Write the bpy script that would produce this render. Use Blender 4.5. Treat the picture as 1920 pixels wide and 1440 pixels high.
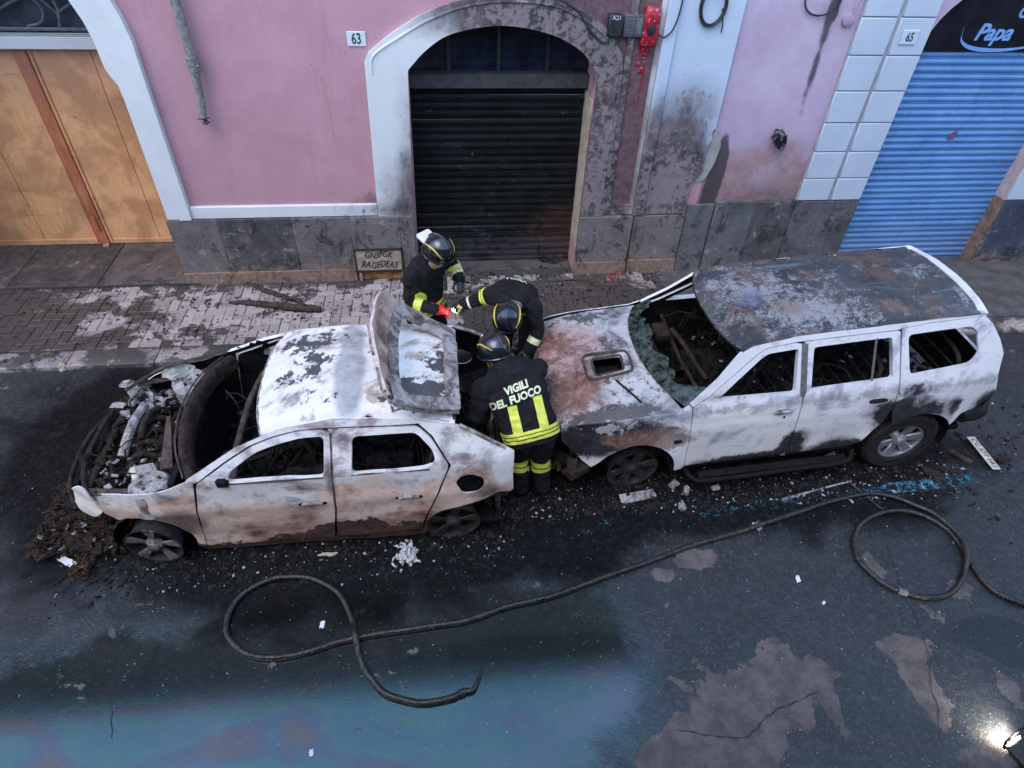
import bpy, bmesh, math, random
from mathutils import Vector, Matrix, noise as mnoise
from mathutils.geometry import delaunay_2d_cdt
from mathutils.bvhtree import BVHTree
import numpy as np
R_ = math.radians
rng = random.Random(7)
scene = bpy.context.scene
for o in list(bpy.data.objects):
    bpy.data.objects.remove(o)
COL = scene.collection

# ------------------------------------------------------------------ camera
F_PX, CAM_H = 1200.0, 5.0
def _axes():
    d = Vector((905 - 960, 2040 - 720, F_PX)).normalized()
    x = Vector((13700 - 960, 160 - 720, F_PX)).normalized()
    up = -d
    x = (x - up * x.dot(up)).normalized()
    y = up.cross(x)
    return x, y, up
_AX = _axes()
def ray(px, py):
    v = Vector((px - 960, py - 720, F_PX))
    return Vector((_AX[0].dot(v), _AX[1].dot(v), _AX[2].dot(v)))
def G(px, py, z=0.0):
    r = ray(px, py)
    return r * ((z - CAM_H) / r.z) + Vector((0, 0, CAM_H))
def WP(px, py, y):
    r = ray(px, py)
    return r * (y / r.y) + Vector((0, 0, CAM_H))
cam_d = bpy.data.cameras.new('camera')
cam = bpy.data.objects.new('camera', cam_d)
COL.objects.link(cam)
cam_d.sensor_width = 36.0
cam_d.lens = 36.0 * F_PX / 1920.0
cam_d.clip_start, cam_d.clip_end = 0.05, 400.0
cx = Vector([a.x for a in _AX]); cd = Vector([a.y for a in _AX]); cf = Vector([a.z for a in _AX])
M = Matrix.Identity(4)
for i in range(3):
    M[i][0] = cx[i]; M[i][1] = -cd[i]; M[i][2] = -cf[i]
M.translation = Vector((0, 0, CAM_H))
cam.matrix_world = M
scene.camera = cam

# ------------------------------------------------------------------ sky, sun, exposure
SUN_EL, SUN_AZ = 58.0, 222.0      # azimuth clockwise from +Y
w = bpy.data.worlds.new('World')
scene.world = w
w.use_nodes = True
nt = w.node_tree
bg = nt.nodes['Background']
sky = nt.nodes.new('ShaderNodeTexSky')
sky.sky_type = 'NISHITA'
sky.sun_disc = False
sky.sun_elevation = R_(SUN_EL)
sky.sun_rotation = R_(SUN_AZ)
sky.air_density = 1.8
sky.dust_density = 0.6
sky.ozone_density = 4.0
nt.links.new(sky.outputs[0], bg.inputs[0])
bg.inputs[1].default_value = 0.15
sun_d = bpy.data.lights.new('sun', 'SUN')
sun_d.energy = 0.55
sun_d.angle = R_(40)
sun_d.color = (1.0, 0.83, 0.70)
sun = bpy.data.objects.new('sun', sun_d)
COL.objects.link(sun)
a = R_(SUN_AZ)
sd = Vector((math.sin(a) * math.cos(R_(SUN_EL)), math.cos(a) * math.cos(R_(SUN_EL)), math.sin(R_(SUN_EL))))
sun.rotation_euler = sd.to_track_quat('Z', 'Y').to_euler()
sun.location = (-6, -6, 14)
scene.view_settings.view_transform = 'Standard'
scene.view_settings.look = 'None'
scene.view_settings.gamma = 1.0
scene.view_settings.exposure = 1.6
scene.cycles.max_bounces = 5
scene.cycles.diffuse_bounces = 3
scene.cycles.glossy_bounces = 2
scene.cycles.transmission_bounces = 1
scene.cycles.transparent_max_bounces = 4

# ------------------------------------------------------------------ node helper
class S:
    """a socket (or constant) with arithmetic"""
    def __init__(s, t, v): s.t, s.v = t, v
    def _m(s, op, b=0.0, c=None, clamp=False): return s.t.math(op, s, b, c, clamp)
    def __add__(s, b): return s._m('ADD', b)
    __radd__ = __add__
    def __sub__(s, b): return s._m('SUBTRACT', b)
    def __rsub__(s, b): return s.t.math('SUBTRACT', b, s)
    def __mul__(s, b): return s._m('MULTIPLY', b)
    __rmul__ = __mul__
    def __truediv__(s, b): return s._m('DIVIDE', b)
    def max(s, b): return s._m('MAXIMUM', b)
    def min(s, b): return s._m('MINIMUM', b)
    def abs(s): return s._m('ABSOLUTE')
    def step(s, lo, hi):
        n = s.t.new('ShaderNodeMapRange'); n.interpolation_type = 'SMOOTHSTEP'
        s.t.put(n.inputs[0], s); s.t.put(n.inputs[1], lo); s.t.put(n.inputs[2], hi)
        return S(s.t, n.outputs[0])
    def ramp(s, stops):
        n = s.t.new('ShaderNodeValToRGB'); s.t.put(n.inputs[0], s)
        e = n.color_ramp.elements
        while len(e) < len(stops): e.new(0.5)
        for i, (p, c) in enumerate(stops):
            e[i].position = p; e[i].color = (*c, 1) if len(c) == 3 else c
        return S(s.t, n.outputs[0])
class T:
    def __init__(s, name):
        s.m = bpy.data.materials.new(name); s.m.use_nodes = True
        s.nt = s.m.node_tree; s.b = s.nt.nodes['Principled BSDF']; s.out = s.nt.nodes['Material Output']
        s._c = {}
    def new(s, k): return s.nt.nodes.new(k)
    def put(s, inp, v):
        if isinstance(v, S): s.nt.links.new(v.v, inp)
        elif isinstance(v, (tuple, list)):
            inp.default_value = (*v, 1) if (len(v) == 3 and inp.type == 'RGBA') else v
        else: inp.default_value = v
    def math(s, op, a, b=0.0, c=None, clamp=False):
        n = s.new('ShaderNodeMath'); n.operation = op; n.use_clamp = clamp
        s.put(n.inputs[0], a); s.put(n.inputs[1], b)
        if c is not None: s.put(n.inputs[2], c)
        return S(s, n.outputs[0])
    def P(s, kind='Object'):
        if kind not in s._c:
            n = s.new('ShaderNodeTexCoord'); s._c[kind] = S(s, n.outputs[kind])
        return s._c[kind]
    def world(s):
        if 'wp' not in s._c:
            n = s.new('ShaderNodeNewGeometry'); s._c['wp'] = S(s, n.outputs['Position'])
        return s._c['wp']
    def xyz(s, p):
        n = s.new('ShaderNodeSeparateXYZ'); s.put(n.inputs[0], p)
        return [S(s, o) for o in n.outputs]
    def vmap(s, p, scale=(1, 1, 1), loc=(0, 0, 0), rot=(0, 0, 0)):
        n = s.new('ShaderNodeMapping'); s.put(n.inputs[0], p)
        n.inputs[1].default_value = loc; n.inputs[2].default_value = rot; n.inputs[3].default_value = scale
        return S(s, n.outputs[0])
    def noise(s, p, scale, detail=5, rough=0.6, dist=0.0, seed=0.0):
        n = s.new('ShaderNodeTexNoise')
        if seed: p = s.vmap(p, loc=(seed, seed * 1.7, seed * .6))
        s.put(n.inputs['Vector'], p); n.inputs['Scale'].default_value = scale
        n.inputs['Detail'].default_value = min(detail, max(1.0, math.log2(260.0 / scale))); n.inputs['Roughness'].default_value = rough
        n.inputs['Distortion'].default_value = dist
        return S(s, n.outputs[0])
    def voro(s, p, scale, feat='F1', rand=1.0):
        n = s.new('ShaderNodeTexVoronoi'); n.feature = feat
        s.put(n.inputs['Vector'], p); n.inputs['Scale'].default_value = scale
        n.inputs['Randomness'].default_value = rand
        return S(s, n.outputs[0]), (S(s, n.outputs[1]) if len(n.outputs) > 1 else None)
    def mix(s, f, a, b, mode='MIX'):
        n = s.new('ShaderNodeMix'); n.data_type = 'RGBA'; n.blend_type = mode
        s.put(n.inputs[0], f); s.put(n.inputs[6], a); s.put(n.inputs[7], b)
        return S(s, n.outputs[2])
    def blobs(s, p, L):
        tot = None
        for (c, r, amp) in L:
            n = s.new('ShaderNodeVectorMath'); n.operation = 'SUBTRACT'; s.put(n.inputs[0], p); n.inputs[1].default_value = c
            m = s.new('ShaderNodeVectorMath'); m.operation = 'DIVIDE'; s.nt.links.new(n.outputs[0], m.inputs[0]); m.inputs[1].default_value = r
            l = s.new('ShaderNodeVectorMath'); l.operation = 'LENGTH'; s.nt.links.new(m.outputs[0], l.inputs[0])
            v = s.math('SUBTRACT', 1.0, S(s, l.outputs['Value']), clamp=True) * amp
            tot = v if tot is None else tot + v
        return tot
    def rand(s):
        n = s.new('ShaderNodeObjectInfo'); return S(s, n.outputs['Random'])
    def bump(s, h, strength=0.5, dist=0.01):
        n = s.new('ShaderNodeBump'); n.inputs['Strength'].default_value = strength
        n.inputs['Distance'].default_value = dist; s.put(n.inputs['Height'], h)
        s.nt.links.new(n.outputs[0], s.b.inputs['Normal'])
    def set(s, **k):
        nm = dict(col='Base Color', rough='Roughness', metal='Metallic', spec='Specular IOR Level', alpha='Alpha',
                  coat='Coat Weight', crough='Coat Roughness', trans='Transmission Weight', em='Emission Color', es='Emission Strength',
                  stint='Specular Tint', sheen='Sheen Weight', ior='IOR')
        for a_, v in k.items(): s.put(s.b.inputs[nm[a_]], v)
        return s.m

# ------------------------------------------------------------------ object helpers
def link(name, me, mat=None, parent=None):
    o = bpy.data.objects.new(name, me)
    COL.objects.link(o)
    if mat is not None and me is not None:
        if len(me.materials): me.materials.clear()
        for m_ in (mat if isinstance(mat, (list, tuple)) else [mat]): me.materials.append(m_)
    if parent is not None: o.parent = parent
    return o
def finish(bm, name, mat, parent=None, smooth=True, angle=35):
    me = bpy.data.meshes.new(name)
    bm.normal_update()
    bm.to_mesh(me); bm.free()
    if smooth and len(me.polygons):
        me.polygons.foreach_set('use_smooth', [True] * len(me.polygons))
        me.set_sharp_from_angle(angle=R_(angle))
    return link(name, me, mat, parent)
def tag(o, label=None, cat=None, group=None, kind=None):
    if label: o['label'] = label
    if cat: o['category'] = cat
    if group: o['group'] = group
    if kind: o['kind'] = kind
    return o
def thing(name, label, cat, loc=(0, 0, 0), rot=(0, 0, 0), group=None):
    o = bpy.data.objects.new(name, None); COL.objects.link(o)
    o.location = loc; o.rotation_euler = rot; o.empty_display_size = 0.2
    return tag(o, label, cat, group)
def box(bm, x0, x1, y0, y1, z0, z1, M=None, bevel=0.0):
    r = bmesh.ops.create_cube(bm, size=1.0)
    vs = r['verts']
    for v in vs:
        v.co = Vector((x0 + (v.co.x + .5) * (x1 - x0), y0 + (v.co.y + .5) * (y1 - y0), z0 + (v.co.z + .5) * (z1 - z0)))
    if bevel:
        es = list({e for v in vs for e in v.link_edges})
        rb = bmesh.ops.bevel(bm, geom=es, offset=bevel, segments=1, affect='EDGES')
        vs = list({v for v in rb['verts']} | {v for v in vs if v.is_valid})
    if M is not None:
        for v in vs: v.co = M @ v.co
    return vs
def tube(bm, pts, rad, seg=8, cap=True):
    pts = [Vector(p) for p in pts]
    n = len(pts); rings = []
    prev = None
    for i, p in enumerate(pts):
        t = (pts[min(i + 1, n - 1)] - pts[max(i - 1, 0)])
        if t.length < 1e-9: t = Vector((0, 0, 1))
        t.normalize()
        if prev is None:
            prev = t.orthogonal().normalized()
        prev = (prev - t * prev.dot(t))
        if prev.length < 1e-6: prev = t.orthogonal()
        prev.normalize()
        b = t.cross(prev)
        r = rad[i] if isinstance(rad, (list, tuple)) else rad
        rings.append([bm.verts.new(p + (prev * math.cos(2 * math.pi * k / seg) + b * math.sin(2 * math.pi * k / seg)) * r) for k in range(seg)])
    for i in range(n - 1):
        for k in range(seg):
            bm.faces.new((rings[i][k], rings[i][(k + 1) % seg], rings[i + 1][(k + 1) % seg], rings[i + 1][k]))
    if cap:
        bm.faces.new(rings[0][::-1]); bm.faces.new(rings[-1])
    return rings
def lathe(bm, prof, seg=32, M=None, close=True):
    """prof: list of (r, h) turned about local Z"""
    rings = []
    for r, h in prof:
        rings.append([bm.verts.new(Vector((r * math.cos(2 * math.pi * k / seg), r * math.sin(2 * math.pi * k / seg), h))) for k in range(seg)])
    for i in range(len(prof) - 1):
        for k in range(seg):
            bm.faces.new((rings[i][k], rings[i][(k + 1) % seg], rings[i + 1][(k + 1) % seg], rings[i + 1][k]))
    if close:
        bm.faces.new(rings[0][::-1]); bm.faces.new(rings[-1])
    if M is not None:
        for rr in rings:
            for v in rr: v.co = M @ v.co
def spline(pts, n=6, closed=False):
    """Catmull-Rom through pts (tuples of any size)"""
    P = [np.array(p, float) for p in pts]; N = len(P); out = []
    rngi = range(N if closed else N - 1)
    for i in rngi:
        p0 = P[(i - 1) % N] if closed or i > 0 else 2 * P[0] - P[1]
        p1, p2 = P[i], P[(i + 1) % N]
        p3 = P[(i + 2) % N] if closed or i + 2 < N else 2 * P[-1] - P[-2]
        for k in range(n):
            t = k / n
            out.append(tuple(.5 * (2 * p1 + (p2 - p0) * t + (2 * p0 - 5 * p1 + 4 * p2 - p3) * t * t + (3 * p1 - p0 - 3 * p2 + p3) * t ** 3)))
    if not closed: out.append(tuple(P[-1]))
    return out
def fillet(poly, r, n=4):
    out = []; N = len(poly)
    for i in range(N):
        p = np.array(poly[i], float); a_ = np.array(poly[i - 1], float) - p; b_ = np.array(poly[(i + 1) % N], float) - p
        la, lb = np.linalg.norm(a_), np.linalg.norm(b_)
        d = min(r, la * .45, lb * .45)
        q0, q1 = p + a_ / la * d, p + b_ / lb * d
        for k in range(n + 1):
            t = k / n
            out.append(tuple((1 - t) ** 2 * q0 + 2 * t * (1 - t) * p + t * t * q1))
    return out
def inside(poly, X, Y):
    P = np.array(poly); x, y = P[:, 0], P[:, 1]; c = np.zeros(len(X), bool)
    j = len(P) - 1
    for i in range(len(P)):
        with np.errstate(divide='ignore', invalid='ignore'):
            k = ((y[i] > Y) != (y[j] > Y)) & (X < (x[j] - x[i]) * (Y - y[i]) / (y[j] - y[i] + 1e-15) + x[i])
        c ^= k; j = i
    return c
def dens(poly, st):
    out = []
    for i in range(len(poly)):
        a_, b_ = np.array(poly[i], float), np.array(poly[(i + 1) % len(poly)], float)
        L = np.linalg.norm(b_ - a_)
        if L < 1e-6: continue
        n = max(1, int(math.ceil(L / st)))
        out += [tuple(a_ + (b_ - a_) * k / n) for k in range(n)]
    return out
def fill2d(outer, holes, st, grid=True):
    """triangulated region: verts 2D, tris, boundary loops (index lists)"""
    loops = [dens(outer, st)] + [dens(h, st) for h in holes]
    pts, edges, seg = [], [], []
    for L in loops:
        b = len(pts); pts += L
        edges += [(b + i, b + (i + 1) % len(L)) for i in range(len(L))]
    if grid:
        A = np.array(loops[0]); x0, y0 = A.min(0); x1, y1 = A.max(0)
        gx, gy = np.meshgrid(np.arange(x0 + st * .5, x1, st), np.arange(y0 + st * .5, y1, st))
        gx = gx + (np.arange(gx.shape[0]) % 2)[:, None] * st * .5
        gx, gy = gx.ravel(), gy.ravel()
        ok = inside(loops[0], gx, gy)
        for h in loops[1:]: ok &= ~inside(h, gx, gy)
        gx, gy = gx[ok], gy[ok]
        B = np.array(pts)
        if len(gx):
            keep = np.ones(len(gx), bool)
            for s_ in range(0, len(gx), 4000):
                d = np.hypot(gx[s_:s_ + 4000, None] - B[None, :, 0], gy[s_:s_ + 4000, None] - B[None, :, 1]).min(1)
                keep[s_:s_ + 4000] = d > st * .45
            pts = pts + list(zip(gx[keep], gy[keep]))
    res = delaunay_2d_cdt([Vector((float(p[0]), float(p[1]))) for p in pts], edges, [], 0, 1e-5)
    V = [(v.x, v.y) for v in res[0]]
    F = [tuple(f_) for f_ in res[2]]
    Va = np.array(V); Fa = np.array(F)
    c = Va[Fa].mean(1)
    ok = inside(loops[0], c[:, 0], c[:, 1])
    for h in loops[1:]: ok &= ~inside(h, c[:, 0], c[:, 1])
    return V, [F[i] for i in range(len(F)) if ok[i]]
def sheet(name, outer, holes, fmap, thick, mat, parent=None, st=.06, grid=True, smooth=True, angle=35, lining=None, out=None):
    V, F = fill2d(outer, holes, st, grid)
    bm = bmesh.new()
    vs = [bm.verts.new(fmap(*p)) for p in V]
    for f_ in F:
        try: bm.faces.new([vs[i] for i in f_])
        except ValueError: pass
    for v in [v for v in bm.verts if not v.link_faces]: bm.verts.remove(v)
    bmesh.ops.recalc_face_normals(bm, faces=bm.faces[:])
    bm.normal_update()
    if out is not None and sum((f_.normal.dot(out) * f_.calc_area() for f_ in bm.faces)) < 0:
        bmesh.ops.reverse_faces(bm, faces=bm.faces[:]); bm.normal_update()
    if thick:
        fs = bm.faces[:]
        bnd = [e for e in bm.edges if len(e.link_faces) == 1]
        dup = {v: bm.verts.new(v.co - v.normal * thick) for v in bm.verts[:]}
        be = []
        for e in bnd:
            l = e.link_loops[0]; be.append((l.vert, l.link_loop_next.vert))
        for f_ in fs:
            g_ = bm.faces.new([dup[v] for v in reversed(f_.verts)])
            if lining is not None: g_.material_index = 1
        for a_, b_ in be: bm.faces.new((b_, a_, dup[a_], dup[b_]))
    return finish(bm, name, [mat, lining] if lining is not None else mat, parent, smooth, angle)
def prism(bm, outer, holes, y0, y1, st=9.0, M=None):
    """polygon in (x,z) extruded from y0 (front) to y1 (back)"""
    V, F = fill2d(outer, holes, st, False)
    A = [bm.verts.new((x, y0, z)) for x, z in V]; B = [bm.verts.new((x, y1, z)) for x, z in V]
    cnt = {}
    for f_ in F:
        bm.faces.new([A[i] for i in f_]); bm.faces.new([B[i] for i in f_[::-1]])
        for k in range(3):
            e = (f_[k], f_[(k + 1) % 3]); cnt[e] = 1
    for (i, j) in list(cnt):
        if (j, i) not in cnt: bm.faces.new((A[j], A[i], B[i], B[j]))
    bmesh.ops.recalc_face_normals(bm, faces=bm.faces[:])
    if M is not None:
        for v in A + B: v.co = M @ v.co
def chunk(bm, c, s, r):
    """small irregular broken lump"""
    k = r.choice((0, 1))
    pts = [(-1, -1, 0), (1, -1, 0), (1, 1, 0), (-1, 1, 0), (-.7, -.7, 1), (.7, -.7, 1), (.7, .7, 1), (-.7, .7, 1)]
    a_ = r.uniform(0, 6.28); ca, sa = math.cos(a_), math.sin(a_)
    sx, sy, sz = s * r.uniform(.5, 1.3), s * r.uniform(.3, .9), s * r.uniform(.2, .8)
    v = []
    for p in pts:
        x, y, z = [(q + r.uniform(-.35, .35)) for q in p]
        x *= sx; y *= sy; z *= sz
        v.append(bm.verts.new((c[0] + x * ca - y * sa, c[1] + x * sa + y * ca, c[2] + max(z, 0.0005))))
    for f_ in ((0, 3, 2, 1), (4, 5, 6, 7), (0, 1, 5, 4), (1, 2, 6, 5), (2, 3, 7, 6), (3, 0, 4, 7)):
        bm.faces.new([v[i] for i in f_])
def text_mesh(s, size=1.0, extrude=0.0, shear=0.0, bold=0.0):
    c = bpy.data.curves.new('txt', 'FONT'); c.body = s; c.size = size; c.extrude = extrude; c.align_x = 'CENTER'; c.align_y = 'CENTER'
    c.shear = shear; c.offset = bold
    c.resolution_u = 3
    o = bpy.data.objects.new('txt', c); COL.objects.link(o)
    dg = bpy.context.evaluated_depsgraph_get()
    me = bpy.data.meshes.new_from_object(o.evaluated_get(dg))
    bpy.data.objects.remove(o); bpy.data.curves.remove(c)
    return me

# ================================================================== MATERIALS of the setting
YW = 7.74
def plain(name, col, rough=.7, metal=0.0, var=.15, scale=12, bump=.15, spec=.5):
    t = T(name); p = t.P(); n = t.noise(p, scale, 5, .65)
    c = t.mix(n.step(.3, .7), tuple(q * (1 - var) for q in col), tuple(min(1, q * (1 + var)) for q in col))
    t.set(col=c, rough=rough, metal=metal, spec=spec)
    if bump: t.bump(n, bump, .01)
    return t.m
def m_asphalt():
    t = T('wet_asphalt'); p = t.world(); x, y, z = t.xyz(p)
    n1 = t.noise(p, 1.1, 6, .6, .6); n2 = t.noise(p, 6, 6, .65, seed=3); fine = t.noise(p, 140, 3, .7); grit = t.noise(p, 45, 4, .75, seed=9)
    mid = t.noise(p, 22, 5, .7, seed=27)
    base = t.mix(n1.step(.3, .7), (.011, .012, .014), (.024, .026, .030))
    base = t.mix(grit.step(.52, .75) * .55, base, (.075, .076, .08))
    base = t.mix(mid.step(.46, .64) * .7, base, (.050, .051, .056))
    base = t.mix(t.noise(p, 38, 3, .8, seed=44).step(.60, .68) * .8, base, (.11, .11, .115))
    base = t.mix(t.noise(p, 30, 3, .8, seed=47).step(.60, .66) * .8, base, (.004, .004, .005))
    base = t.mix(t.noise(p, 3.5, 7, .75, .5, seed=33).step(.52, .66) * .55, base, (.009, .009, .011))
    # bare worn patches where the dressing is gone
    def at(px, py, rx, ry, amp=1.0):
        g = G(px, py); return ((g.x, g.y, 0), (rx, ry, 1), amp)
    L = [at(1400, 1330, .62, .42), at(1330, 1410, .75, .30), at(1470, 1275, .22, .42), at(1280, 1425, .35, .25), at(1550, 1310, .12, .35, .9),
         at(1530, 1260, .25, .16), at(1720, 1270, .18, .5), at(1700, 1215, .32, .14), at(1310, 1045, .38, .13, .8), at(1240, 1075, .15, .1, .8),
         at(1800, 1105, .22, .16, .8), at(1640, 1060, .1, .3, .55), at(1860, 1420, .4, .2, .9), at(1890, 1290, .12, .2, .7)]
    n5 = t.noise(p, 2.6, 9, .68, .3, seed=17)
    worn = (t.blobs(p, L) * 1.15 + (n5 - .5) * 2.3 + (n2 - .5) * .5).step(.33, .37)
    wc = t.mix(n2.step(.35, .65), (.075, .063, .063), (.135, .115, .112))
    base = t.mix(worn, base, wc)
    # soot and fire water round the wrecks
    sb = [((-1.2, 3.6, 0), (3.0, 1.3, 1), 1.1), ((1.0, 3.9, 0), (2.2, 1.1, 1), 1.2), ((3.4, 4.0, 0), (2.8, 1.1, 1), 1.2), ((.8, 5.2, 0), (1.2, 1.4, 1), 1.2), ((-3.6, 4.8, 0), (1.5, 1.6, 1), 1.0)]
    soot = (t.blobs(p, sb) + (n1 - .5) * 1.2).step(.08, .5)
    base = t.mix(soot * .93, base, t.mix(mid.step(.4, .7), (.0035, .0035, .004), (.014, .013, .014)))
    oil = t.blobs(p, [at(1850, 1190, .55, .30), at(1900, 1215, .3, .3), at(1000, 1215, 1.4, .22, .9), at(60, 1130, .5, 1.0, .7), at(1740, 960, .5, .15, .8)])
    oil = (oil + (n2 - .5) * .8).step(.3, .55)
    base = t.mix(oil * .8, base, (.004, .004, .005))
    # wet film: everywhere towards the near left, drier at the right
    wetb = t.blobs(p, [((-2.2, 1.7, 0), (4.8, 1.5, 1), 1.7), ((0.3, 2.9, 0), (2.6, 1.1, 1), .6), ((-4.5, 4.3, 0), (2.0, 2.0, 1), .35), at(1010, 1260, 1.0, .8, .5)])
    wet = ((wetb + (n1 - .5) * 1.0 - worn * .6).step(.12, .75)).max(.30 - worn * .3)
    base = t.mix(wet * .6, base, (.005, .005, .006))
    rough = .60 - wet * .48 + (fine - .5) * .16
    film = t.noise(t.vmap(p, scale=(.6, 1.3, 1)), 1.3, 4, .55, 1.3, seed=5)
    patch = t.noise(p, .8, 3, .5, .4, seed=12)
    tint = film.ramp([(.28, (.85, .74, .70)), (.37, (.70, .82, .86)), (.45, (.60, .92, .88)), (.54, (.68, 1.0, .84)), (.61, (.72, .80, .88)), (.67, (1.0, .74, .70)), (.74, (1.0, .84, .60))])
    t.set(col=base, rough=rough, spec=.5 - soot * .36, stint=t.mix(patch.step(.36, .50) * wet, (1, 1, 1), tint), ior=1.36 + wet * (1 - soot * .75) * .85)
    h = fine * .5 + grit * 1.0 + mid * .9
    t.bump(h * (1 - wet * 1.05).max(.02), .6, .009)
    return t.m
ASPHALT = m_asphalt()
def m_bluepaint():
    t = T('blue_line_paint'); p = t.world(); x, y, z = t.xyz(p); n = t.noise(p, 9, 6, .7); n2 = t.noise(p, 40, 4, .7, seed=4)
    n3 = t.noise(p, 1.2, 2, .5, seed=8)
    t.set(col=t.mix(n2.step(.3, .7), (.012, .075, .125), (.03, .16, .24)), rough=.6)
    t.put(t.b.inputs['Alpha'], (n * .75 + n2 * .3 + n3 * .5 - .40 + x * .035).step(.52, .66))
    return t.m
def m_paver(stuff=False):
    t = T('paver_concrete'); p = t.world(); r = t.rand()
    n1 = t.noise(p, 2.2, 6, .7, .4); n2 = t.noise(p, 14, 5, .7, seed=2); n3 = t.noise(p, 60, 3, .7)
    c = t.mix(r, (.25, .20, .19), (.39, .325, .305))
    c = t.mix(n3.step(.5, .8) * .4, c, (.16, .14, .145))
    dirtb = t.blobs(p, [((-6.0, 6.8, 0), (2.9, 1.5, 2), 1.3), ((1.6, 6.6, 0), (2.2, 1.6, 2), 1.5), ((-2.2, 7.7, 0), (2.5, .40, 2), .9), ((-.6, 5.9, 0), (1.0, .35, 2), .5)])
    d = (dirtb + (n1 - .5) * 3.0).step(.22, .45)
    d2 = (n2 + (n1 - .5) * 1.3).step(.57, .64)
    c = t.mix(d2 * .88, c, (.035, .030, .030))
    c = t.mix(d * .93, c, t.mix(n2, (.026, .020, .018), (.080, .060, .053)))
    t.set(col=c, rough=.62 - d * .15 + (n2 - .5) * .2, spec=.45)
    t.bump(n3 + n2, .25, .006)
    return t.m
PAVER = m_paver()
def m_kerb():
    t = T('kerb_stone'); p = t.world(); n1 = t.noise(p, 3, 6, .7, .5); n2 = t.noise(p, 30, 5, .7)
    c = t.mix(n2.step(.35, .7), (.21, .175, .165), (.35, .30, .28))
    x, y, z = t.xyz(p)
    d = ((n1 - .5) * 2.6 + .56).step(.38, .58)
    c = t.mix(d * .92, c, (.045, .038, .036))
    t.set(col=c, rough=.55); t.bump(n2, .3, .008); return t.m
def m_stone_dark(name='lava_stone', a=(.065, .058, .060), b=(.17, .145, .14), warm=.0):
    t = T(name); p = t.world(); n1 = t.noise(p, 2.2, 8, .7, .7); n2 = t.noise(p, 16, 7, .75, seed=3); n3 = t.noise(p, 6, 8, .78, 1.0, seed=7)
    x, y, z = t.xyz(p); r = t.rand()
    c = t.mix((n1 * .9 + r * .25 - .08).step(.32, .62), a, b)
    wash = t.noise(t.vmap(p, scale=(1.3, 1, .35)), 4, 7, .72, .8, seed=31)
    tan = ((n3 - .5) * 2.2 + (.50 - z) * 1.5 + warm + (wash - .5) * 1.6).step(.05, .6)
    c = t.mix(tan * .8, c, t.mix(n2.step(.3, .7), (.17, .10, .07), (.33, .23, .175)))
    c = t.mix(wash.step(.52, .72) * .7, c, tuple(q * .35 for q in a))
    pale = (n3 + (n1 - .5) * 1.2).step(.68, .71)
    c = t.mix(pale * .65, c, (.30, .28, .29))
    dk = (t.noise(p, 3, 7, .78, .6, seed=21)).step(.54, .60)
    c = t.mix(dk * .75, c, (.025, .022, .023))
    c = t.mix(n2.step(.62, .70) * .5, c, (.03, .027, .027))
    t.set(col=c, rough=.75, spec=.3); t.bump(n2 + n3 * 1.5, .5, .02); return t.m
def m_pink():
    t = T('pink_plaster'); p = t.world(); x, y, z = t.xyz(p)
    n1 = t.noise(p, 1.3, 6, .65, .3); n2 = t.noise(p, 11, 5, .7, seed=4); n3 = t.noise(p, 90, 3, .7)
    c = t.mix(n1.step(.3, .7), (.46, .235, .275), (.54, .295, .335))
    c = t.mix((n2.step(.5, .75)) * .25, c, (.40, .20, .22))
    lo = ((1.75 - z) * .7 + (n1 - .5) * 1.90).step(.1, .8)
    c = t.mix(lo * .45, c, (.33, .16, .15))
    dr = t.noise(t.vmap(p, scale=(2.2, 1, .22)), 3.2, 6, .65, .3, seed=41)
    c = t.mix(dr.step(.52, .72) * .30, c, (.30, .15, .17))
    st = t.blobs(p, [((2.3, YW, 1.5), (.7, 1, 2.4), 2.0), ((3.55, YW, 1.0), (.22, 1, 1.6), 1.3), ((2.25, YW, 3.3), (.6, 1, 1.2), 1.3), ((1.4, YW, 3.7), (1.9, 1, .9), 1.7), ((-.9, YW, 1.1), (.5, 1, .35), .6)])
    so = (st + (n1 - .5) * 1.71 + (n2 - .5) * 0.57).step(.25, .75)
    c = t.mix(so * .85, c, t.mix(n2.step(.35, .65), (.035, .022, .028), (.12, .07, .08)))
    sp, _ = t.voro(t.vmap(p, scale=(1, .2, 1)), 9.0)
    spots = ((.075 - sp) * 30.0).step(0, 1) * (n2.step(.42, .55))
    c = t.mix(spots * .8, c, (.05, .03, .035))
    t.set(col=c, rough=.85, spec=.3); t.bump(n3 * .6 + n2 * .5, .3, .006); return t.m
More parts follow.
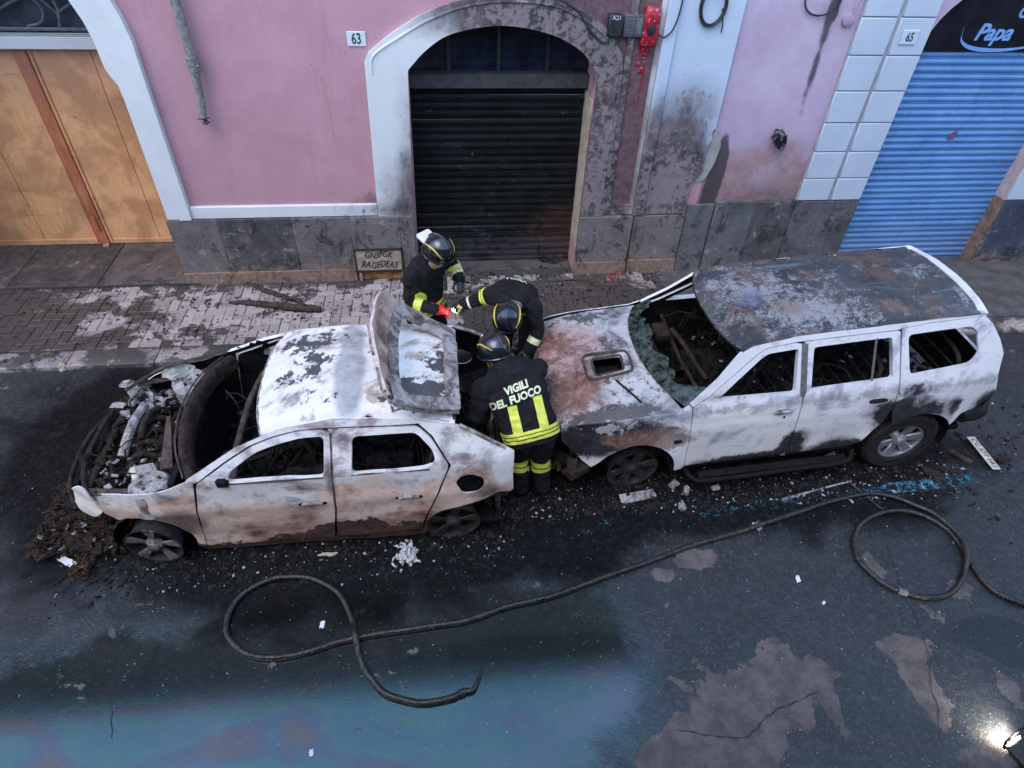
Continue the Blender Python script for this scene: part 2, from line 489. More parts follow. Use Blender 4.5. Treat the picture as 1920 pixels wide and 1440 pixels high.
def m_lilac():
    t = T('lilac_plaster'); p = t.world(); x, y, z = t.xyz(p)
    n1 = t.noise(p, 1.5, 6, .65, .3); n2 = t.noise(p, 10, 5, .7, seed=4); n3 = t.noise(p, 90, 3, .7)
    c = t.mix(n1.step(.3, .7), (.42, .31, .42), (.52, .40, .52))  # lilac tone has blue beacon light mixed into it
    top_ = 1.98 + (n1 - .5) * 1.5 + (n2 - .5) * .35
    bt = (top_ - z).step(-.05, .30)
    c = t.mix(bt * .8, c, t.mix((n2 * .5 + n1 * .5).step(.35, .65), (.22, .115, .105), (.42, .26, .235)))
    pl = (t.blobs(p, [((4.2, YW, 1.45), (.40, 1, .50), 1.0)]) + (n1 - .5) * 3.0).step(.3, 1.1)
    c = t.mix(pl * .55, c, (.44, .36, .46))
    c = t.mix((1.55 - z + (n1 - .5) * 1.6).step(0, .6) * .7, c, (.08, .05, .05))
    st = t.blobs(p, [((3.55, YW, 1.05), (.17, 1, 1.3), 1.9), ((3.6, YW, 1.6), (.14, 1, .5), 1.0), ((4.45, YW, 2.9), (.09, 1, 1.3), .8), ((4.45, YW, 3.4), (.5, 1, .35), .5)])
    so = (st + (n1 - .5) * 1.52 + (n2 - .5) * 0.57).step(.3, .75)
    c = t.mix(so * .88, c, (.045, .035, .042))
    t.set(col=c, rough=.85, spec=.3); t.bump(n3 * .6 + n2 * .5, .3, .006); return t.m
def m_white(name='white_plaster', sootL=(), warm=0.0, base=(.70, .69, .70)):
    t = T(name); p = t.world(); x, y, z = t.xyz(p)
    n1 = t.noise(p, 1.6, 6, .65, .3); n2 = t.noise(p, 12, 6, .72, .3, seed=4); n3 = t.noise(p, 80, 3, .7); n4 = t.noise(t.vmap(p, scale=(1, 1, .5)), 7, 5, .7, .5, seed=6)
    c = t.mix(n1.step(.3, .7), tuple(q * .9 for q in base), base)
    c = t.mix(n2.step(.55, .75) * .25, c, (.48, .44, .44))
    if sootL:
        b = t.blobs(p, sootL)
        soft = (b + (n1 - .5) * 1.3).step(.0, .9)
        c = t.mix(soft * .9, c, t.mix((n1 * .6 + n2 * .4).step(.36, .62), (.035, .024, .028), (.19, .135, .14)))
        hard = (b * .75 + (n4 - .5) * 2.4 + (n2 - .5) * 1.4).step(.30, .85) * b.step(.02, .22)
        c = t.mix(hard * .72, c, t.mix((n2 * .5 + n1 * .5).step(.38, .62), (.020, .016, .018), (.15, .105, .11)))
        peel = (b * .45 + (n2 - .5) * 3.0 + (n4 - .5) * 1.2).step(.66, .70) * b.step(.05, .3)
        c = t.mix(peel * .4, c, (.34, .27, .28))
        bsp = t.blobs(p, sootL)
        sp, _ = t.voro(t.vmap(p, scale=(1, .2, .7)), 15.0)
        spots = ((.16 - sp) * 12.0).step(0, 1) * (bsp.step(.0, .25)) * (1 - soft * .5) * n2.step(.40, .55)
        c = t.mix(spots * .7, c, (.10, .06, .06))
    t.set(col=c, rough=.8, spec=.35); t.bump(n3 * .5 + n2, .25, .006); return t.m
PINK, LILAC = m_pink(), m_lilac()
WHITE = m_white('white_trim')
WHITE_SOOT = m_white('white_trim_sooted', [((2.0, YW, 1.5), (.70, 1, 2.4), 2.1), ((1.5, YW, 3.1), (1.4, 1, .7), 1.7), ((.6, YW, 3.35), (1.2, 1, .42), 1.2), ((-.38, YW, 1.5), (.22, 1, 1.4), .6), ((-.55, YW, 1.15), (.40, 1, .95), .55), ((-.9, YW, 1.08), (.9, 1, .2), .5)])
WHITE_PANEL = m_white('white_panel_burnt', base=(.50, .57, .69), sootL=[((2.95, YW, 1.25), (.65, 1, .75), 2.1), ((2.95, YW, 1.9), (.7, 1, 1.0), 1.1), ((2.6, YW, 1.5), (.14, 1, 1.2), .8), ((2.85, YW, 1.3), (.3, 1, .3), 1.0)])  # bluish base holds the blue beacon light; the burns are real staining
STONE = m_stone_dark()
PLINTH = m_stone_dark('plinth_stone', (.13, .09, .075), (.26, .18, .145), .25)
STONE_R = m_stone_dark('grey_lava_stone', (.07, .068, .072), (.13, .125, .13), -.35)
STONE_PEEL = m_stone_dark('peeling_stone', (.035, .045, .075), (.10, .10, .13), -.2)
THRESH = m_stone_dark('threshold_stone', (.045, .036, .034), (.11, .088, .082), -.6)
REVEAL = plain('ochre_reveal', (.42, .34, .27), .8, var=.2, scale=6)
def m_wood(name, a, b):
    t = T(name); p = t.world(); q = t.vmap(p, scale=(1, 1, .16)); r = t.rand()
    n1 = t.noise(q, 26, 6, .7, .6); n2 = t.noise(p, 2.0, 5, .6, .4, seed=3); n3 = t.noise(p, 18, 5, .75, seed=6)
    x, y, z = t.xyz(p)
    c = t.mix((n1 * .7 + r * .3).step(.3, .7), a, b)
    c = t.mix(n2.step(.42, .62) * .55, c, tuple(v * .5 for v in a))
    c = t.mix(t.noise(t.vmap(p, scale=(5, 1, .35)), 5, 6, .7, .3, seed=52).step(.52, .66) * .45, c, (.62, .36, .20))
    hz, = [t.noise(t.vmap(p, scale=(.12, 1, 1)), 14, 4, .7, seed=14)]
    c = t.mix(hz.step(.62, .72) * .5, c, (.10, .05, .03))
    c = t.mix(n3.step(.66, .72) * .6, c, (.06, .03, .02))
    top = ((z - 1.7) * .9 + (n2 - .5)).step(0, .9)
    c = t.mix(top * .35, c, (.34, .17, .15))
    t.set(col=c, rough=.55 + (n3 - .5) * .2); t.bump(n1 + n3, .2, .006); return t.m
WOOD = m_wood('varnished_plywood', (.72, .32, .13), (.86, .45, .21))
WOOD_RED = m_wood('red_brown_batten', (.45, .125, .055), (.56, .18, .08))
def m_shutter_burnt():
    t = T('burnt_shutter_steel'); p = t.world(); x, y, z = t.xyz(p)
    n1 = t.noise(p, 2.0, 6, .7, .5); n2 = t.noise(t.vmap(p, scale=(.5, 1, 1.6)), 17, 6, .75, .4, seed=3); n3 = t.noise(p, 60, 3, .7)
    c = t.mix(n1.step(.35, .65), (.0025, .0025, .003), (.009, .0085, .010))
    c = t.mix((n2 + (n1 - .5) * .5).step(.60, .66) * .6, c, (.034, .034, .044))
    rust = (t.blobs(p, [((1.7, YW + .4, .45), (.8, 2, .6), 1.6)]) + (n2 - .5)).step(.2, .9)
    c = t.mix(rust * .75, c, (.055, .025, .016))
    lo = ((.62 - z) * 1.4 + (n2 - .5) * 1.2).step(.1, .6)
    c = t.mix(lo * .5, c, (.075, .067, .072))
    c = t.mix(t.noise(p, 5, 8, .75, .6, seed=19).step(.50, .60) * .8, c, (.006, .006, .007))
    wf = (n2 * n3).step(.40, .46)
    c = t.mix(wf * .8, c, (.45, .45, .5))
    t.set(col=c, rough=.55 + (n2 - .5) * .4, metal=.1, spec=.2); t.bump(n2 + n3 * .4, .3, .006); return t.m
SHUT = m_shutter_burnt()
def m_shutter_blue():
    t = T('blue_lit_shutter'); p = t.world(); x, y, z = t.xyz(p)
    n1 = t.noise(p, 1.6, 5, .6, .4); n2 = t.noise(t.vmap(p, scale=(.35, 1, 1.4)), 13, 6, .7, seed=3)
    c = t.mix(n1.step(.3, .7), (.075, .19, .42), (.11, .25, .50))  # blue beacon light put into the slat colour
    c = t.mix(n2.step(.50, .75) * .35, c, (.22, .34, .56))
    lo = ((.75 - z) * 1.5 + (n2 - .5)).step(0, .9)
    c = t.mix(lo * .35, c, (.17, .20, .28))
    gr = t.noise(t.vmap(p, scale=(1.5, 1, .3)), 5, 7, .75, .4, seed=11); c = t.mix(gr.step(.52, .72) * .45, c, (.05, .11, .25)); c = t.mix(t.noise(p, 20, 6, .75, seed=13).step(.62, .70) * .5, c, (.04, .07, .15))
    t.set(col=c, rough=.5, metal=.1); t.bump(n2, .1, .004); return t.m
SHUT_BLUE = m_shutter_blue()
GLASS_D = plain('sooty_glass', (.012, .016, .035), .16, var=.5, scale=5, bump=.05)
BLACKM = plain('black_metal', (.02, .02, .022), .5, var=.4, scale=20)
GREYM = plain('grey_metal', (.16, .16, .175), .5, .3, .3, 18)
IRON = plain('lavender_iron', (.17, .165, .19), .55, .2, .3, 14)
CREAM = plain('cream_metal', (.33, .25, .185), .6, var=.25, scale=14)
SIGNB = plain('black_sign_board', (.010, .010, .016), .25, var=.4, scale=3, bump=.02)
SIGNT = plain('pale_blue_letters', (.16, .30, .62), .5, var=.1)
INK = plain('dark_ink', (.02, .018, .02), .7, var=.1, bump=0)
INKG = plain('green_black_numerals', (.01, .05, .035), .6, var=.1, bump=0)
ENAMEL = plain('white_enamel', (.62, .66, .68), .3, var=.06, scale=30, bump=.03)
ENAMEL_B = plain('pale_blue_enamel', (.50, .55, .66), .35, var=.08, scale=30, bump=.03)
def m_redmelt():
    t = T('red_melted_plastic'); p = t.P(); n = t.noise(p, 16, 6, .75, .8); n2 = t.noise(p, 40, 4, .7, seed=5)
    c = t.mix(n.step(.35, .6), (.55, .012, .03), (.22, .010, .02))
    c = t.mix(n2.step(.60, .66), c, (.45, .42, .48))
    t.set(col=c, rough=.3); t.bump(n, .5, .02); return t.m
RED = m_redmelt()
CABLE = plain('black_cable', (.018, .018, .022), .55, var=.3)
CLAY = plain('grey_fibre_cement', (.21, .19, .19), .8, var=.4, scale=22, bump=.5)

# ================================================================== GROUND
bm = bmesh.new()
bmesh.ops.create_grid(bm, x_segments=40, y_segments=40, size=60)
tag(finish(bm, 'road', ASPHALT), kind='structure')
PZ = 0.06
# pavement bed under the pavers
bm = bmesh.new(); box(bm, -20, 3.0, 6.32, YW + .1, -.05, PZ - .012)
BED = plain('pavement_bed', (.045, .038, .036), .8, var=.4, scale=20, bump=.4)
pav = tag(finish(bm, 'pavement', BED, smooth=False), kind='structure')
bm = bmesh.new(); box(bm, 3.0, 20, 6.32, YW + .1, -.05, PZ)
CONC = plain('pavement_concrete', (.075, .068, .066), .6, var=.35, scale=5, bump=.3)
tag(finish(bm, 'pavement_concrete', CONC, smooth=False), kind='structure')
# kerb stones
KERB = m_kerb()
kerb = tag(bpy.data.objects.new('kerb', None), kind='structure'); COL.objects.link(kerb); kerb.location = (0, 6.18, 0)
x = -8.2
while x < 10:
    L = rng.uniform(.92, 1.05)
    bm = bmesh.new(); box(bm, 0, L - .008, -.15, .139, -.06, PZ + rng.uniform(-.004, .006), bevel=.012)
    o = finish(bm, 'kerb_stone', KERB, kerb, angle=50); o.location = (x, rng.uniform(-.004, .004), 0)
    x += L
# pavers in a 90 degree herringbone
U = .122
bm = bmesh.new(); box(bm, 0, 2 * U - .007, 0, U - .007, -.03, 0, bevel=.005)
pm = bpy.data.meshes.new('paver'); bm.to_mesh(pm); bm.free(); pm.materials.append(PAVER)
bmS = bmesh.new()
y0p, y1p = 6.335, YW - .02
cand = []
ni, nj = int((3.0 + 7.6) / U), int((y1p - y0p) / U)
for i in range(ni):
    for j in range(nj):
        d = (i - j) % 4
        X, Y = -7.6 + i * U, y0p + j * U
        if d == 0 and X + 2 * U <= 3.0: cand.append((X, Y, 0))
        elif d == 3 and j + 1 < nj: cand.append((X, Y, 1))
near = sorted(cand, key=lambda c: abs(c[0] + 1.75))[:300]
ns = set(near)
for c in cand:
    X, Y, v = c
    dz = PZ + rng.uniform(-.004, .004)
    if c in ns:
        o = bpy.data.objects.new('paver', pm); COL.objects.link(o); o.parent = pav
        o.location = (X + (U - .0035 if v else .0035), Y + .0035, dz)
        o.rotation_euler = (rng.gauss(0, .008), rng.gauss(0, .006), (math.pi / 2 if v else 0) + rng.gauss(0, .012))
    else:
        Mx = Matrix.Translation((X + (U - .0035 if v else .0035), Y + .0035, dz)) @ Matrix.Rotation(math.pi / 2 if v else 0, 4, 'Z')
        box(bmS, 0, 2 * U - .007, 0, U - .007, -.03, 0, M=Mx)
o = finish(bmS, 'pavers_beyond', PAVER, pav, smooth=False); o['kind'] = 'stuff'
# cracks in the asphalt: thin jagged fissures
def crack(pix, w=.012):
    pts = [G(*q) for q in pix]; out = []
    for a_, b_ in zip(pts, pts[1:]):
        n = max(2, int((b_ - a_).length / .04))
        for k in range(n):
            q = a_.lerp(b_, k / n); out.append(Vector((q.x + rng.gauss(0, .007), q.y + rng.gauss(0, .007), 0)))
    out.append(pts[-1])
    bm = bmesh.new(); prev = None
    for k, q in enumerate(out):
        t_ = (out[min(k + 1, len(out) - 1)] - out[max(k - 1, 0)]); t_.normalize(); nn = Vector((-t_.y, t_.x, 0))
        ww = w * rng.uniform(.3, 1.0) * (0.2 if k in (0, len(out) - 1) else 1) * .5
        cur = (bm.verts.new(q + nn * ww + Vector((0, 0, .0025))), bm.verts.new(q - nn * ww + Vector((0, 0, .0025))))
        if prev: bm.faces.new((prev[0], prev[1], cur[1], cur[0]))
        prev = cur
    return finish(bm, 'crack', INK, bpy.data.objects['road'], smooth=False)
crack([(1655, 1000), (1690, 1100), (1720, 1170), (1745, 1235), (1742, 1270), (1760, 1330), (1762, 1390)])
crack([(1265, 1368), (1320, 1376), (1395, 1384), (1425, 1358), (1455, 1330), (1500, 1312), (1540, 1293)], .016)
crack([(208, 1320), (212, 1390)], .01)
# blue bay line, worn
bm = bmesh.new(); prev = None
for k in range(41):
    px = 1090 + k * 22
    py = 990 - (px - 1090) * (105 / 830.0)
    q = G(px, py, .004); e = rng.uniform(-.012, .012)
    cur = (bm.verts.new(q + Vector((0, .065 + e, 0))), bm.verts.new(q + Vector((0, -.065 + rng.uniform(-.012, .012), 0))))
    if prev: bm.faces.new((prev[0], prev[1], cur[1], cur[0]))
    prev = cur
tag(finish(bm, 'bay_line', m_bluepaint(), smooth=False), kind='structure')

# ================================================================== BUILDINGS
h63 = thing('townhouse', 'pink plastered townhouse with burnt arched garage and orange wooden door', 'building', (-.5, YW, 0))
h65 = thing('townhouse', 'lilac plastered house with blue roller shutter in pale block surround', 'building', (6.5, YW, 0))
def bpart(name, bm, mat, par, smooth=False, angle=35):
    """part built in world coordinates under a house (or under one of its parts)"""
    root = par
    off = Vector((0, 0, 0))
    while root is not None:
        off += root.location; root = root.parent
    for v in bm.verts: v.co -= off
    return finish(bm, name, mat, par, smooth, angle)
def ellarc(cx_, cz_, a_, b_, t0, t1, n=16):
    return [(cx_ + a_ * math.cos(R_(t0 + (t1 - t0) * k / n)), cz_ + b_ * math.sin(R_(t0 + (t1 - t0) * k / n))) for k in range(n + 1)]
EAVE = 12.0
DL, DR = -6.62, -3.46                          # wooden door opening
door_hole = [(DL, 0), (DR, 0), (DR, 2.9)] + ellarc((DL + DR) / 2, 2.9, (DR - DL) / 2, 1.45, 6, 174, 20) + [(DL, 2.9)]
GA = [(-.34, 2.76), (-.11, 2.97), (.18, 3.13), (.71, 3.21), (1.24, 3.13), (1.62, 2.95), (1.82, 2.71)]
garch = spline(GA, 4)
g_hole = [(-.40, 0), (1.80, 0)] + garch[::-1]
UPZ = 4.75
UPPER = m_stone_dark('dark_upper_plaster', (.055, .045, .045), (.12, .095, .09), -.9)  # unseen storeys, windows too, made dark to deepen the wet road reflection
bm = bmesh.new(); prism(bm, [(-24, -.1), (3.40, -.1), (3.40, UPZ), (-24, UPZ)], [door_hole, g_hole], YW, YW + 1.0); bpart('wall', bm, PINK, h63)
for par, xa, xb in ((h63, -24, 3.4), (h65, 3.403, 24)):
    wins = [[(x_, z_), (x_ + 1.0, z_), (x_ + 1.0, z_ + 1.9), (x_, z_ + 1.9)] for x_ in np.arange(xa + 1.2, xb - 1.6, 2.6) for z_ in (5.4, 8.9)]
    bm = bmesh.new(); prism(bm, [(xa, UPZ), (xb, UPZ), (xb, EAVE), (xa, EAVE)], wins, YW + .004, YW + 1.0); bpart('upper_wall', bm, UPPER, par)
    for wn in wins:
        bm = bmesh.new(); box(bm, wn[0][0], wn[1][0], YW + .16, YW + .2, wn[0][1], wn[2][1]); bpart('window', bm, BLACKM, par)
        bm = bmesh.new(); box(bm, wn[0][0] - .08, wn[1][0] + .08, YW - .06, YW + .1, wn[0][1] - .09, wn[0][1] - .003); bpart('window_sill', bm, STONE, par)
s_hole = [(5.69, 0), (7.88, 0), (7.88, 2.95)] + ellarc(6.785, 2.95, 1.095, .85, 5, 175, 18) + [(5.69, 2.95)]
bm = bmesh.new(); prism(bm, [(3.403, -.1), (24, -.1), (24, UPZ), (3.403, UPZ)], [s_hole], YW + .012, YW + 1.0); bpart('wall', bm, LILAC, h65)
for par, xa, xb in ((h63, -24, 3.4), (h65, 3.405, 24)):
    bm = bmesh.new(); box(bm, xa, xb, YW - .55, YW + 1.0, EAVE + .002, EAVE + .22); bpart('eave', bm, GREYM, par)
# unseen house at the viewer's balcony, added and sized to block low sky
hop = thing('townhouse', 'unseen ochre house across the street behind the viewer, added to block low sky', 'building', (0, -1.3, 0))
bm = bmesh.new(); prism(bm, [(-24, -.1), (24, -.1), (24, 5.3), (-24, 5.3)], [[(x_, z_), (x_ + 1.1, z_), (x_ + 1.1, z_ + 2.1), (x_, z_ + 2.1)] for x_ in np.arange(-20, 20, 3.0) for z_ in (.6,)], -1.3, -1.6); bpart('wall', bm, plain('ochre_plaster', (.30, .24, .18), .85, var=.15, scale=3), hop)
for x_ in np.arange(-20, 20, 3.0):
    for z_ in (.6,):
        bm = bmesh.new(); box(bm, x_, x_ + 1.1, -1.5, -1.45, z_, z_ + 2.1); bpart('shutter', bm, BLACKM, hop)
bm = bmesh.new(); box(bm, -24, 24, -1.6, -.95, 5.303, 5.45); bpart('eave', bm, GREYM, hop)
# --- white surrounds
def inner_line():
    return [(DR - .06, 4.2), (DR - .06, 2.78), (DR - .03, 2.68), (DR + .01, 2.60), (DR + .015, 2.45), (DR - .02, 1.0)]
cxd, rw = (DL + DR) / 2, (DR - DL) / 2
rt = [(DR + .015, 1.003), (-3.15, 1.003), (-3.15, 2.9)] + ellarc(cxd, 2.9, rw + .32, 1.78, 4, 176, 22) + [(DL - .32, 2.9), (DL - .32, 1.003), (DL, 1.003), (DL, 2.9)] + \
     ellarc(cxd, 2.9, rw - .07, 1.40, 174, 6, 22) + [(DR - .07, 2.78), (DR - .045, 2.70), (DR + .005, 2.60), (DR + .015, 2.45)]
bm = bmesh.new(); prism(bm, rt, [], YW - .055, YW + .02); bpart('door_surround', bm, WHITE, h63)
rt2 = [(-3.29, 1.003), (-3.152, 1.003), (-3.152, 2.9)] + ellarc(cxd, 2.9, rw + .318, 1.778, 4, 90, 12) + ellarc(cxd, 2.9, rw + .18, 1.64, 90, 4, 12) + [(-3.29, 2.9)]
bm = bmesh.new(); prism(bm, rt2, [], YW - .085, YW - .053); bpart('surround_moulding', bm, WHITE, h63)
outer = [(-.85, .99), (-.80, 2.84)] + spline([(-.75, 2.93), (-.47, 3.13), (-.09, 3.33), (.36, 3.46), (.82, 3.50), (1.33, 3.45), (1.83, 3.22), (2.08, 2.93)], 4) + [(2.12, 2.74), (2.12, .935)]
inner = [(1.815, .935), (1.83, 2.70)] + spline([(1.83, 2.71), (1.62, 2.95), (1.24, 3.13), (.71, 3.21), (.18, 3.13), (-.11, 2.97), (-.335, 2.755)], 4)[1:] + [(-.40, .99)]
bm = bmesh.new(); prism(bm, outer + inner, [], YW - .05, YW + .02); bpart('garage_surround', bm, WHITE_SOOT, h63)
om = spline([(-.73, 2.72), (-.70, 2.90), (-.42, 3.08), (-.05, 3.27), (.37, 3.40), (.82, 3.44), (1.31, 3.39), (1.79, 3.17), (2.02, 2.90), (2.06, 2.70), (2.07, 1.05)], 5)
bm = bmesh.new(); tube(bm, [(a_, YW - .05, b_) for a_, b_ in om], .014, 6); bpart('surround_bead', bm, WHITE_SOOT, h63, True)
bm = bmesh.new(); box(bm, -3.148, -.852, YW - .045, YW + .02, 1.0, 1.155, bevel=.006); bpart('string_course', bm, WHITE_SOOT, h63)
# framed strip right of the garage, corner column, burnt white panel
for (a_, b_, c_, d_, m_) in ((2.125, 2.20, .94, 3.6, WHITE_SOOT), (2.46, 2.515, .94, 3.9, WHITE_SOOT), (2.203, 2.457, .94, 1.08, WHITE_SOOT)):
    bm = bmesh.new(); box(bm, a_, b_, YW - .03, YW + .02, c_, d_, bevel=.004); bpart('plaster_band', bm, m_, h63)
bm = bmesh.new(); box(bm, 2.518, 2.66, YW - .075, YW + .02, .94, UPZ - .02, bevel=.008); bpart('corner_strip', bm, WHITE_PANEL, h63)
bm = bmesh.new(); prism(bm, [(2.663, .94), (3.24, .94), (3.25, 1.36), (3.36, 1.55), (3.34, 1.75), (3.38, 1.95), (3.36, 2.05), (3.395, 2.08), (3.395, UPZ - .02), (2.663, UPZ - .02)], [], YW - .035, YW + .02); bpart('white_panel', bm, WHITE_PANEL, h63)
# pale grey plaster patch where the strip has fallen
bm = bmesh.new(); prism(bm, fillet([(3.245, 1.36), (3.42, 1.40), (3.50, 1.62), (3.53, 1.85), (3.47, 2.05), (3.40, 2.06), (3.385, 1.95), (3.345, 1.75), (3.365, 1.55)], .05), [], YW - .012, YW + .02); bpart('repair_patch', bm, plain('grey_green_mortar', (.30, .29, .275), .8, var=.15, scale=8), h63)
# --- base courses, each slab its own block
def blocks(par, xs, z0, z1, mat, proud, name='stone_block', jit=.004):
    for a_, b_ in zip(xs, xs[1:]):
        bm = bmesh.new(); box(bm, a_ + .0015, b_ - .0015, YW - proud - rng.uniform(0, jit), YW + .02, z0 + .0015, z1 - .0015, bevel=.004)
        bpart(name, bm, mat, par, True, 40)
blocks(h63, [-3.47, -2.86, -1.95, -1.22], .24, .995, STONE, .075)
blocks(h63, [-1.22, -.585], .535, .995, STONE, .075)
blocks(h63, [-.585, -.402], .0, .995, STONE, .075)
blocks(h63, [-3.47, -2.55, -1.75, -1.22], -.05, .24, PLINTH, .092, 'plinth_block')
blocks(h63, [1.802, 2.53], .25, .93, STONE, .075); blocks(h63, [1.802, 2.53], -.05, .25, PLINTH, .095, 'plinth_block')
blocks(h63, [2.55, 3.25], .26, .925, STONE, .060); blocks(h63, [2.55, 3.25], -.05, .26, PLINTH, .085, 'plinth_block')
blocks(h63, [-10.4, -9.2, -8.1, -6.9 + .26], -.05, .995, STONE, .075)
blocks(h65, [3.66, 4.22, 4.78], -.05, 1.10, STONE_R, .05)
bm = bmesh.new(); box(bm, 3.27, 3.645, YW - .03, YW + .02, -.05, 1.06, bevel=.006); bpart('scorched_stone', bm, STONE_R, h65)
# --- wooden door
YD = 8.72
TZ = .10
bm = bmesh.new()
door = thing('tmp', 'x', 'x', (0, 0, 0)); door.name = 'door'; door.parent = h63; door.location = (-4.9, YD - YW, 0)
for k in ('label', 'category'): del door[k]
xs = [-6.60, -5.62, -4.98]
def dp(name, a_, b_, c_, d_, y0, y1, mat, bev=.006):
    bm = bmesh.new(); box(bm, a_, b_, y0, y1, c_, d_, bevel=bev); return bpart(name, bm, mat, door)
dp('panel', -6.60, -5.66, TZ + .02, 2.70, YD, YD + .05, WOOD); dp('panel', -5.655, -4.90, TZ + .02, 2.70, YD, YD + .05, WOOD)
dp('panel', -4.895, -4.10, TZ + .02, 2.70, YD, YD + .05, WOOD); dp('panel', -4.095, -3.30, TZ + .02, 2.70, YD, YD + .05, WOOD)
dp('batten', -4.955, -4.80, TZ + .02, 2.70, YD - .035, YD - .002, WOOD_RED); dp('batten', -4.795, -4.755, TZ + .02, 2.70, YD - .02, YD - .002, WOOD)
dp('bottom_rail', -6.60, -4.96, TZ + .02, TZ + .10, YD - .02, YD - .003, WOOD, .004); dp('bottom_rail', -4.75, -3.30, TZ + .02, TZ + .09, YD - .016, YD - .003, WOOD, .004)
dp('bolt', -4.90, -4.84, TZ + .25, TZ + .45, YD - .06, YD - .036, WOOD_RED, .008); dp('bolt', -4.88, -4.80, TZ, TZ + .035, YD - .10, YD - .036, CREAM, .004)
bm = bmesh.new(); box(bm, -6.62, -3.30, YD - .10, YD + .05, 2.70, 2.835, bevel=.01); bpart('transom', bm, WHITE, h63)
bm = bmesh.new(); box(bm, -6.62, -3.30, YD + .06, YD + .08, 2.84, 4.5); bpart('fanlight_pane', bm, plain('dusty_dark_glass', (.05, .052, .07), .3, var=.5, scale=4), h63)
# wrought iron grille above the transom
bm = bmesh.new()
def gbar(pts, r=.016): tube(bm, [(x_, YD - .02, z_) for x_, z_ in pts], r, 6)
gbar([(-6.6, 2.90), (-3.3, 2.90)], .02); 
for k in range(6):
    x0 = -6.3 + k * .66
    gbar([(x0, 2.9), (x0 + .06, 3.1), (x0 + .02, 3.4), (x0, 4.2)])
    gbar(spline([(x0 + .06, 3.08), (x0 + .25, 3.17), (x0 + .45, 3.22), (x0 + .55, 3.10), (x0 + .48, 2.97), (x0 + .32, 2.93)], 5), .013)
    gbar([(x0 + .04, 3.05), (x0 - .08, 3.2), (x0 - .16, 3.4)], .013)
bpart('iron_grille', bm, IRON, h63, True)
# dark threshold slabs
bm = bmesh.new(); box(bm, -6.62, -3.30, YW - .1, YD + .3, -.05, TZ - .012); bpart('threshold_bed', bm, BED, h63)
for (a_, b_, c_, d_) in ((-6.62, -5.75, YW - .09, YD + .05), (-5.74, -4.62, YW - .09, YD + .05), (-4.61, -3.47, YW - .09, YD + .05)):
    bm = bmesh.new(); box(bm, a_, b_, c_, d_, TZ - .05, TZ + rng.uniform(-.003, .003), bevel=.008); bpart('threshold_slab', bm, THRESH, h63)
# --- garage shutter
YG = YW + .44
def part_empty(name, par, loc):
    o = bpy.data.objects.new(name, None); COL.objects.link(o); o.parent = par
    o.location = Vector(loc) - par.location; o.empty_display_size = .1
    return o
gs = part_empty('roller_shutter', h63, (.7, YG, 0))
def slat_mesh(w_, h_, mat, depth=.022):
    bm = bmesh.new(); n = 7
    prof = [(0, 0), (-depth * .4, h_ * .03), (-depth * .4, h_ * .10), (-depth * .08, h_ * .14), (-depth * .7, h_ * .34), (-depth, h_ * .55), (-depth * .7, h_ * .80), (-depth * .1, h_ * .97), (0, h_)]
    A = [bm.verts.new((-w_ / 2, y, z)) for y, z in prof]; B = [bm.verts.new((w_ / 2, y, z)) for y, z in prof]
    for k in range(len(prof) - 1): bm.faces.new((A[k], B[k], B[k + 1], A[k + 1]))
    A2 = bm.verts.new((-w_ / 2, .01, 0)); B2 = bm.verts.new((w_ / 2, .01, 0)); A3 = bm.verts.new((-w_ / 2, .01, h_)); B3 = bm.verts.new((w_ / 2, .01, h_))
    bm.faces.new((A2, A3, B3, B2)); bm.faces.new((A[-1], B[-1], B3, A3)); bm.faces.new((A2, B2, B[0], A[0]))
    bmesh.ops.recalc_face_normals(bm, faces=bm.faces[:])
    me = bpy.data.meshes.new('slat'); bm.to_mesh(me); bm.free(); me.materials.append(mat)
    me.polygons.foreach_set('use_smooth', [True] * len(me.polygons)); me.set_sharp_from_angle(angle=R_(40))
    return me
sm = slat_mesh(2.44, .0985, SHUT, .013)
for k in range(24):
    o = bpy.data.objects.new('slat', sm); COL.objects.link(o); o.parent = gs
    o.location = (0, rng.uniform(-.008, .008), .06 + k * .099); o.rotation_euler = (rng.gauss(0, .03), rng.gauss(0, .0008), rng.gauss(0, .003))
bm = bmesh.new(); box(bm, -.52, 1.92, YG - .03, YG + .03, .012, .06, bevel=.006); bpart('bottom_bar', bm, SHUT, gs)
bm = bmesh.new(); box(bm, -.55, 1.97, YG - .11, YG + .05, 2.44, 2.60, bevel=.008); bpart('shutter_lintel', bm, plain('sooty_lintel', (.05, .045, .045), .7, var=.4, scale=9), h63)
bm = bmesh.new(); box(bm, -.55, 1.97, YG + .03, YG + .05, 2.602, 3.4); bpart('fanlight_pane', bm, GLASS_D, h63)
for k in range(5):
    bm = bmesh.new(); box(bm, -.5, 1.95, YG + .015, YG + .029, 2.64 + k * .12, 2.735 + k * .12, bevel=.004); bpart('fanlight_louvre', bm, GLASS_D, h63)
for xm in (.13, .72, 1.30):
    bm = bmesh.new(); box(bm, xm - .02, xm + .02, YG - .03, YG + .014, 2.602, 3.35); bpart('fanlight_bar', bm, BLACKM, h63)
bm = bmesh.new(); box(bm, 1.803, 1.99, YW + .022, YG + .05, -.05, 2.40); bpart('reveal', bm, REVEAL, h63)
bm = bmesh.new(); box(bm, -.59, -.403, YW + .022, YG + .05, -.05, 2.40); bpart('reveal', bm, REVEAL, h63)
bm = bmesh.new(); box(bm, -.6, 2.0, YW + .08, YG + .1, -.05, .012); bpart('garage_sill', bm, CONC, h63)
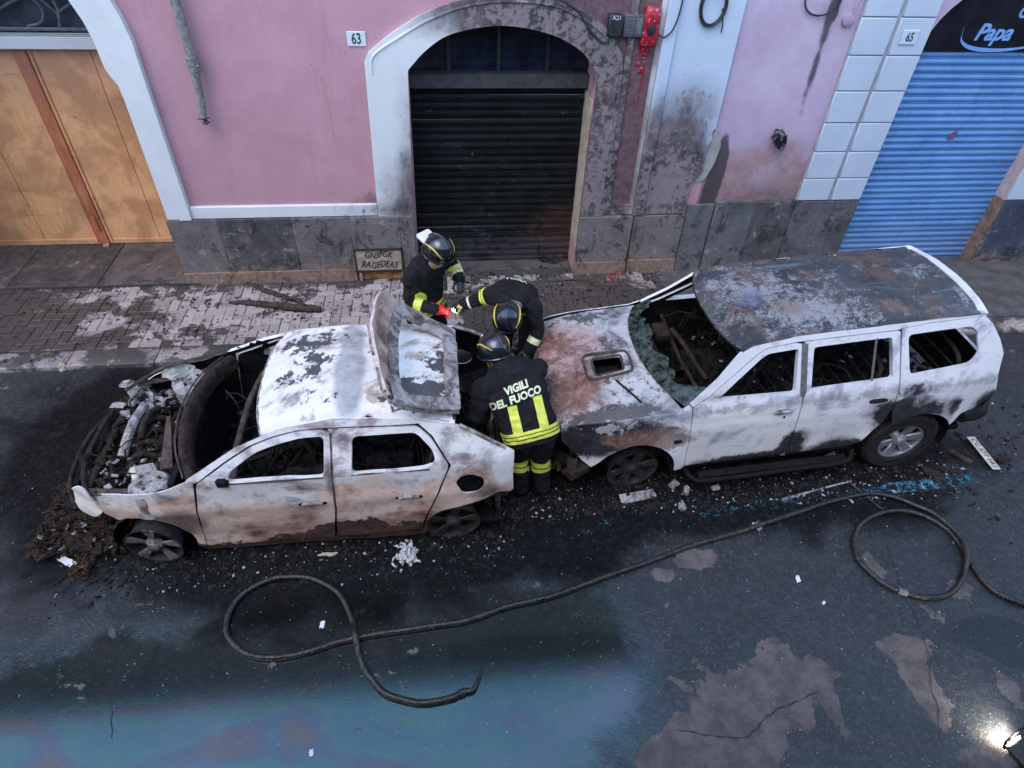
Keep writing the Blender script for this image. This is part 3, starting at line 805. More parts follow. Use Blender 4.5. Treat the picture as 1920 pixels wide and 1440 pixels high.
# --- ashlar blocks at 65
ASH = m_white('pale_ashlar', (), base=(.46, .51, .61))  # pale blocks carry blue beacon light in their base tone
zs = [1.105, 1.42, 1.78, 2.15, 2.53, 2.93, 3.33, 3.75]
for c_, d_ in ((4.79, 5.215), (5.265, 5.685)):
    for z0, z1 in zip(zs, zs[1:]):
        bm = bmesh.new(); box(bm, c_, d_, YW - .055 - rng.uniform(0, .004), YW + .03, z0 + .006, z1 - .006, bevel=.008); bpart('ashlar_block', bm, ASH, h65, True, 40)
bm = bmesh.new(); box(bm, 4.785, 5.687, YW - .03, YW + .03, 1.10, 3.76); bpart('joint_backing', bm, plain('ashlar_joint', (.30, .30, .34), .8), h65)
blocks(h65, [4.785, 5.69], -.05, 1.098, STONE_R, .06)
za = [1.06, 1.55, 2.1, 2.6, 2.95]
for z0, z1 in zip(za, za[1:]):
    bm = bmesh.new(); box(bm, 7.88, 8.75, YW - .055, YW + .03, z0 + .004, z1 - .004, bevel=.008); bpart('ashlar_block', bm, ASH, h65, True, 40)
blocks(h65, [7.885, 8.75], -.05, 1.055, STONE_PEEL, .06)
bm = bmesh.new(); box(bm, 7.86, 7.879, YW - .055, YW + .16, 1.06, 2.93); bpart('reveal', bm, plain('pinkish_reveal', (.44, .33, .33), .8), h65)
bm = bmesh.new(); box(bm, 7.86, 7.879, YW - .06, YW + .16, -.05, 1.055); bpart('reveal', bm, plain('rusty_reveal', (.20, .12, .085), .8, var=.4, scale=8), h65)
YS = YW + .15
ss = part_empty('roller_shutter', h65, (6.78, YS, 0))
sm = slat_mesh(2.16, .0875, SHUT_BLUE, .020)
for k in range(33):
    o = bpy.data.objects.new('slat', sm); COL.objects.link(o); o.parent = ss; o.location = (0, rng.uniform(-.004, .004), .03 + k * .088); o.rotation_euler = (rng.gauss(0, .025), 0, rng.gauss(0, .0015))
bm = bmesh.new(); prism(bm, [(5.70, 2.935), (7.87, 2.935)] + ellarc(6.785, 2.95, 1.085, .835, 3, 177, 18), [], YS - .035, YS + .05); sgn = bpart('shop_sign', bm, SIGNB, h65)
def put_text(s, size, loc, mat, par, name, ex=.004, shear=0.0, bold=0.0, rotz=0.0, sx=1.0):
    me = text_mesh(s, size, ex, shear, bold)
    Mx = Matrix.Translation(loc) @ Matrix.Rotation(math.pi / 2, 4, 'X') @ Matrix.Rotation(rotz, 4, 'Z') @ Matrix.Diagonal((sx, 1, 1, 1))
    bm = bmesh.new(); bm.from_mesh(me); bpy.data.meshes.remove(me)
    for v in bm.verts: v.co = Mx @ v.co
    return bpart(name, bm, mat, par)
put_text('Papa', .25, (6.62, YS - .040, 3.14), SIGNT, sgn, 'lettering', .003, .25, .006)
put_text('On', .18, (6.92, YS - .040, 3.36), SIGNT, sgn, 'lettering', .003, .25, .004)
bm = bmesh.new(); sw = spline([(6.20, 3.20), (6.24, 3.06), (6.38, 2.985), (6.62, 2.955), (6.95, 2.965), (7.3, 3.02)], 6)
prev = None
for k, (a_, b_) in enumerate(sw):
    ww = .006 + .016 * math.sin(math.pi * k / (len(sw) - 1))
    cur = [bm.verts.new((a_, YS - .041, b_ - ww)), bm.verts.new((a_, YS - .041, b_ + ww))]
    if prev: bm.faces.new((prev[0], cur[0], cur[1], prev[1]))
    prev = cur
bpart('swoosh', bm, SIGNT, sgn)
bm = bmesh.new(); prism(bm, fillet([(6.71, 1.95), (6.80, 1.98), (6.78, 1.87), (6.70, 1.85)], .02), [], YS - .030, YS - .026); bpart('paint_mark', bm, plain('faded_red_mark', (.16, .06, .13), .6), h65)

# ================================================================== THINGS ON THE WALL
def plate(name, label, txt, cx_, cz_, w_, h_, mat, ink, size, y=YW):
    t_ = thing(name, label, 'number plate', (cx_, y, cz_))
    bm = bmesh.new(); box(bm, -w_ / 2, w_ / 2, -.014, .0, -h_ / 2, h_ / 2, bevel=.004); finish(bm, 'tile', mat, t_, False)
    me = text_mesh(txt, size, .001, 0, .002); bm = bmesh.new(); bm.from_mesh(me); bpy.data.meshes.remove(me)
    Mx = Matrix.Translation((0, -.0155, 0)) @ Matrix.Rotation(math.pi / 2, 4, 'X') @ Matrix.Diagonal((.72, 1, 1, 1))
    for v in bm.verts: v.co = Mx @ v.co
    finish(bm, 'numerals', ink, t_, False)
plate('house_number', 'white tile with number 63 on the pink wall', '63', -.86, 3.06, .20, .145, ENAMEL, INKG, .15)
plate('house_number', 'pale blue tile with number 65 on the ashlar blocks', '65', 5.44, 3.13, .20, .15, ENAMEL_B, INK, .13, YW - .061)
# broken fibre-cement downpipe
dpz = thing('downpipe', 'broken grey downpipe ending halfway down the pink wall', 'pipe', (-2.62, YW - .09, 2.2))
def rel(bm, t_, name, mat, smooth=True, angle=40):
    for v in bm.verts: v.co -= t_.location
    return finish(bm, name, mat, t_, smooth, angle)
bm = bmesh.new(); tube(bm, [(-2.60, YW - .09, 5.5), (-2.60, YW - .09, 4), (-2.595, YW - .09, 2.86)], .050, 14); rel(bm, dpz, 'upper_pipe', CLAY)
bm = bmesh.new(); tube(bm, [(-2.595, YW - .09, 2.90), (-2.595, YW - .09, 2.76)], [.066, .060], 14); tube(bm, [(-2.66, YW - .13, 2.83), (-2.53, YW - .13, 2.815)], .012, 6); rel(bm, dpz, 'collar', CLAY)
bm = bmesh.new(); tube(bm, [(-2.60, YW - .09, 2.78), (-2.62, YW - .09, 2.5), (-2.645, YW - .10, 2.27)], [.046, .044, .040], 14); rel(bm, dpz, 'lower_pipe', CLAY)
bm = bmesh.new(); 
for k in range(6): chunk(bm, (-2.645 + rng.uniform(-.04, .04), YW - .10 + rng.uniform(-.04, .03), 2.21 + rng.uniform(-.02, .05)), .035, rng)
rel(bm, dpz, 'broken_end', plain('burnt_pipe_end', (.05, .045, .045), .8), False)
# burnt soot marks of splashes on pink wall are part of the plaster material; fixtures follow
t_ = thing('junction_box', 'small black burnt camera box beside the garage arch', 'box', (1.95, YW, 3.2))
bm = bmesh.new(); box(bm, 1.87, 2.03, YW - .12, YW, 3.12, 3.34, bevel=.015); rel(bm, t_, 'case', BLACKM)
bm = bmesh.new(); tube(bm, spline([(1.93, YW - .06, 3.13), (1.86, YW - .07, 3.05), (1.74, YW - .07, 3.12), (1.62, YW - .06, 3.25), (1.5, YW - .05, 3.38), (1.2, YW - .05, 3.52)], 5), .012, 6); rel(bm, t_, 'cable', CABLE)
put = text_mesh('A21', .06, .001); bm = bmesh.new(); bm.from_mesh(put); bpy.data.meshes.remove(put)
for v in bm.verts: v.co = Matrix.Rotation(math.pi / 2, 4, 'X') @ v.co + Vector((1.95, YW - .122, 3.31))
rel(bm, t_, 'lettering', ENAMEL, False)
t_ = thing('intercom_panel', 'scorched intercom panel with louvred front between black box and red box', 'panel', (2.14, YW, 3.2))
bm = bmesh.new(); box(bm, 2.05, 2.27, YW - .07, YW - .0, 3.11, 3.33, bevel=.008); rel(bm, t_, 'case', plain('scorched_grey_box', (.11, .085, .11), .6, var=.3))
bm = bmesh.new()
for k in range(8): box(bm, 2.07, 2.17, YW - .080, YW - .068, 3.135 + k * .021, 3.146 + k * .021)
rel(bm, t_, 'louvre', GREYM, False)
bm = bmesh.new(); box(bm, 2.19, 2.25, YW - .080, YW - .069, 3.14, 3.30, bevel=.004); rel(bm, t_, 'key_plate', GREYM, False)
t_ = thing('red_wall_box', 'melted red plastic box with red drips running down the wall', 'box', (2.35, YW, 3.2))
bm = bmesh.new(); box(bm, 2.27, 2.45, YW - .085, YW - .001, 3.02, 3.41, bevel=.02)
bmesh.ops.subdivide_edges(bm, edges=bm.edges[:], cuts=3, use_grid_fill=True)
for v in bm.verts:
    if v.co.y < YW - .01: v.co += Vector((mnoise.noise(v.co * 9) * .015, mnoise.noise(v.co * 14 + Vector((5, 0, 0))) * .02, mnoise.noise(v.co * 9 + Vector((9, 0, 0))) * .015))
rel(bm, t_, 'case', RED, True, 70)
bm = bmesh.new(); lathe(bm, [(.0, .03), (.045, .025), (.055, 0), (.05, -.02)], 14, Matrix.Translation((2.36, YW - .09, 3.19)) @ Matrix.Rotation(math.pi / 2, 4, 'X')); rel(bm, t_, 'burnt_button', BLACKM)
for k in range(9):
    bm = bmesh.new(); x0 = 2.28 + rng.uniform(0, .13); z0 = 3.04; L_ = rng.choice((.12, .2, .28, .5, .75))
    tube(bm, [(x0, YW - .006, z0), (x0 - .01, YW - .007, z0 - L_ * .5), (x0 - .015 + rng.uniform(-.01, .01), YW - .006, z0 - L_)], [.010, .007, .003], 6); rel(bm, t_, 'drip', RED)
for k in range(7):
    bm = bmesh.new(); q = (2.27 + rng.uniform(0, .13), YW - .004, 2.80 + rng.uniform(-.10, .12)); lathe(bm, [(rng.uniform(.015, .035), 0), (.008, .012)], 8, Matrix.Translation(q) @ Matrix.Rotation(math.pi / 2, 4, 'X')); rel(bm, t_, 'splash', RED)
def coil(name, label, c, rx, rz, turns, y, tail):
    t_ = thing(name, label, 'cable', c)
    bm = bmesh.new(); pts = []
    for k in range(int(turns * 24) + 1):
        a_ = k / 24 * 2 * math.pi; q = 1 + .06 * math.sin(a_ * .37 + 1)
        pts.append((c[0] + rx * q * math.sin(a_), y - .03 - .015 * math.sin(a_ * 1.3), c[2] + rz * q * math.cos(a_)))
    tube(bm, pts, .010, 6); tube(bm, spline(tail, 5), .007, 6)
    rel(bm, t_, 'loop', CABLE)
    bm = bmesh.new(); box(bm, c[0] - .03, c[0] + .03, y - .06, y, c[2] + rz - .03, c[2] + rz + .04, bevel=.01); rel(bm, t_, 'clip', BLACKM)
coil('cable_coil', 'coil of black cable hanging on the white wall panel', (3.02, YW - .04, 3.42), .14, .19, 3.3, YW - .035, [(3.13, YW - .06, 3.4), (3.17, YW - .06, 3.25), (3.18, YW - .05, 3.16)])
coil('cable_coil', 'black hose loop at the top of the lilac wall', (4.27, YW, 3.52), .20, .18, 1.2, YW, [(4.43, YW - .04, 3.6), (4.47, YW - .05, 3.4), (4.46, YW - .05, 3.28)])
t_ = thing('loose_cable', 'thin black cable drooping from the red box over the corner strip', 'cable', (2.6, YW - .08, 3.2))
bm = bmesh.new(); tube(bm, spline([(2.45, YW - .05, 3.14), (2.52, YW - .09, 3.12), (2.60, YW - .10, 3.20), (2.645, YW - .10, 3.4), (2.65, YW - .10, 3.8)], 6), .009, 6); rel(bm, t_, 'wire', CABLE)
t_ = thing('wall_socket', 'round plastered socket with pipe near the top of the lilac wall', 'socket', (4.72, YW, 3.3))
bm = bmesh.new(); lathe(bm, [(.075, 0), (.07, .03), (.04, .045), (.0, .045)], 16, Matrix.Translation((4.66, YW + .01, 3.29)) @ Matrix.Rotation(math.pi / 2, 4, 'X')); rel(bm, t_, 'cap', plain('mauve_cap', (.36, .27, .36), .8))
bm = bmesh.new(); tube(bm, [(4.68, YW - .02, 3.34), (4.73, YW - .02, 3.9)], .012, 6); rel(bm, t_, 'conduit', plain('mauve_conduit', (.36, .28, .38), .8))
t_ = thing('burnt_lamp', 'charred black lamp fitting hanging on the lilac wall', 'lamp', (4.2, YW, 2.0))
bm = bmesh.new(); bmesh.ops.create_icosphere(bm, subdivisions=3, radius=1.0)
for v in bm.verts:
    q = v.co.copy(); v.co = Vector((4.25 + q.x * .085, YW - .08 + q.y * .08, 1.965 + q.z * .10 - .05 * q.x)) + q * mnoise.noise(q * 2.2) * .06
rel(bm, t_, 'shade', plain('charred_plastic', (.015, .015, .017), .25, var=.5), True, 60)
bm = bmesh.new(); box(bm, 4.24, 4.33, YW - .14, YW - .06, 1.84, 1.93, M=None, bevel=.02); rel(bm, t_, 'melted_rim', GREYM)
bm = bmesh.new(); tube(bm, [(4.21, YW, 2.04), (4.22, YW - .06, 2.03)], .03, 8); rel(bm, t_, 'bracket', BLACKM)
# utility hatch with scrawled lettering, at the foot of the pink wall
t_ = thing('utility_hatch', 'cream metal utility hatch with scrawled black lettering beside the standing firefighter', 'hatch', (-.9, YW - .06, 0))
bm = bmesh.new(); box(bm, -1.205, -.60, YW - .10, YW - .03, .215, .525, bevel=.006); rel(bm, t_, 'door', CREAM)
for (a_, b_, c_, d_) in ((-1.215, -.59, .525, .54), (-1.215, -.59, .195, .21), (-1.22, -1.207, .195, .54), (-.597, -.585, .195, .54)):
    bm = bmesh.new(); box(bm, a_, b_, YW - .112, YW - .03, c_, d_); rel(bm, t_, 'frame', BLACKM, False)
for a_ in (-1.17, -.60):
    bm = bmesh.new(); tube(bm, [(a_, YW - .085, .2), (a_, YW - .085, .05)], .02, 8); rel(bm, t_, 'leg', CREAM)
bm = bmesh.new(); box(bm, -1.21, -.59, YW - .05, YW - .02, .055, .194); rel(bm, t_, 'recess', plain('rusty_recess', (.34, .16, .05), .8, var=.6, scale=9), False)
for s_, z_, sz in (('GNSPGK', .455, .135), ('RAGEDEAS', .305, .14)):
    me = text_mesh(s_, sz, .001, .1, .001); bm = bmesh.new(); bm.from_mesh(me); bpy.data.meshes.remove(me)
    for v in bm.verts:
        q = Matrix.Rotation(math.pi / 2, 4, 'X') @ (Matrix.Diagonal((.70, 1, 1, 1)) @ v.co); v.co = q + Vector((-.90 + .01 * math.sin(q.z * 40), YW - .1035, z_ + .012 * math.sin(q.x * 23)))
    rel(bm, t_, 'scrawl', INK, False)

# ================================================================== BURNT METAL
def m_car1(name, roof=False):
    t = T(name); p = t.P(); x, y, z = t.xyz(p)
    n1 = t.noise(p, 2.0, 7, .62, .6); n2 = t.noise(p, 7, 8, .72, .3, seed=3); n3 = t.noise(t.vmap(p, scale=(.9, 1, 1.25), rot=(0, .3, 0)), 2.8, 7, .64, .35, seed=8); n4 = t.noise(p, 40, 4, .7, seed=5)
    n6 = t.noise(p, 14, 8, .78, .6, seed=15)
    if not roof:
        q = n3 + (z - .68) * .10 + (n2 - .5) * .12
        c = q.ramp([(.29, (.06, .055, .065)), (.36, (.26, .25, .30)), (.42, (.54, .53, .57)), (.49, (.76, .75, .75)), (.57, (.70, .67, .66)), (.63, (.42, .37, .38)), (.72, (.16, .13, .14))])
        pinkm = ((.88 - z) * 2.4 + (n1 - .5) * 3.0).step(.0, .5)
        pk = (n3 * .6 + n1 * .4 + (n2 - .5) * .15).ramp([(.34, (.09, .055, .05)), (.41, (.34, .19, .14)), (.47, (.58, .37, .29)), (.54, (.74, .57, .49)), (.61, (.50, .29, .21)), (.69, (.18, .095, .07))])
        c = t.mix(pinkm * .9, c, pk)
        # rust-brown skirt below a ragged peel line, with a few flakes of white left on it
        xr = (x + 1.55).step(-.30, .35)
        line = .17 + xr * .17 + (n2 - .5) * .34 + (n1 - .5) * .40
        low = (line - z).step(.0, .018)
        c = t.mix(low * .96, c, t.mix(n6.step(.35, .65), (.022, .013, .012), (.090, .047, .038)))
        fl = (low * .35 + (n2 - .5) * 2.4).step(.74, .77) * low
        c = t.mix(fl, c, (.66, .62, .60))
        dk = t.blobs(p, [((-2.30, -.8, .50), (.40, .4, .22), 1.5), ((-.1, -.8, 1.05), (.12, .5, .3), .9), ((.3, -.8, .62), (.40, .5, .25), .9), ((.28, -.8, 1.0), (.3, .6, .2), .7), ((-1.02, -.8, 1.0), (.09, .5, .5), .8), ((-1.9, -.7, 1.05), (.3, .4, .12), .6)])
        d = (dk + (n1 - .5) * 2.4).step(.30, .95)
        c = t.mix(d * .8, c, t.mix(n6.step(.3, .7), (.035, .028, .028), (.17, .13, .12)))
    else:
        q = n3 + (n2 - .5) * .14
        c = q.ramp([(.32, (.16, .14, .14)), (.40, (.42, .39, .375)), (.46, (.74, .72, .71)), (.57, (.80, .79, .79)), (.63, (.50, .44, .40)), (.71, (.22, .165, .14))])
        bl = t.blobs(p, [((-1.25, .36, 1.4), (.45, .26, .6), 1.3), ((-1.12, .02, 1.4), (.34, .26, .6), 1.0), ((-.25, -.38, 1.4), (.46, .26, .6), 1.6), ((-.1, .05, 1.4), (.3, .34, .6), 1.2), ((-1.42, -.14, 1.4), (.2, .14, .6), 1.0), ((-.6, .30, 1.4), (.3, .24, .5), .8), ((-1.1, -.35, 1.4), (.3, .14, .5), .7)])
        fl = (bl * .70 + (n2 - .5) * 2.7 + (n6 - .5) * .8).step(.48, .51)
        edge = (bl * .70 + (n2 - .5) * 2.7 + (n6 - .5) * .8).step(.30, .48)
        tint = (t.blobs(p, [((-.85, 0, 1.4), (.18, .9, .6), 1.8)]) + (n1 - .5) * 1.4).step(.3, .9)
        c = t.mix(tint * .8, c, t.mix(n2.step(.3, .7), (.22, .25, .29), (.42, .44, .46)))
        c = t.mix(edge * .4, c, (.36, .35, .36))
        c = t.mix(fl * .95, c, t.mix(n4, (.018, .020, .025), (.085, .085, .095)))
    c = t.mix(n6.step(.60, .70) * .45, c, (.13, .115, .115))
    t.set(col=c, rough=.60 + (n2 - .5) * .5, metal=.12, spec=.4)
    t.bump(n2 * .8 + n6 * .5 + n4 * .2, .35, .014)
    return t.m
def m_car2(name, part='side'):
    t = T(name); p = t.P(); x, y, z = t.xyz(p)
    n1 = t.noise(p, 2.0, 7, .65, .8); n2 = t.noise(p, 8, 8, .75, .4, seed=3); n3 = t.noise(p, 2.6, 7, .62, .6, seed=8); n4 = t.noise(p, 55, 4, .75, seed=5)
    n6 = t.noise(p, 16, 8, .78, .5, seed=15)
    if part == 'side':
        q = n3 + (n2 - .5) * .12
        c = q.ramp([(.28, (.22, .215, .27)), (.37, (.48, .48, .56)), (.44, (.72, .72, .76)), (.58, (.76, .76, .78)), (.66, (.58, .57, .64)), (.75, (.28, .26, .31))])
        smd = t.noise(t.vmap(p, scale=(.5, 1, 1.8)), 5, 7, .7, .8, seed=22)
        c = t.mix(smd.step(.56, .72) * .55, c, (.24, .23, .29))  # lavender-grey shade of the side put into the colour, plus smoky smudges
        c = t.mix(((z - 1.12).abs() * -6.0 + .55 + (n2 - .5) * 1.8).step(.1, .6) * .6, c, (.15, .135, .16))
        B = [((-2.85, -.85, .95), (.62, .5, .28), 1.35), ((-3.25, -.8, .95), (.38, .5, .38), 1.6), ((-1.22, -.86, .62), (.20, .4, .24), 1.6), ((-.36, -.86, .85), (.24, .4, .36), 1.2), ((-.05, -.86, .86), (.48, .4, .18), 1.5), ((-.1, -.86, 1.08), (.22, .4, .16), 1.0), ((.35, -.86, .85), (.12, .4, .24), .9), ((.72, -.8, .82), (.2, .5, .2), 1.6), ((-1.6, -.86, .42), (.9, .4, .16), 1.6), ((-.7, -.86, .47), (.4, .4, .16), 1.4), ((-1.25, -.8, 1.4), (.10, .4, .3), .6), ((-1.9, -.8, 1.24), (.5, .4, .06), .5)]
        b = t.blobs(p, B)
        soft = (b + (n1 - .5) * 2.0 + (n6 - .5) * .5).step(.10, .85)
        c = t.mix(soft * .7, c, t.mix(n6.step(.35, .65), (.055, .050, .065), (.20, .185, .215)))
        hard = (b + (n2 - .5) * 1.9 + (n6 - .5) * .8).step(.40, .85)
        c = t.mix(hard * .94, c, t.mix(n6.step(.4, .7), (.010, .010, .013), (.040, .038, .046)))
        rust = (t.blobs(p, [((-2.55, -.86, .86), (.45, .5, .20), 1.4), ((-2.95, -.86, .93), (.35, .5, .14), 1.0)]) + (n2 - .5) * 2.0).step(.3, .7)
        c = t.mix(rust * .8, c, t.mix(n6.step(.3, .7), (.09, .048, .036), (.25, .15, .12)))
        pale = (t.blobs(p, [((-3.0, -.86, 1.05), (.40, .5, .16), 1.0)]) + (n2 - .5) * 2.6).step(.65, .72)
        c = t.mix(pale * .8, c, (.45, .44, .45))
        c = t.mix(n6.step(.63, .70) * .35, c, (.20, .18, .19))
    elif part == 'roof':
        c = t.mix(n1.step(.35, .65), (.022, .026, .034), (.065, .068, .078))
        ab = t.blobs(p, [((-1.3, -.15, 1.7), (.85, .7, .8), 1.1), ((-.95, -.38, 1.7), (.65, .3, .8), .9), ((-1.6, .3, 1.7), (.5, .5, .8), .8), ((.2, .05, 1.7), (.3, .2, .8), 1.0), ((.3, -.4, 1.7), (.5, .2, .8), .45)])
        fr = (ab * .45 + (n2 - .5) * 2.4 + (n4 - .5) * 1.1 + (n6 - .5) * 1.6).step(.15, .6)
        c = t.mix(fr * .85, c, t.mix(n4, (.17, .17, .20), (.42, .41, .43)))
        bl = (t.blobs(p, [((-1.55, -.05, 1.7), (.26, .28, .8), 1.0)]) + (n1 - .5) * 1.4).step(.25, .8)
        c = t.mix(bl * .65, c, (.065, .105, .17))
        tn = (t.blobs(p, [((-1.28, -.22, 1.7), (.3, .3, .8), 1.0), ((-.35, -.38, 1.7), (.3, .2, .8), .9)]) + (n2 - .5) * 1.8).step(.3, .8)
        c = t.mix(tn * .6, c, (.17, .125, .10))
        c = t.mix((n3 + (n6 - .5) * .5).step(.52, .66) * .6, c, (.13, .085, .062))
        st_ = t.noise(t.vmap(p, scale=(.5, 2.2, 1), rot=(0, 0, .5)), 3.0, 7, .68, .8, seed=17)
        c = t.mix(st_.step(.56, .70) * .5, c, (.17, .21, .22))
        c = t.mix(n6.step(.55, .68) * .5, c, (.012, .012, .014))
    elif part == 'hood':
        q = n3 + (n2 - .5) * .2
        c = q.ramp([(.30, (.08, .08, .09)), (.40, (.22, .22, .24)), (.48, (.40, .40, .42)), (.56, (.50, .49, .50)), (.64, (.28, .26, .26)), (.74, (.10, .09, .09))])
        pk = (t.blobs(p, [((-3.2, .05, 1.05), (.6, 1.0, .5), 1.3)]) + (n1 - .5) * 2.2).step(.15, .8)
        c = t.mix(pk * .85, c, (n3 * .5 + n6 * .5).ramp([(.36, (.10, .05, .045)), (.44, (.25, .13, .115)), (.52, (.40, .28, .27)), (.60, (.48, .38, .375)), (.68, (.22, .12, .105))]))
        ru = (t.blobs(p, [((-3.3, -.45, 1.05), (.5, .6, .6), 1.0), ((-3.45, .3, 1.05), (.4, .6, .6), .9)]) + (n2 - .5) * 3.4 + (n6 - .5) * 1.8).step(.15, .8)
        c = t.mix(ru * .85, c, t.mix(n6.step(.35, .65), (.10, .038, .025), (.27, .125, .082)))
        sp = (n6 + (n2 - .5) * .9).step(.60, .68)
        c = t.mix(sp * .75, c, (.028, .022, .022))
        dk = (t.blobs(p, [((-2.9, -.15, 1.12), (.46, .38, .5), 1.0), ((-2.9, .72, 1.05), (.7, .24, .4), 1.0), ((-2.95, -.74, 1.08), (.8, .16, .4), 1.5), ((-2.75, .25, 1.1), (.3, .3, .4), .8), ((-3.5, .0, 1.0), (.12, 1., .4), .8)]) + (n2 - .5) * 2.4).step(.40, .75)
        c = t.mix(dk * .88, c, t.mix(n6, (.020, .018, .019), (.10, .09, .088)))
        wf = ((n2 - .5) * 2.6 + (n3 - .5) * 1.4).step(.52, .57)
        c = t.mix(wf * .7, c, (.60, .58, .58))
    t.set(col=c, rough=(.34 if part == 'side' else .68) + (n2 - .5) * .3, metal=.1, spec=.45)
    t.bump(n2 * .6 + n6 * .5 + n4 * .25, .14 if part == 'side' else .5, .012)
    return t.m
def m_char(name, a, b, sc=9, rough=.8):
    t = T(name); p = t.P(); n = t.noise(p, sc, 6, .75, .5); n2 = t.noise(p, sc * 5, 4, .7, seed=4)
    c = t.mix(n.step(.3, .7), a, b)
    t.set(col=c, rough=rough, spec=.18 if rough > .5 else .5); t.bump(n + n2 * .5, .5, .02); return t.m
def m_mottle(name):
    t = T(name); p = t.P(); n = t.noise(p, 6, 8, .75, .9); n2 = t.noise(p, 22, 7, .78, seed=4)
    c = (n + (n2 - .5) * .2).ramp([(.30, (.035, .027, .025)), (.42, (.13, .105, .10)), (.50, (.27, .25, .25)), (.58, (.42, .40, .40)), (.68, (.24, .18, .155))])
    c = t.mix(n2.step(.60, .68) * .6, c, (.05, .04, .038))
    t.set(col=c, rough=.65); t.bump(n + n2 * .6, .5, .02); return t.m
CAR1, CAR1R = m_car1('burnt_white_body'), m_car1('burnt_white_roof', True)
CAR2S, CAR2R, CAR2H = m_car2('scorched_white_body'), m_car2('burnt_dark_roof', 'roof'), m_car2('burnt_rusty_bonnet', 'hood')
CHAR = m_char('char', (.004, .004, .004), (.014, .013, .013))
CHARB = m_char('brown_char', (.010, .008, .007), (.050, .034, .026), 14)
RUSTB = m_char('rust_brown_steel', (.030, .021, .019), (.12, .088, .078), 10)
ASHM = m_mottle('ash_grey_metal')
ASHW = m_char('white_ash_alloy', (.45, .40, .33), (.75, .70, .60), 7, .7)
RIMD = m_char('burnt_alloy', (.07, .055, .05), (.28, .24, .23), 12, .45)
RIMK = m_char('black_burnt_rim', (.016, .016, .018), (.05, .046, .046), 12, .6)
ALLOY = plain('silver_alloy', (.42, .42, .44), .32, .7, .12, 20, .05)
TYRE = m_char('tyre_rubber', (.012, .012, .013), (.032, .030, .031), 24, .75)
GLASSG = plain('melted_green_glass', (.075, .100, .088), .15, var=.9, scale=16, bump=.12)
SEATC = m_char('burnt_seat', (.008, .007, .007), (.040, .035, .033), 10)

def wheel(par, loc, r, w_, rim_r, spokes, mat_rim, mat_tyre, steer=0.0, facing=-1, tyre=True, lean=0.0, style='spoke'):
    """wheel with its axis along local Y, outer face towards facing*Y"""
    wh = bpy.data.objects.new('wheel', None); COL.objects.link(wh); wh.parent = par
    wh.location = loc; wh.rotation_euler = (R_(lean), 0, R_(steer) + (math.pi if facing > 0 else 0)); wh.empty_display_size = .1
    A = Matrix.Rotation(math.pi / 2, 4, 'X')      # lathe Z -> -Y (outwards)
    if tyre:
        bm = bmesh.new()
        h_ = w_ / 2
        lathe(bm, [(rim_r * .97, -h_ * .8), (rim_r * 1.03, -h_), (r * .93, -h_ * 1.02), (r * .985, -h_ * .85), (r, -h_ * .5), (r, h_ * .5), (r * .985, h_ * .85), (r * .93, h_ * 1.02), (rim_r * 1.10, h_ * 1.0), (rim_r * 1.0, h_ * .86), (rim_r * .97, h_ * .8)], 48, A, False)
        for k in range(48):                       # tread lugs
            a_ = 2 * math.pi * k / 48
            for s_ in (-.55, .0, .55):
                Mx = A @ Matrix.Rotation(a_, 4, 'Z') @ Matrix.Translation((r, 0, s_ * h_)) @ Matrix.Rotation(.3 * (1 if s_ >= 0 else -1), 4, 'X')
                box(bm, -.004, .007, -.016, .012, -h_ * .22, h_ * .22, M=Mx)
        finish(bm, 'tyre', mat_tyre, wh, True, 30)
    bm = bmesh.new()
    h_ = w_ / 2
    lathe(bm, [(rim_r * .985, h_ * .82), (rim_r, h_ * .86), (rim_r * .93, h_ * .84), (rim_r * .90, h_ * .60), (rim_r * .86, -h_ * .2), (rim_r * .90, -h_ * .9), (rim_r, -h_ * .95), (rim_r * .96, -h_ * .7)], 40, A, False)
    finish(bm, 'rim', RIMK if mat_rim is RIMD else mat_rim, wh, True, 35)
    bm = bmesh.new(); lathe(bm, [(rim_r * .80, -.02), (rim_r * .80, 0), (.0, 0)], 24, A @ Matrix.Translation((0, 0, -h_ * .1))); finish(bm, 'brake_disc', CHARB, wh)
    for k in range(spokes):
        a_ = 2 * math.pi * k / spokes + .2
        bm = bmesh.new()
        if style == 'twin':                       # pair of thin blades
            for dd in (-1, 1):
                Mx = A @ Matrix.Rotation(a_ + dd * .13, 4, 'Z')
                vs = box(bm, .045, rim_r * .93, -.016, .016, h_ * .42, h_ * .58)
                for v in vs:
                    tt = v.co.x / rim_r; v.co.z += .28 * h_ * tt * tt; v.co.y *= (.7 + .6 * tt); v.co.y += dd * -.016 * (1 - tt)
                    v.co = Mx @ v.co
        else:
            Mx = A @ Matrix.Rotation(a_, 4, 'Z')
            vs = box(bm, .04, rim_r * .94, -.042, .042, h_ * .40, h_ * .62, bevel=.008)
            for v in vs:
                tt = v.co.x / rim_r; v.co.z += .22 * h_ * tt * tt; v.co.y *= (.75 + .55 * tt); v.co = Mx @ v.co
        finish(bm, 'spoke', mat_rim, wh, True, 35)
    bm = bmesh.new(); lathe(bm, [(.075, h_ * .35), (.072, h_ * .62), (.05, h_ * .78), (.045, h_ * .98), (.03, h_ * 1.02), (0, h_ * 1.02)], 18, A); finish(bm, 'hub_cap', mat_rim, wh)
    for k in range(5):
        bm = bmesh.new(); a_ = 2 * math.pi * k / 5; lathe(bm, [(.010, 0), (.010, .02), (0, .02)], 6, A @ Matrix.Translation((.058 * math.cos(a_), .058 * math.sin(a_), h_ * .62))); finish(bm, 'wheel_nut', mat_rim, wh, False)
    return wh
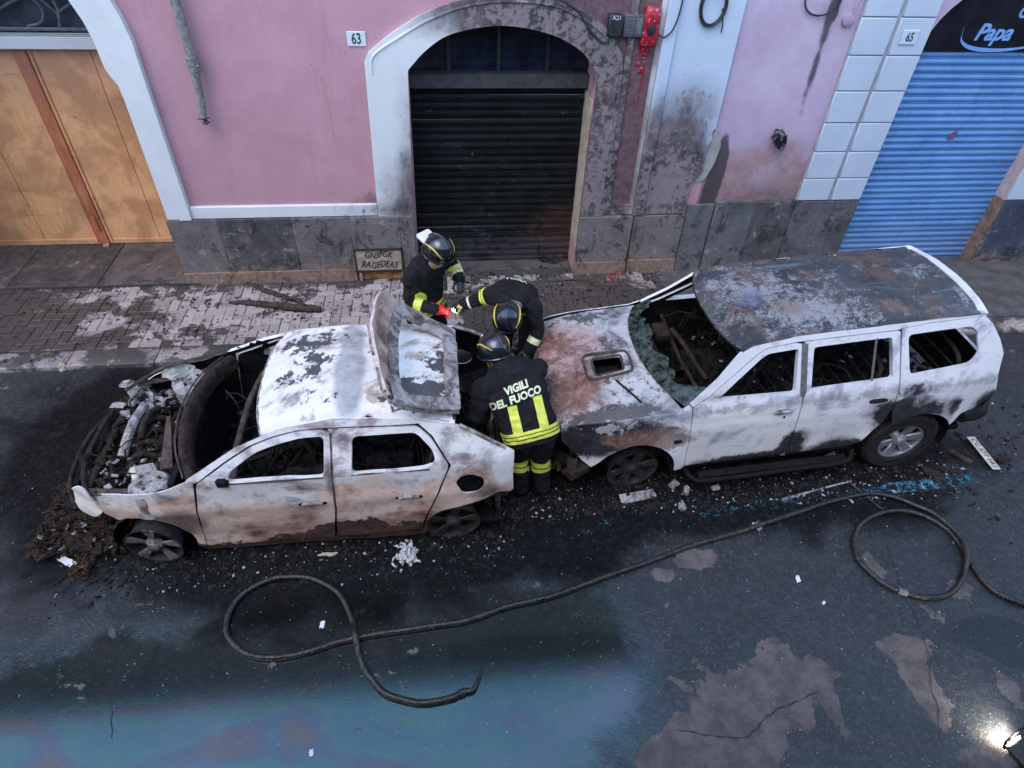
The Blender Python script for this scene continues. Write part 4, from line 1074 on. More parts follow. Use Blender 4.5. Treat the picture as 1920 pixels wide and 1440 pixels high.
def clutter(name, par, x0, x1, y0, y1, z0, z1, n, smin, smax, mat, seed=1, shape=None):
    r = random.Random(seed); bm = bmesh.new()
    for k in range(n):
        X, Y, Z = r.uniform(x0, x1), r.uniform(y0, y1), r.uniform(z0, z1)
        if shape and not shape(X, Y, Z): continue
        chunk(bm, (X, Y, Z), r.uniform(smin, smax), r)
    o = finish(bm, name, mat, par, False); o['kind'] = 'stuff'; return o
def wires(name, par, boxr, n, rad, L, mat, seed=1, kind=True, droop=0):
    r = random.Random(seed); bm = bmesh.new(); x0, x1, y0, y1, z0, z1 = boxr
    for k in range(n):
        p = Vector((r.uniform(x0, x1), r.uniform(y0, y1), r.uniform(z0, z1))); d = Vector((r.gauss(0, 1), r.gauss(0, 1), r.gauss(0, .5))).normalized(); pts = [p.copy()]
        for s_ in range(6):
            d = (d + Vector((r.gauss(0, .5), r.gauss(0, .5), r.gauss(0, .4) - droop))).normalized(); p = p + d * L * r.uniform(.5, 1) / 6; p = Vector((min(max(p.x, x0), x1), min(max(p.y, y0), y1), min(max(p.z, z0, .01), z1 + .04)))
            pts.append(p.copy())
        tube(bm, pts, rad * r.uniform(.5, 1.2), 4)
    o = finish(bm, name, mat, par, True, 80)
    if kind: o['kind'] = 'stuff'
    return o
def lin(pts):
    X = [p[0] for p in pts]; Y = [p[1] for p in pts]
    return lambda x_: float(np.interp(x_, X, Y))

# ================================================================== CAR 1 : burnt white hatchback
C1 = thing('burnt_hatchback', 'burnt-out white hatchback with its bonnet gone and tailgate folded up', 'car', (0, 4.27, 0), (0, 0, R_(.6)))
def dent(x_, z_, k=.006, o=0.0):
    return k * mnoise.noise(Vector((x_ * 2.3 + o, z_ * 3.1, 1.7 + o))) + k * .5 * mnoise.noise(Vector((x_ * 6 + o, z_ * 7, 4.1)))
def hw1(x_, z_):
    h = .86 - .03 * max(0, .45 - z_)
    if z_ > .62: h -= .10 * min(z_ - .62, .36)
    if z_ > .98: h -= .55 * (z_ - .98)
    if abs(z_ - .66) < .08: h += .010 * (1 - abs(z_ - .66) / .08)       # crease along the doors
    if .22 < z_ < .34: h -= .008
    if x_ < -2.35: h -= .34 * (-2.35 - x_) ** 2 + .05 * (-2.35 - x_)
    if x_ > -.1: h -= .16 * (x_ + .1) ** 2
    return h
def side1(sg, inset=0.0, o=0.0):
    return lambda x_, z_: Vector((x_, sg * (hw1(x_, z_) - inset + dent(x_, z_, .012, o + sg)), z_))
def arc(cx_, cz_, r, a0, a1, n=10): return [(cx_ + r * math.cos(R_(a0 + (a1 - a0) * k / n)), cz_ + r * math.sin(R_(a0 + (a1 - a0) * k / n))) for k in range(n + 1)]
FEND = [(-2.97, .72), (-2.95, .60), (-2.92, .52), (-2.82, .47)] + arc(-2.575, .22, .335, 128, -8, 12)[1:] + [(-2.19, .10), (-2.185, .14), (-2.135, .60), (-2.075, .94), (-2.11, .975), (-2.24, .92), (-2.38, .865), (-2.70, .82), (-2.86, .78)]
DOORF = fillet([(-2.175, .14), (-1.095, .15), (-1.035, .55), (-1.01, .90), (-.985, 1.27), (-1.04, 1.295), (-1.22, 1.298), (-1.42, 1.262), (-1.60, 1.205), (-1.84, 1.075), (-2.05, .945), (-2.12, .60)], .03, 2)
WINF = fillet([(-1.815, .935), (-1.785, 1.03), (-1.57, 1.165), (-1.40, 1.215), (-1.22, 1.25), (-1.03, 1.25), (-1.065, .93)], .045, 4)
DOORR = fillet([(-1.075, .15), (-.33, .18), (-.27, .40), (-.06, .975), (-.20, 1.20), (-.30, 1.285), (-.92, 1.298), (-.965, 1.27), (-.99, .90), (-1.015, .55)], .03, 2)
WINR = fillet([(-.845, .945), (-.815, 1.24), (-.31, 1.24), (-.185, 1.10), (-.165, 1.005), (-.25, .955)], .05, 4)
QUART = [(-.31, .10), (-.25, .14)] + [(-.245, .30), (-.20, .385), (-.10, .445), (.05, .48), (.19, .515), (.36, .595), (.46, .57), (.485, .60), (.475, .78), (.485, 1.02), (.40, 1.075), (.20, 1.19), (.03, 1.275), (-.13, 1.315), (-.285, 1.30), (-.18, 1.205), (-.04, .975), (-.25, .40), (-.31, .18)]
FUEL = fillet([(-.015, .765), (.035, .845), (.13, .85), (.225, .79), (.23, .70), (.17, .635), (.05, .635)], .03, 2)
RAIL = [(-2.12, .985), (-1.9, 1.105), (-1.72, 1.20), (-1.38, 1.32), (-.97, 1.37), (-.39, 1.345), (-.10, 1.31), (-.29, 1.302), (-.9, 1.306), (-1.22, 1.306), (-1.42, 1.272), (-1.605, 1.216), (-1.845, 1.086), (-2.055, .958)]
for sg in (-1, 1):
    f_ = side1(sg)
    sheet('wing', FEND, [], f_, .012, CAR1, C1, .05, lining=CHAR, out=Vector((0, sg, 0)))
    d = sheet('front_door', DOORF, [WINF], side1(sg, -.004), .045, CAR1, C1, .05, lining=CHAR, out=Vector((0, sg, 0)))
    d2 = sheet('rear_door', DOORR, [WINR], side1(sg, -.004, 3.), .045, CAR1, C1, .05, lining=CHAR, out=Vector((0, sg, 0)))
    sheet('quarter_panel', QUART, [FUEL], f_, .014, CAR1, C1, .05, lining=CHAR, out=Vector((0, sg, 0)))
    sheet('roof_rail', RAIL, [], f_, .03, CAR1, C1, .05, lining=CHAR, out=Vector((0, sg, 0)))
    sheet('sill', [(-2.2, .06), (-.30, .06), (-.30, .138), (-2.18, .132)], [], side1(sg, .02), .03, CAR1, C1, .08, lining=CHAR, out=Vector((0, sg, 0)))
    # bare pillar behind the door gap, window-channel strips, handles
    bm = bmesh.new(); tube(bm, [(-1.045, sg * .80, .15), (-1.0, sg * .795, .9), (-.97, sg * .62, 1.28)], .035, 6); finish(bm, 'pillar', ASHM, C1)
    for (dd, x0) in ((d, -1.20), (d2, -.41)):
        bm = bmesh.new()
        zc = .655
        pts = [(x0 - .085, zc), (x0 - .04, zc + .012), (x0 + .04, zc + .013), (x0 + .085, zc)]
        tube(bm, [Vector((a_, sg * (hw1(a_, b_) + .012), b_)) for a_, b_ in pts], [.010, .017, .017, .010], 8); finish(bm, 'door_handle', ASHM, dd)
        for a_ in (x0 - .095, x0 + .10):
            bm = bmesh.new(); lathe(bm, [(.018, 0), (.014, .004), (0, .004)], 10, Matrix.Translation((a_, sg * (hw1(a_, zc) + .006), zc)) @ Matrix.Rotation(R_(90) * -sg * -1, 4, 'X')); finish(bm, 'handle_hole', CHAR, dd)
    bm = bmesh.new(); tube(bm, [Vector((a_, sg * (hw1(a_, .93) + .004), .925 + .006 * (a_ + 1.8))) for a_ in (-1.8, -1.5, -1.2, -1.07)], .007, 6); finish(bm, 'window_channel', RUSTB, d)
    bm = bmesh.new(); tube(bm, [Vector((a_, sg * (hw1(a_, .945) + .004), .94 + .012 * (a_ + .84))) for a_ in (-.85, -.6, -.4, -.22)], .007, 6); finish(bm, 'window_channel', RUSTB, d2)
    bm = bmesh.new(); tube(bm, [Vector((-1.83, sg * .80, .93)), Vector((-1.80, sg * .77, 1.02))], .012, 6); finish(bm, 'quarter_strut', CHAR, d)
# mirror stump
bm = bmesh.new(); box(bm, -1.90, -1.80, -.86, -.80, .90, .99, bevel=.02); finish(bm, 'mirror_stump', CHAR, C1)
# roof with soft crown
railz = lin([(-1.66, 1.225), (-1.55, 1.262), (-1.38, 1.32), (-.97, 1.37), (-.39, 1.345), (.06, 1.275)])
def roofmap(x_, v):
    z_ = railz(x_); h = hw1(x_, z_) + .003; q = v
    zz = z_ + .055 * (1 - abs(q) ** 2.2) - .012 * math.exp(-((abs(q) - .86) / .05) ** 2) + dent(x_, q * 2, .010, 7)
    if abs(x_ + .85) < .13: zz += .006 * math.cos((x_ + .85) / .13 * math.pi / 2)
    return Vector((x_, q * h, zz))
ro = [(-1.60 + .10 * abs(v) ** 2.5 + .02, v) for v in np.linspace(-1, 1, 21)]
ro = [(a_ - .02, b_) for a_, b_ in ro] + [(.05 - .05 * abs(v) ** 2, v) for v in np.linspace(1, -1, 15)]
sheet('roof', ro, [], roofmap, .012, CAR1R, C1, .05, lining=CHAR, out=Vector((0, 0, 1)))
bm = bmesh.new(); tube(bm, [roofmap(-1.60 + .10 * abs(v) ** 2.5, v) + Vector((0, 0, -.012)) for v in np.linspace(-1, 1, 15)], .016, 6); finish(bm, 'roof_front_edge', ASHM, C1)
# inner body: floor, firewall, seats, beams, boot
bm = bmesh.new(); box(bm, -2.3, .40, -.78, .78, .08, .13); finish(bm, 'floor_pan', CHAR, C1, False)
bm = bmesh.new(); box(bm, -2.32, -2.27, -.74, .74, .10, .86); finish(bm, 'firewall', CHAR, C1, False)
bm = bmesh.new(); box(bm, .34, .39, -.70, .66, .10, .50, bevel=.015); finish(bm, 'rear_panel', RUSTB, C1, True, 50)
bm = bmesh.new(); tube(bm, [(-1.85, -.75, .72), (-1.9, -.3, .75), (-1.9, .3, .75), (-1.85, .75, .72)], .03, 8); finish(bm, 'dash_beam', RUSTB, C1)
bm = bmesh.new(); tube(bm, [(-1.35, .02, .3), (-1.45, .05, .62), (-1.62, .08, .82), (-1.70, .1, 1.02)], .035, 8); finish(bm, 'centre_duct', CHARB, C1)
bm = bmesh.new(); lathe(bm, [(.16, -.008), (.17, 0), (.16, .008), (.15, 0)], 20, Matrix.Translation((-1.55, -.37, .78)) @ Matrix.Rotation(R_(-62), 4, 'Y'), False); tube(bm, [(-1.55, -.37, .78), (-1.8, -.37, .68)], .02, 6); finish(bm, 'steering_wheel', CHAR, C1)
for sx, sy in ((-1.15, -.38), (-1.15, .38), (-.42, -.34), (-.42, .34)):
    sw_ = .23 if sx < -1 else .31
    bm = bmesh.new()
    tube(bm, spline([(sx, sy - sw_, .32), (sx + .12, sy - sw_, .65), (sx + .24, sy - sw_ * .85, .92), (sx + .26, sy, .97), (sx + .24, sy + sw_ * .85, .92), (sx + .12, sy + sw_, .65), (sx, sy + sw_, .32)], 4), .020, 6)
    for q in range(5):
        zz = .42 + q * .11; tube(bm, [(sx + .02 + (zz - .32) * .38, sy - sw_ * .95, zz), (sx + .05 + (zz - .32) * .38, sy, zz - .02), (sx + .02 + (zz - .32) * .38, sy + sw_ * .95, zz)], .007, 5)
    box(bm, sx - .42, sx + .02, sy - sw_ * .9, sy + sw_ * .9, .28, .33)
    finish(bm, 'seat_frame', SEATC, C1)
clutter('cabin_ash', C1, -2.2, .32, -.74, .74, .13, .36, 900, .015, .06, CHAR, 3)
wires('cabin_wires', C1, (-2.1, .2, -.65, .65, .25, .75), 90, .006, .7, SEATC, 5)
bm = bmesh.new(); 
for k in range(26):
    a_ = rng.uniform(0, 6.28); tube(bm, [(.05 + rng.uniform(-.2, .25), rng.uniform(-.5, .5), .16 + rng.uniform(0, .2)), (.05 + rng.uniform(-.2, .25), rng.uniform(-.5, .5), .2 + rng.uniform(0, .3))], rng.uniform(.006, .02), 5)
finish(bm, 'boot_wreckage', CHARB, C1)
# cowl and windscreen lower frame
cw = [(-2.10, -.77, .955), (-2.24, -.45, .965), (-2.31, -.1, .97), (-2.31, .25, .965), (-2.24, .55, .955), (-2.12, .76, .945)]
bm = bmesh.new()
cs = spline(cw, 5); prev = None
for k, q in enumerate(cs):
    q = Vector(q); cur = [bm.verts.new(q + Vector(d_)) for d_ in ((-.05, 0, -.05), (-.035, 0, .0), (.0, 0, .010), (.03, 0, -.005), (.055, 0, -.05), (.06, 0, -.14))]
    if prev:
        for j in range(5): bm.faces.new((prev[j], prev[j + 1], cur[j + 1], cur[j]))
    prev = cur
bmesh.ops.solidify(bm, geom=bm.faces[:], thickness=.01); finish(bm, 'cowl', RUSTB, C1, True, 50)
bm = bmesh.new(); tube(bm, [Vector(q) + Vector((-.06, 0, .0)) for q in cs], .008, 6); finish(bm, 'cowl_seal', RUSTB, C1)
# engine bay
for sg, yy in ((-1, -.66), (1, .60)):
    bm = bmesh.new(); lathe(bm, [(.17, -.25), (.165, -.02), (.14, .01), (.10, .012), (.06, .03), (.05, .012), (.02, .012), (.018, .03), (0, .03)], 20, Matrix.Translation((-2.50, yy, .80)) @ Matrix.Rotation(R_(8 * sg), 4, 'X')); finish(bm, 'strut_tower', ASHM, C1)
    for k in range(3):
        bm = bmesh.new(); a_ = k * 2.1 + .4; lathe(bm, [(.014, 0), (.014, .025), (0, .025)], 6, Matrix.Translation((-2.50 + .085 * math.cos(a_), yy + .085 * math.sin(a_), .812))); finish(bm, 'tower_bolt', RUSTB, C1, False)
    # inner wing rail with punched holes
    bm = bmesh.new(); 
    vs = box(bm, -2.98, -2.34, -.035, .035, 0, .02, bevel=.005)
    for v in vs: v.co = Vector((v.co.x, yy + sg * (.12 - .10 * ((-2.34 - v.co.x) / .64) ** 2) + v.co.y, .80 - .05 * ((-2.34 - v.co.x) / .64) + v.co.z))
    finish(bm, 'wing_rail', RUSTB, C1)
    for k in range(5):
        bm = bmesh.new(); xx = -2.90 + k * .11; lathe(bm, [(.013, 0), (.013, .0015), (0, .0015)], 10, Matrix.Translation((xx, yy + sg * (.12 - .10 * ((-2.34 - xx) / .64) ** 2), .822 - .05 * ((-2.34 - xx) / .64)))); finish(bm, 'rail_hole', CHAR, C1, False)
bm = bmesh.new(); box(bm, -2.90, -2.52, -.28, .34, .30, .58, bevel=.03)
for k in range(6): box(bm, -2.86 + k * .06, -2.83 + k * .06, -.24, .30, .575, .60, bevel=.004)
finish(bm, 'engine_block', CHARB, C1)
bm = bmesh.new(); 
for k in range(4): tube(bm, spline([(-2.60, -.2 + k * .15, .60), (-2.72, -.2 + k * .15, .66), (-2.85, -.2 + k * .14, .60), (-2.92, -.2 + k * .13, .48)], 5), .026, 8)
finish(bm, 'intake_manifold', CHARB, C1)
bm = bmesh.new(); box(bm, -.10, .10, -.085, .085, 0, .05, bevel=.02, M=Matrix.Translation((-2.66, -.42, .64)) @ Matrix.Rotation(.5, 4, 'Z') @ Matrix.Rotation(.25, 4, 'Y')); finish(bm, 'melted_box', ASHW, C1)
bm = bmesh.new(); box(bm, -.06, .06, -.055, .055, .05, .058, M=Matrix.Translation((-2.66, -.42, .645)) @ Matrix.Rotation(.5, 4, 'Z') @ Matrix.Rotation(.25, 4, 'Y')); finish(bm, 'melted_box_lid', ASHM, C1, False)
bm = bmesh.new(); tube(bm, spline([(-2.92, -.18, .62), (-2.90, .0, .70), (-2.88, .18, .73), (-2.86, .36, .72)], 6), .042, 10); finish(bm, 'ribbed_hose', ASHM, C1)
bm = bmesh.new(); tube(bm, spline([(-2.80, -.12, .60), (-2.79, .05, .72), (-2.77, .22, .74), (-2.73, .34, .70)], 6), .030, 10); finish(bm, 'pipe', CHARB, C1)
bm = bmesh.new(); prism(bm, [(-.05, 0), (.05, 0), (.012, .52), (-.02, .52)], [], -.012, .012, M=Matrix.Translation((-2.40, -.52, .80)) @ Matrix.Rotation(R_(-76), 4, 'X') @ Matrix.Rotation(R_(-8), 4, 'Y')); finish(bm, 'wiper_linkage', RUSTB, C1, False)
bm = bmesh.new(); tube(bm, spline([(-3.20, -.62, .47), (-3.34, -.35, .50), (-3.38, .0, .51), (-3.35, .35, .50), (-3.22, .62, .47)], 6), [.022] * 25, 8); finish(bm, 'crash_beam', CHARB, C1)
bm = bmesh.new(); tube(bm, spline([(-3.08, -.60, .58), (-3.20, -.3, .62), (-3.22, .1, .63), (-3.18, .45, .62), (-3.05, .66, .58)], 5), .022, 7); finish(bm, 'slam_panel', CHARB, C1)
for yy in (-.42, .42):
    bm = bmesh.new(); box(bm, -3.30, -2.4, yy - .05, yy + .05, .34, .46, bevel=.01); finish(bm, 'chassis_leg', CHARB, C1)
bm = bmesh.new(); box(bm, -3.16, -3.10, -.5, .5, .16, .58, bevel=.01); finish(bm, 'radiator', CHARB, C1)
# pale melted headlamp shell on the near corner
HL = [(-.17, .0), (-.19, .16), (-.15, .30), (-.05, .40), (.04, .38), (.09, .26), (.13, .12), (.10, .02), (.02, -.06), (-.08, -.08)]
def hlmap(u, v):
    return Vector((-3.02 + u * .75 + .10 * v, -.60 - .30 * (u + .17) - .16 * v * (1 - v) + .03 * math.sin(v * 14 + u * 9), .50 + v * .92))
sheet('melted_headlamp', spline(HL, 4, True), [], hlmap, .015, plain('ash_white_shell', (.78, .76, .72), .6, var=.14, scale=9, bump=.4), C1, .035)
bm = bmesh.new(); bmesh.ops.create_icosphere(bm, subdivisions=3, radius=1)
for v in bm.verts:
    q = v.co.copy(); v.co = Vector((-2.62 + q.x * .15, .70 + q.y * .10, .82 + q.z * .05)) + q * .05 * mnoise.noise(q * 2.5)
finish(bm, 'melted_reservoir', m_char('grey_green_melt', (.20, .22, .22), (.48, .46, .38), 6), C1)
bm = bmesh.new()
for k in range(26): chunk(bm, (-2.95 + rng.uniform(-.2, .25), .55 + rng.uniform(-.15, .2), .55 + rng.uniform(0, .18)), rng.uniform(.03, .09), rng)
finish(bm, 'wing_fragments', ASHM, C1, False)['kind'] = 'stuff'
r_ = random.Random(51); bm = bmesh.new()
for k in range(46): chunk(bm, (r_.uniform(-3.25, -2.75), r_.uniform(-.55, .72), .44 + .16 * r_.random()), r_.uniform(.03, .10), r_)
finish(bm, 'melted_trim', CHAR, C1, False)['kind'] = 'stuff'
clutter('engine_ash', C1, -3.2, -2.35, -.6, .62, .30, .60, 520, .015, .055, CHARB, 11)
clutter('engine_flakes', C1, -3.05, -2.35, -.6, .62, .58, .66, 60, .012, .035, ASHM, 12)
wires('engine_wires', C1, (-3.15, -2.4, -.55, .6, .45, .68), 70, .007, .5, CHARB, 13)
# far bent panel strip standing off the far wing
bm = bmesh.new()
for k, (zz, oo) in enumerate(((.90, 0), (.87, .06))):
    tube(bm, spline([(-3.05, .50 + oo, zz - .10), (-2.75, .66 + oo, zz), (-2.45, .74 + oo, zz + .03), (-2.15, .80 + oo, zz + .06)], 5), [.015] * 16, 5)
finish(bm, 'bent_trim', RUSTB, C1)
bm = bmesh.new(); box(bm, .32, .47, -.80, -.62, .58, .82, bevel=.02); finish(bm, 'lamp_cavity', RUSTB, C1)
bm = bmesh.new(); box(bm, .40, .44, -.74, .70, .42, .50, bevel=.012); finish(bm, 'bumper_beam', CHARB, C1)
for yy in (-.60, .55):
    bm = bmesh.new(); box(bm, .30, .46, yy - .04, yy + .04, .28, .60, bevel=.01); finish(bm, 'rear_bracket', RUSTB, C1)
bm = bmesh.new(); tube(bm, [roofmap(.03 - .05 * v * v, v) + Vector((.01, 0, -.02)) for v in np.linspace(-.98, .98, 11)], .018, 6); finish(bm, 'hatch_header', RUSTB, C1)
for sg in (-1, 1):
    bm = bmesh.new(); tube(bm, [(.04, sg * .66, 1.27), (.22, sg * .70, 1.17), (.40, sg * .73, 1.05), (.46, sg * .72, .98), (.45, sg * .70, .75), (.42, sg * .68, .5)], .018, 6); finish(bm, 'hatch_aperture', ASHM, C1)
for (xx, yy, fc, st_, ln) in ((-2.575, -.80, -1, -6, 2), (-.05, -.78, -1, 3, 4), (-2.575, .80, 1, 0, 0), (-.05, .78, 1, 0, 0)):
    wheel(C1, (xx, yy, .238), .30, .20, .24, 5, RIMD if xx < -1 else RIMK, TYRE, st_, fc, False, ln, 'twin')
# open tailgate: frame hinged at the roof edge, folded forward over the roof
TG = bpy.data.objects.new('tailgate', None); COL.objects.link(TG); TG.parent = C1; TG.location = (.04, -.06, 1.33); TG.rotation_euler = (0, 0, 0)
def tgpt(s_, v):
    """s_: 0 hinge .. 1 window foot .. 1.8 bottom lip; v -1..1 across"""
    a_ = [(0, 0), (-.20, .07), (-.38, .15), (-.50, .23), (-.56, .29), (-.61, .39), (-.635, .49), (-.645, .56)]
    S_ = [0, .4, .8, 1.0, 1.15, 1.4, 1.7, 1.9]
    x_ = float(np.interp(s_, S_, [q[0] for q in a_])); z_ = float(np.interp(s_, S_, [q[1] for q in a_]))
    wd = float(np.interp(s_, [0, .5, 1.0, 1.4, 1.9], [.53, .60, .66, .64, .50]))
    x_ -= .07 * (abs(v) ** 2.2 - .4) * (1 if s_ > .8 else s_ / .8) * -1
    return Vector((x_ + .012 * mnoise.noise(Vector((s_ * 3, v * 3, 0))), v * wd, z_ + .04 * (1 - v * v) * min(1, s_)))
WN = fillet([(.20, -.74), (.95, -.80), (.95, .80), (.20, .74)], .12, 4)
sheet('frame', fillet([(0, -1), (1.12, -1), (1.12, 1), (0, 1)], .05, 2), [WN], tgpt, .05, ASHM, TG, .07)
PN = fillet([(1.24, -.80), (1.42, -.78), (1.42, .78), (1.24, .80)], .05, 3)
PN2 = fillet([(1.52, -.66), (1.68, -.60), (1.68, -.2), (1.52, -.2)], .04, 3); PN3 = fillet([(1.52, .66), (1.68, .60), (1.68, .2), (1.52, .2)], .04, 3)
sheet('lower_panel', fillet([(1.13, -1), (1.75, -.94), (1.9, -.8), (1.9, .8), (1.75, .94), (1.13, 1)], .08, 3), [PN3], tgpt, .035, CAR1, TG, .07)
bm = bmesh.new(); tube(bm, [tgpt(1.9, v) for v in np.linspace(-.85, .85, 9)], .010, 6); tube(bm, [tgpt(s_, -.98) for s_ in np.linspace(0, 1.8, 10)], .010, 6); tube(bm, [tgpt(s_, .98) for s_ in np.linspace(0, 1.8, 10)], .010, 6); finish(bm, 'edge_flange', ASHM, TG)
for v in (-.8, .8):
    bm = bmesh.new(); q = tgpt(0.02, v * .8); box(bm, q.x - .05, q.x + .04, q.y - .02, q.y + .02, q.z - .03, q.z + .03, bevel=.005); finish(bm, 'hinge', RUSTB, TG)
for s_ in (.35, .55, .75):
    bm = bmesh.new(); q = tgpt(s_, -.80); box(bm, q.x - .02, q.x + .02, q.y + .0, q.y + .05, q.z - .005, q.z + .012); finish(bm, 'glass_tab', RUSTB, TG, False)

# ================================================================== CAR 2 : burnt white off-roader
C2 = thing('burnt_offroader', 'scorched white off-roader with rusty bonnet and hood scoop behind the hatchback', 'car', (4.45, 4.80, 0), (0, -R_(3.2), R_(1.8)))
def hw2(x_, z_):
    h = .885 - .03 * max(0, .5 - z_)
    if z_ > .8: h -= .09 * min(z_ - .8, .3)
    if z_ > 1.1: h -= .42 * (z_ - 1.1)
    if abs(z_ - .92) < .05: h += .008 * (1 - abs(z_ - .92) / .05)
    if x_ < -2.9: h -= .22 * (-2.9 - x_) ** 2
    if x_ > .2: h -= .20 * (x_ - .2) ** 2
    # flared arches
    for cx_, cz_, r in ((-2.78, .44, .42), (0.0, .38, .46)):
        d_ = math.hypot(x_ - cx_, z_ - cz_) - r
        if -.03 < d_ < .14: h += .035 * (1 - max(0, d_) / .14)
    return h
def side2(sg, inset=0.0, o=0.0):
    return lambda x_, z_: Vector((x_, sg * (hw2(x_, z_) - inset + dent(x_, z_, .004, o + sg + 20)), z_))
F2 = [(-3.47, 1.06), (-3.46, .92), (-3.36, .80), (-3.28, .68), (-3.19, .60)] + arc(-2.78, .44, .41, 157, -2, 14)[1:] + [(-2.30, .42), (-2.272, .44), (-2.275, .8), (-2.285, 1.165), (-2.31, 1.20), (-2.42, 1.15), (-3.0, 1.125), (-3.3, 1.10)]
D2F = fillet([(-2.265, .45), (-1.255, .45), (-1.255, 1.2), (-1.285, 1.625), (-1.36, 1.64), (-1.62, 1.615), (-1.70, 1.57), (-2.12, 1.25), (-2.275, 1.17)], .02, 2)
W2F = fillet([(-2.05, 1.225), (-1.66, 1.545), (-1.60, 1.575), (-1.325, 1.59), (-1.325, 1.21)], .025, 3)
D2R = fillet([(-1.24, .45), (-.60, .45), (-.50, .52), (-.44, .66), (-.36, .80), (-.325, .92), (-.33, 1.2), (-.385, 1.655), (-1.265, 1.645), (-1.24, 1.2)], .02, 2)
W2R = fillet([(-1.185, 1.59), (-.455, 1.605), (-.395, 1.24), (-1.175, 1.215)], .03, 3)
Q2 = [(-.312, .90)] + arc(0, .38, .445, 128, 40, 10) + [(.37, .62), (.46, .72), (.62, .76), (.74, .86), (.765, .95), (.70, 1.12), (.715, 1.32), (.64, 1.46), (.52, 1.62), (.42, 1.70), (-.10, 1.69), (-.368, 1.668), (-.315, 1.2)]
W2Q = fillet([(-.305, 1.61), (.30, 1.625), (.365, 1.58), (.425, 1.38), (.35, 1.30), (-.235, 1.255)], .05, 4)
R2 = [(-2.30, 1.205), (-2.05, 1.40), (-1.85, 1.61), (-1.75, 1.655), (-1.33, 1.705), (-.34, 1.72), (.40, 1.725), (.42, 1.705), (-.10, 1.697), (-.37, 1.672), (-.4, 1.662), (-1.25, 1.652), (-1.36, 1.647), (-1.625, 1.622), (-1.71, 1.577), (-2.13, 1.256), (-2.28, 1.178)]
for sg in (-1, 1):
    f_ = side2(sg)
    sheet('wing', F2, [], f_, .012, CAR2S, C2, .05, lining=CHAR, out=Vector((0, sg, 0)))
    d = sheet('front_door', D2F, [W2F], side2(sg, -.003), .05, CAR2S, C2, .05, lining=CHAR, out=Vector((0, sg, 0)))
    d2 = sheet('rear_door', D2R, [W2R], side2(sg, -.003), .05, CAR2S, C2, .05, lining=CHAR, out=Vector((0, sg, 0)))
    sheet('quarter_panel', Q2, [W2Q], f_, .016, CAR2S, C2, .05, lining=CHAR, out=Vector((0, sg, 0)))
    sheet('roof_rail', R2, [], f_, .03, CAR2S, C2, .05, lining=CHAR, out=Vector((0, sg, 0)))
    bm = bmesh.new(); tube(bm, [(-1.25, sg * .84, .4), (-1.25, sg * .80, 1.2), (-1.27, sg * .62, 1.62)], .04, 6); finish(bm, 'pillar', GREYM, C2)
    bm = bmesh.new(); box(bm, -2.3, -.5, sg * .83 - .02, sg * .83 + .02, .36, .46, bevel=.01); finish(bm, 'sill', CHAR, C2)
    bm = bmesh.new(); tube(bm, [Vector((-.59, sg * (hw2(-.59, 1.23) - .01), 1.22)), Vector((-.60, sg * (hw2(-.6, 1.6) - .01), 1.61))], .011, 6); finish(bm, 'window_divider', GREYM, d2)
    for dd, x0, z0, mt in ((d, -1.42, 1.035, ASHM), (d2, -.50, 1.04, CHAR)):
        bm = bmesh.new(); tube(bm, [Vector((a_, sg * (hw2(a_, z0) + .014), z0)) for a_ in (x0 - .085, x0 - .05, x0 + .05, x0 + .085)], [.012, .020, .020, .012], 8); finish(bm, 'door_handle', mt, dd)
        bm = bmesh.new(); box(bm, x0 - .06, x0 + .06, sg * (hw2(x0, z0)) - .006, sg * hw2(x0, z0) + .006, z0 - .014, z0 + .018); finish(bm, 'handle_recess', CHAR, dd, False)
        bm = bmesh.new(); lathe(bm, [(.014, 0), (.012, .008), (0, .008)], 10, Matrix.Translation((x0 + .03, sg * (hw2(x0, z0 - .075) - .002), z0 - .075)) @ Matrix.Rotation(R_(90) * (1 if sg < 0 else -1), 4, 'X')); finish(bm, 'lock', CHAR, dd)
    # tube step below the sill, twisted brackets
    bm = bmesh.new(); tube(bm, spline([(-2.24, sg * .80, .36), (-2.18, sg * .93, .30), (-2.0, sg * .97, .28), (-1.2, sg * .97, .29), (-.62, sg * .96, .30), (-.5, sg * .85, .34)], 5), .022, 8); finish(bm, 'side_step', CHAR, C2)
    bm = bmesh.new(); box(bm, -2.1, -.58, sg * .90 - .04, sg * .90 + .04, .285, .297); finish(bm, 'step_tread', CHAR, C2, False)
bm = bmesh.new(); box(bm, -2.42, -2.35, -.965 + .06, -.89, .80, .83); finish(bm, 'side_lamp_hole', CHAR, C2, False)
railz2 = lin([(-2.0, 1.55), (-1.85, 1.612), (-1.75, 1.657), (-1.33, 1.707), (-.34, 1.722), (.55, 1.722)])
def roof2(x_, v):
    z_ = railz2(x_); h = hw2(x_, z_) + .004
    zz = z_ + .05 * (1 - abs(v) ** 2.4) - .014 * math.exp(-((abs(v) - .90) / .04) ** 2) + dent(x_, v * 2, .007, 31)
    for q in (-.55, -.18, .18, .55): zz += .004 * math.exp(-((v - q) / .05) ** 2) * (1 if -1.4 < x_ < .3 else 0)
    return Vector((x_, v * h, zz))
r2 = [(-1.96 + .13 * abs(v) ** 2.4, v) for v in np.linspace(-1, 1, 21)] + [(.40 - .03 * abs(v) ** 2, v) for v in np.linspace(1, -1, 9)]
sheet('roof', r2, [], roof2, .014, CAR2R, C2, .055, lining=CHAR, out=Vector((0, 0, 1)))
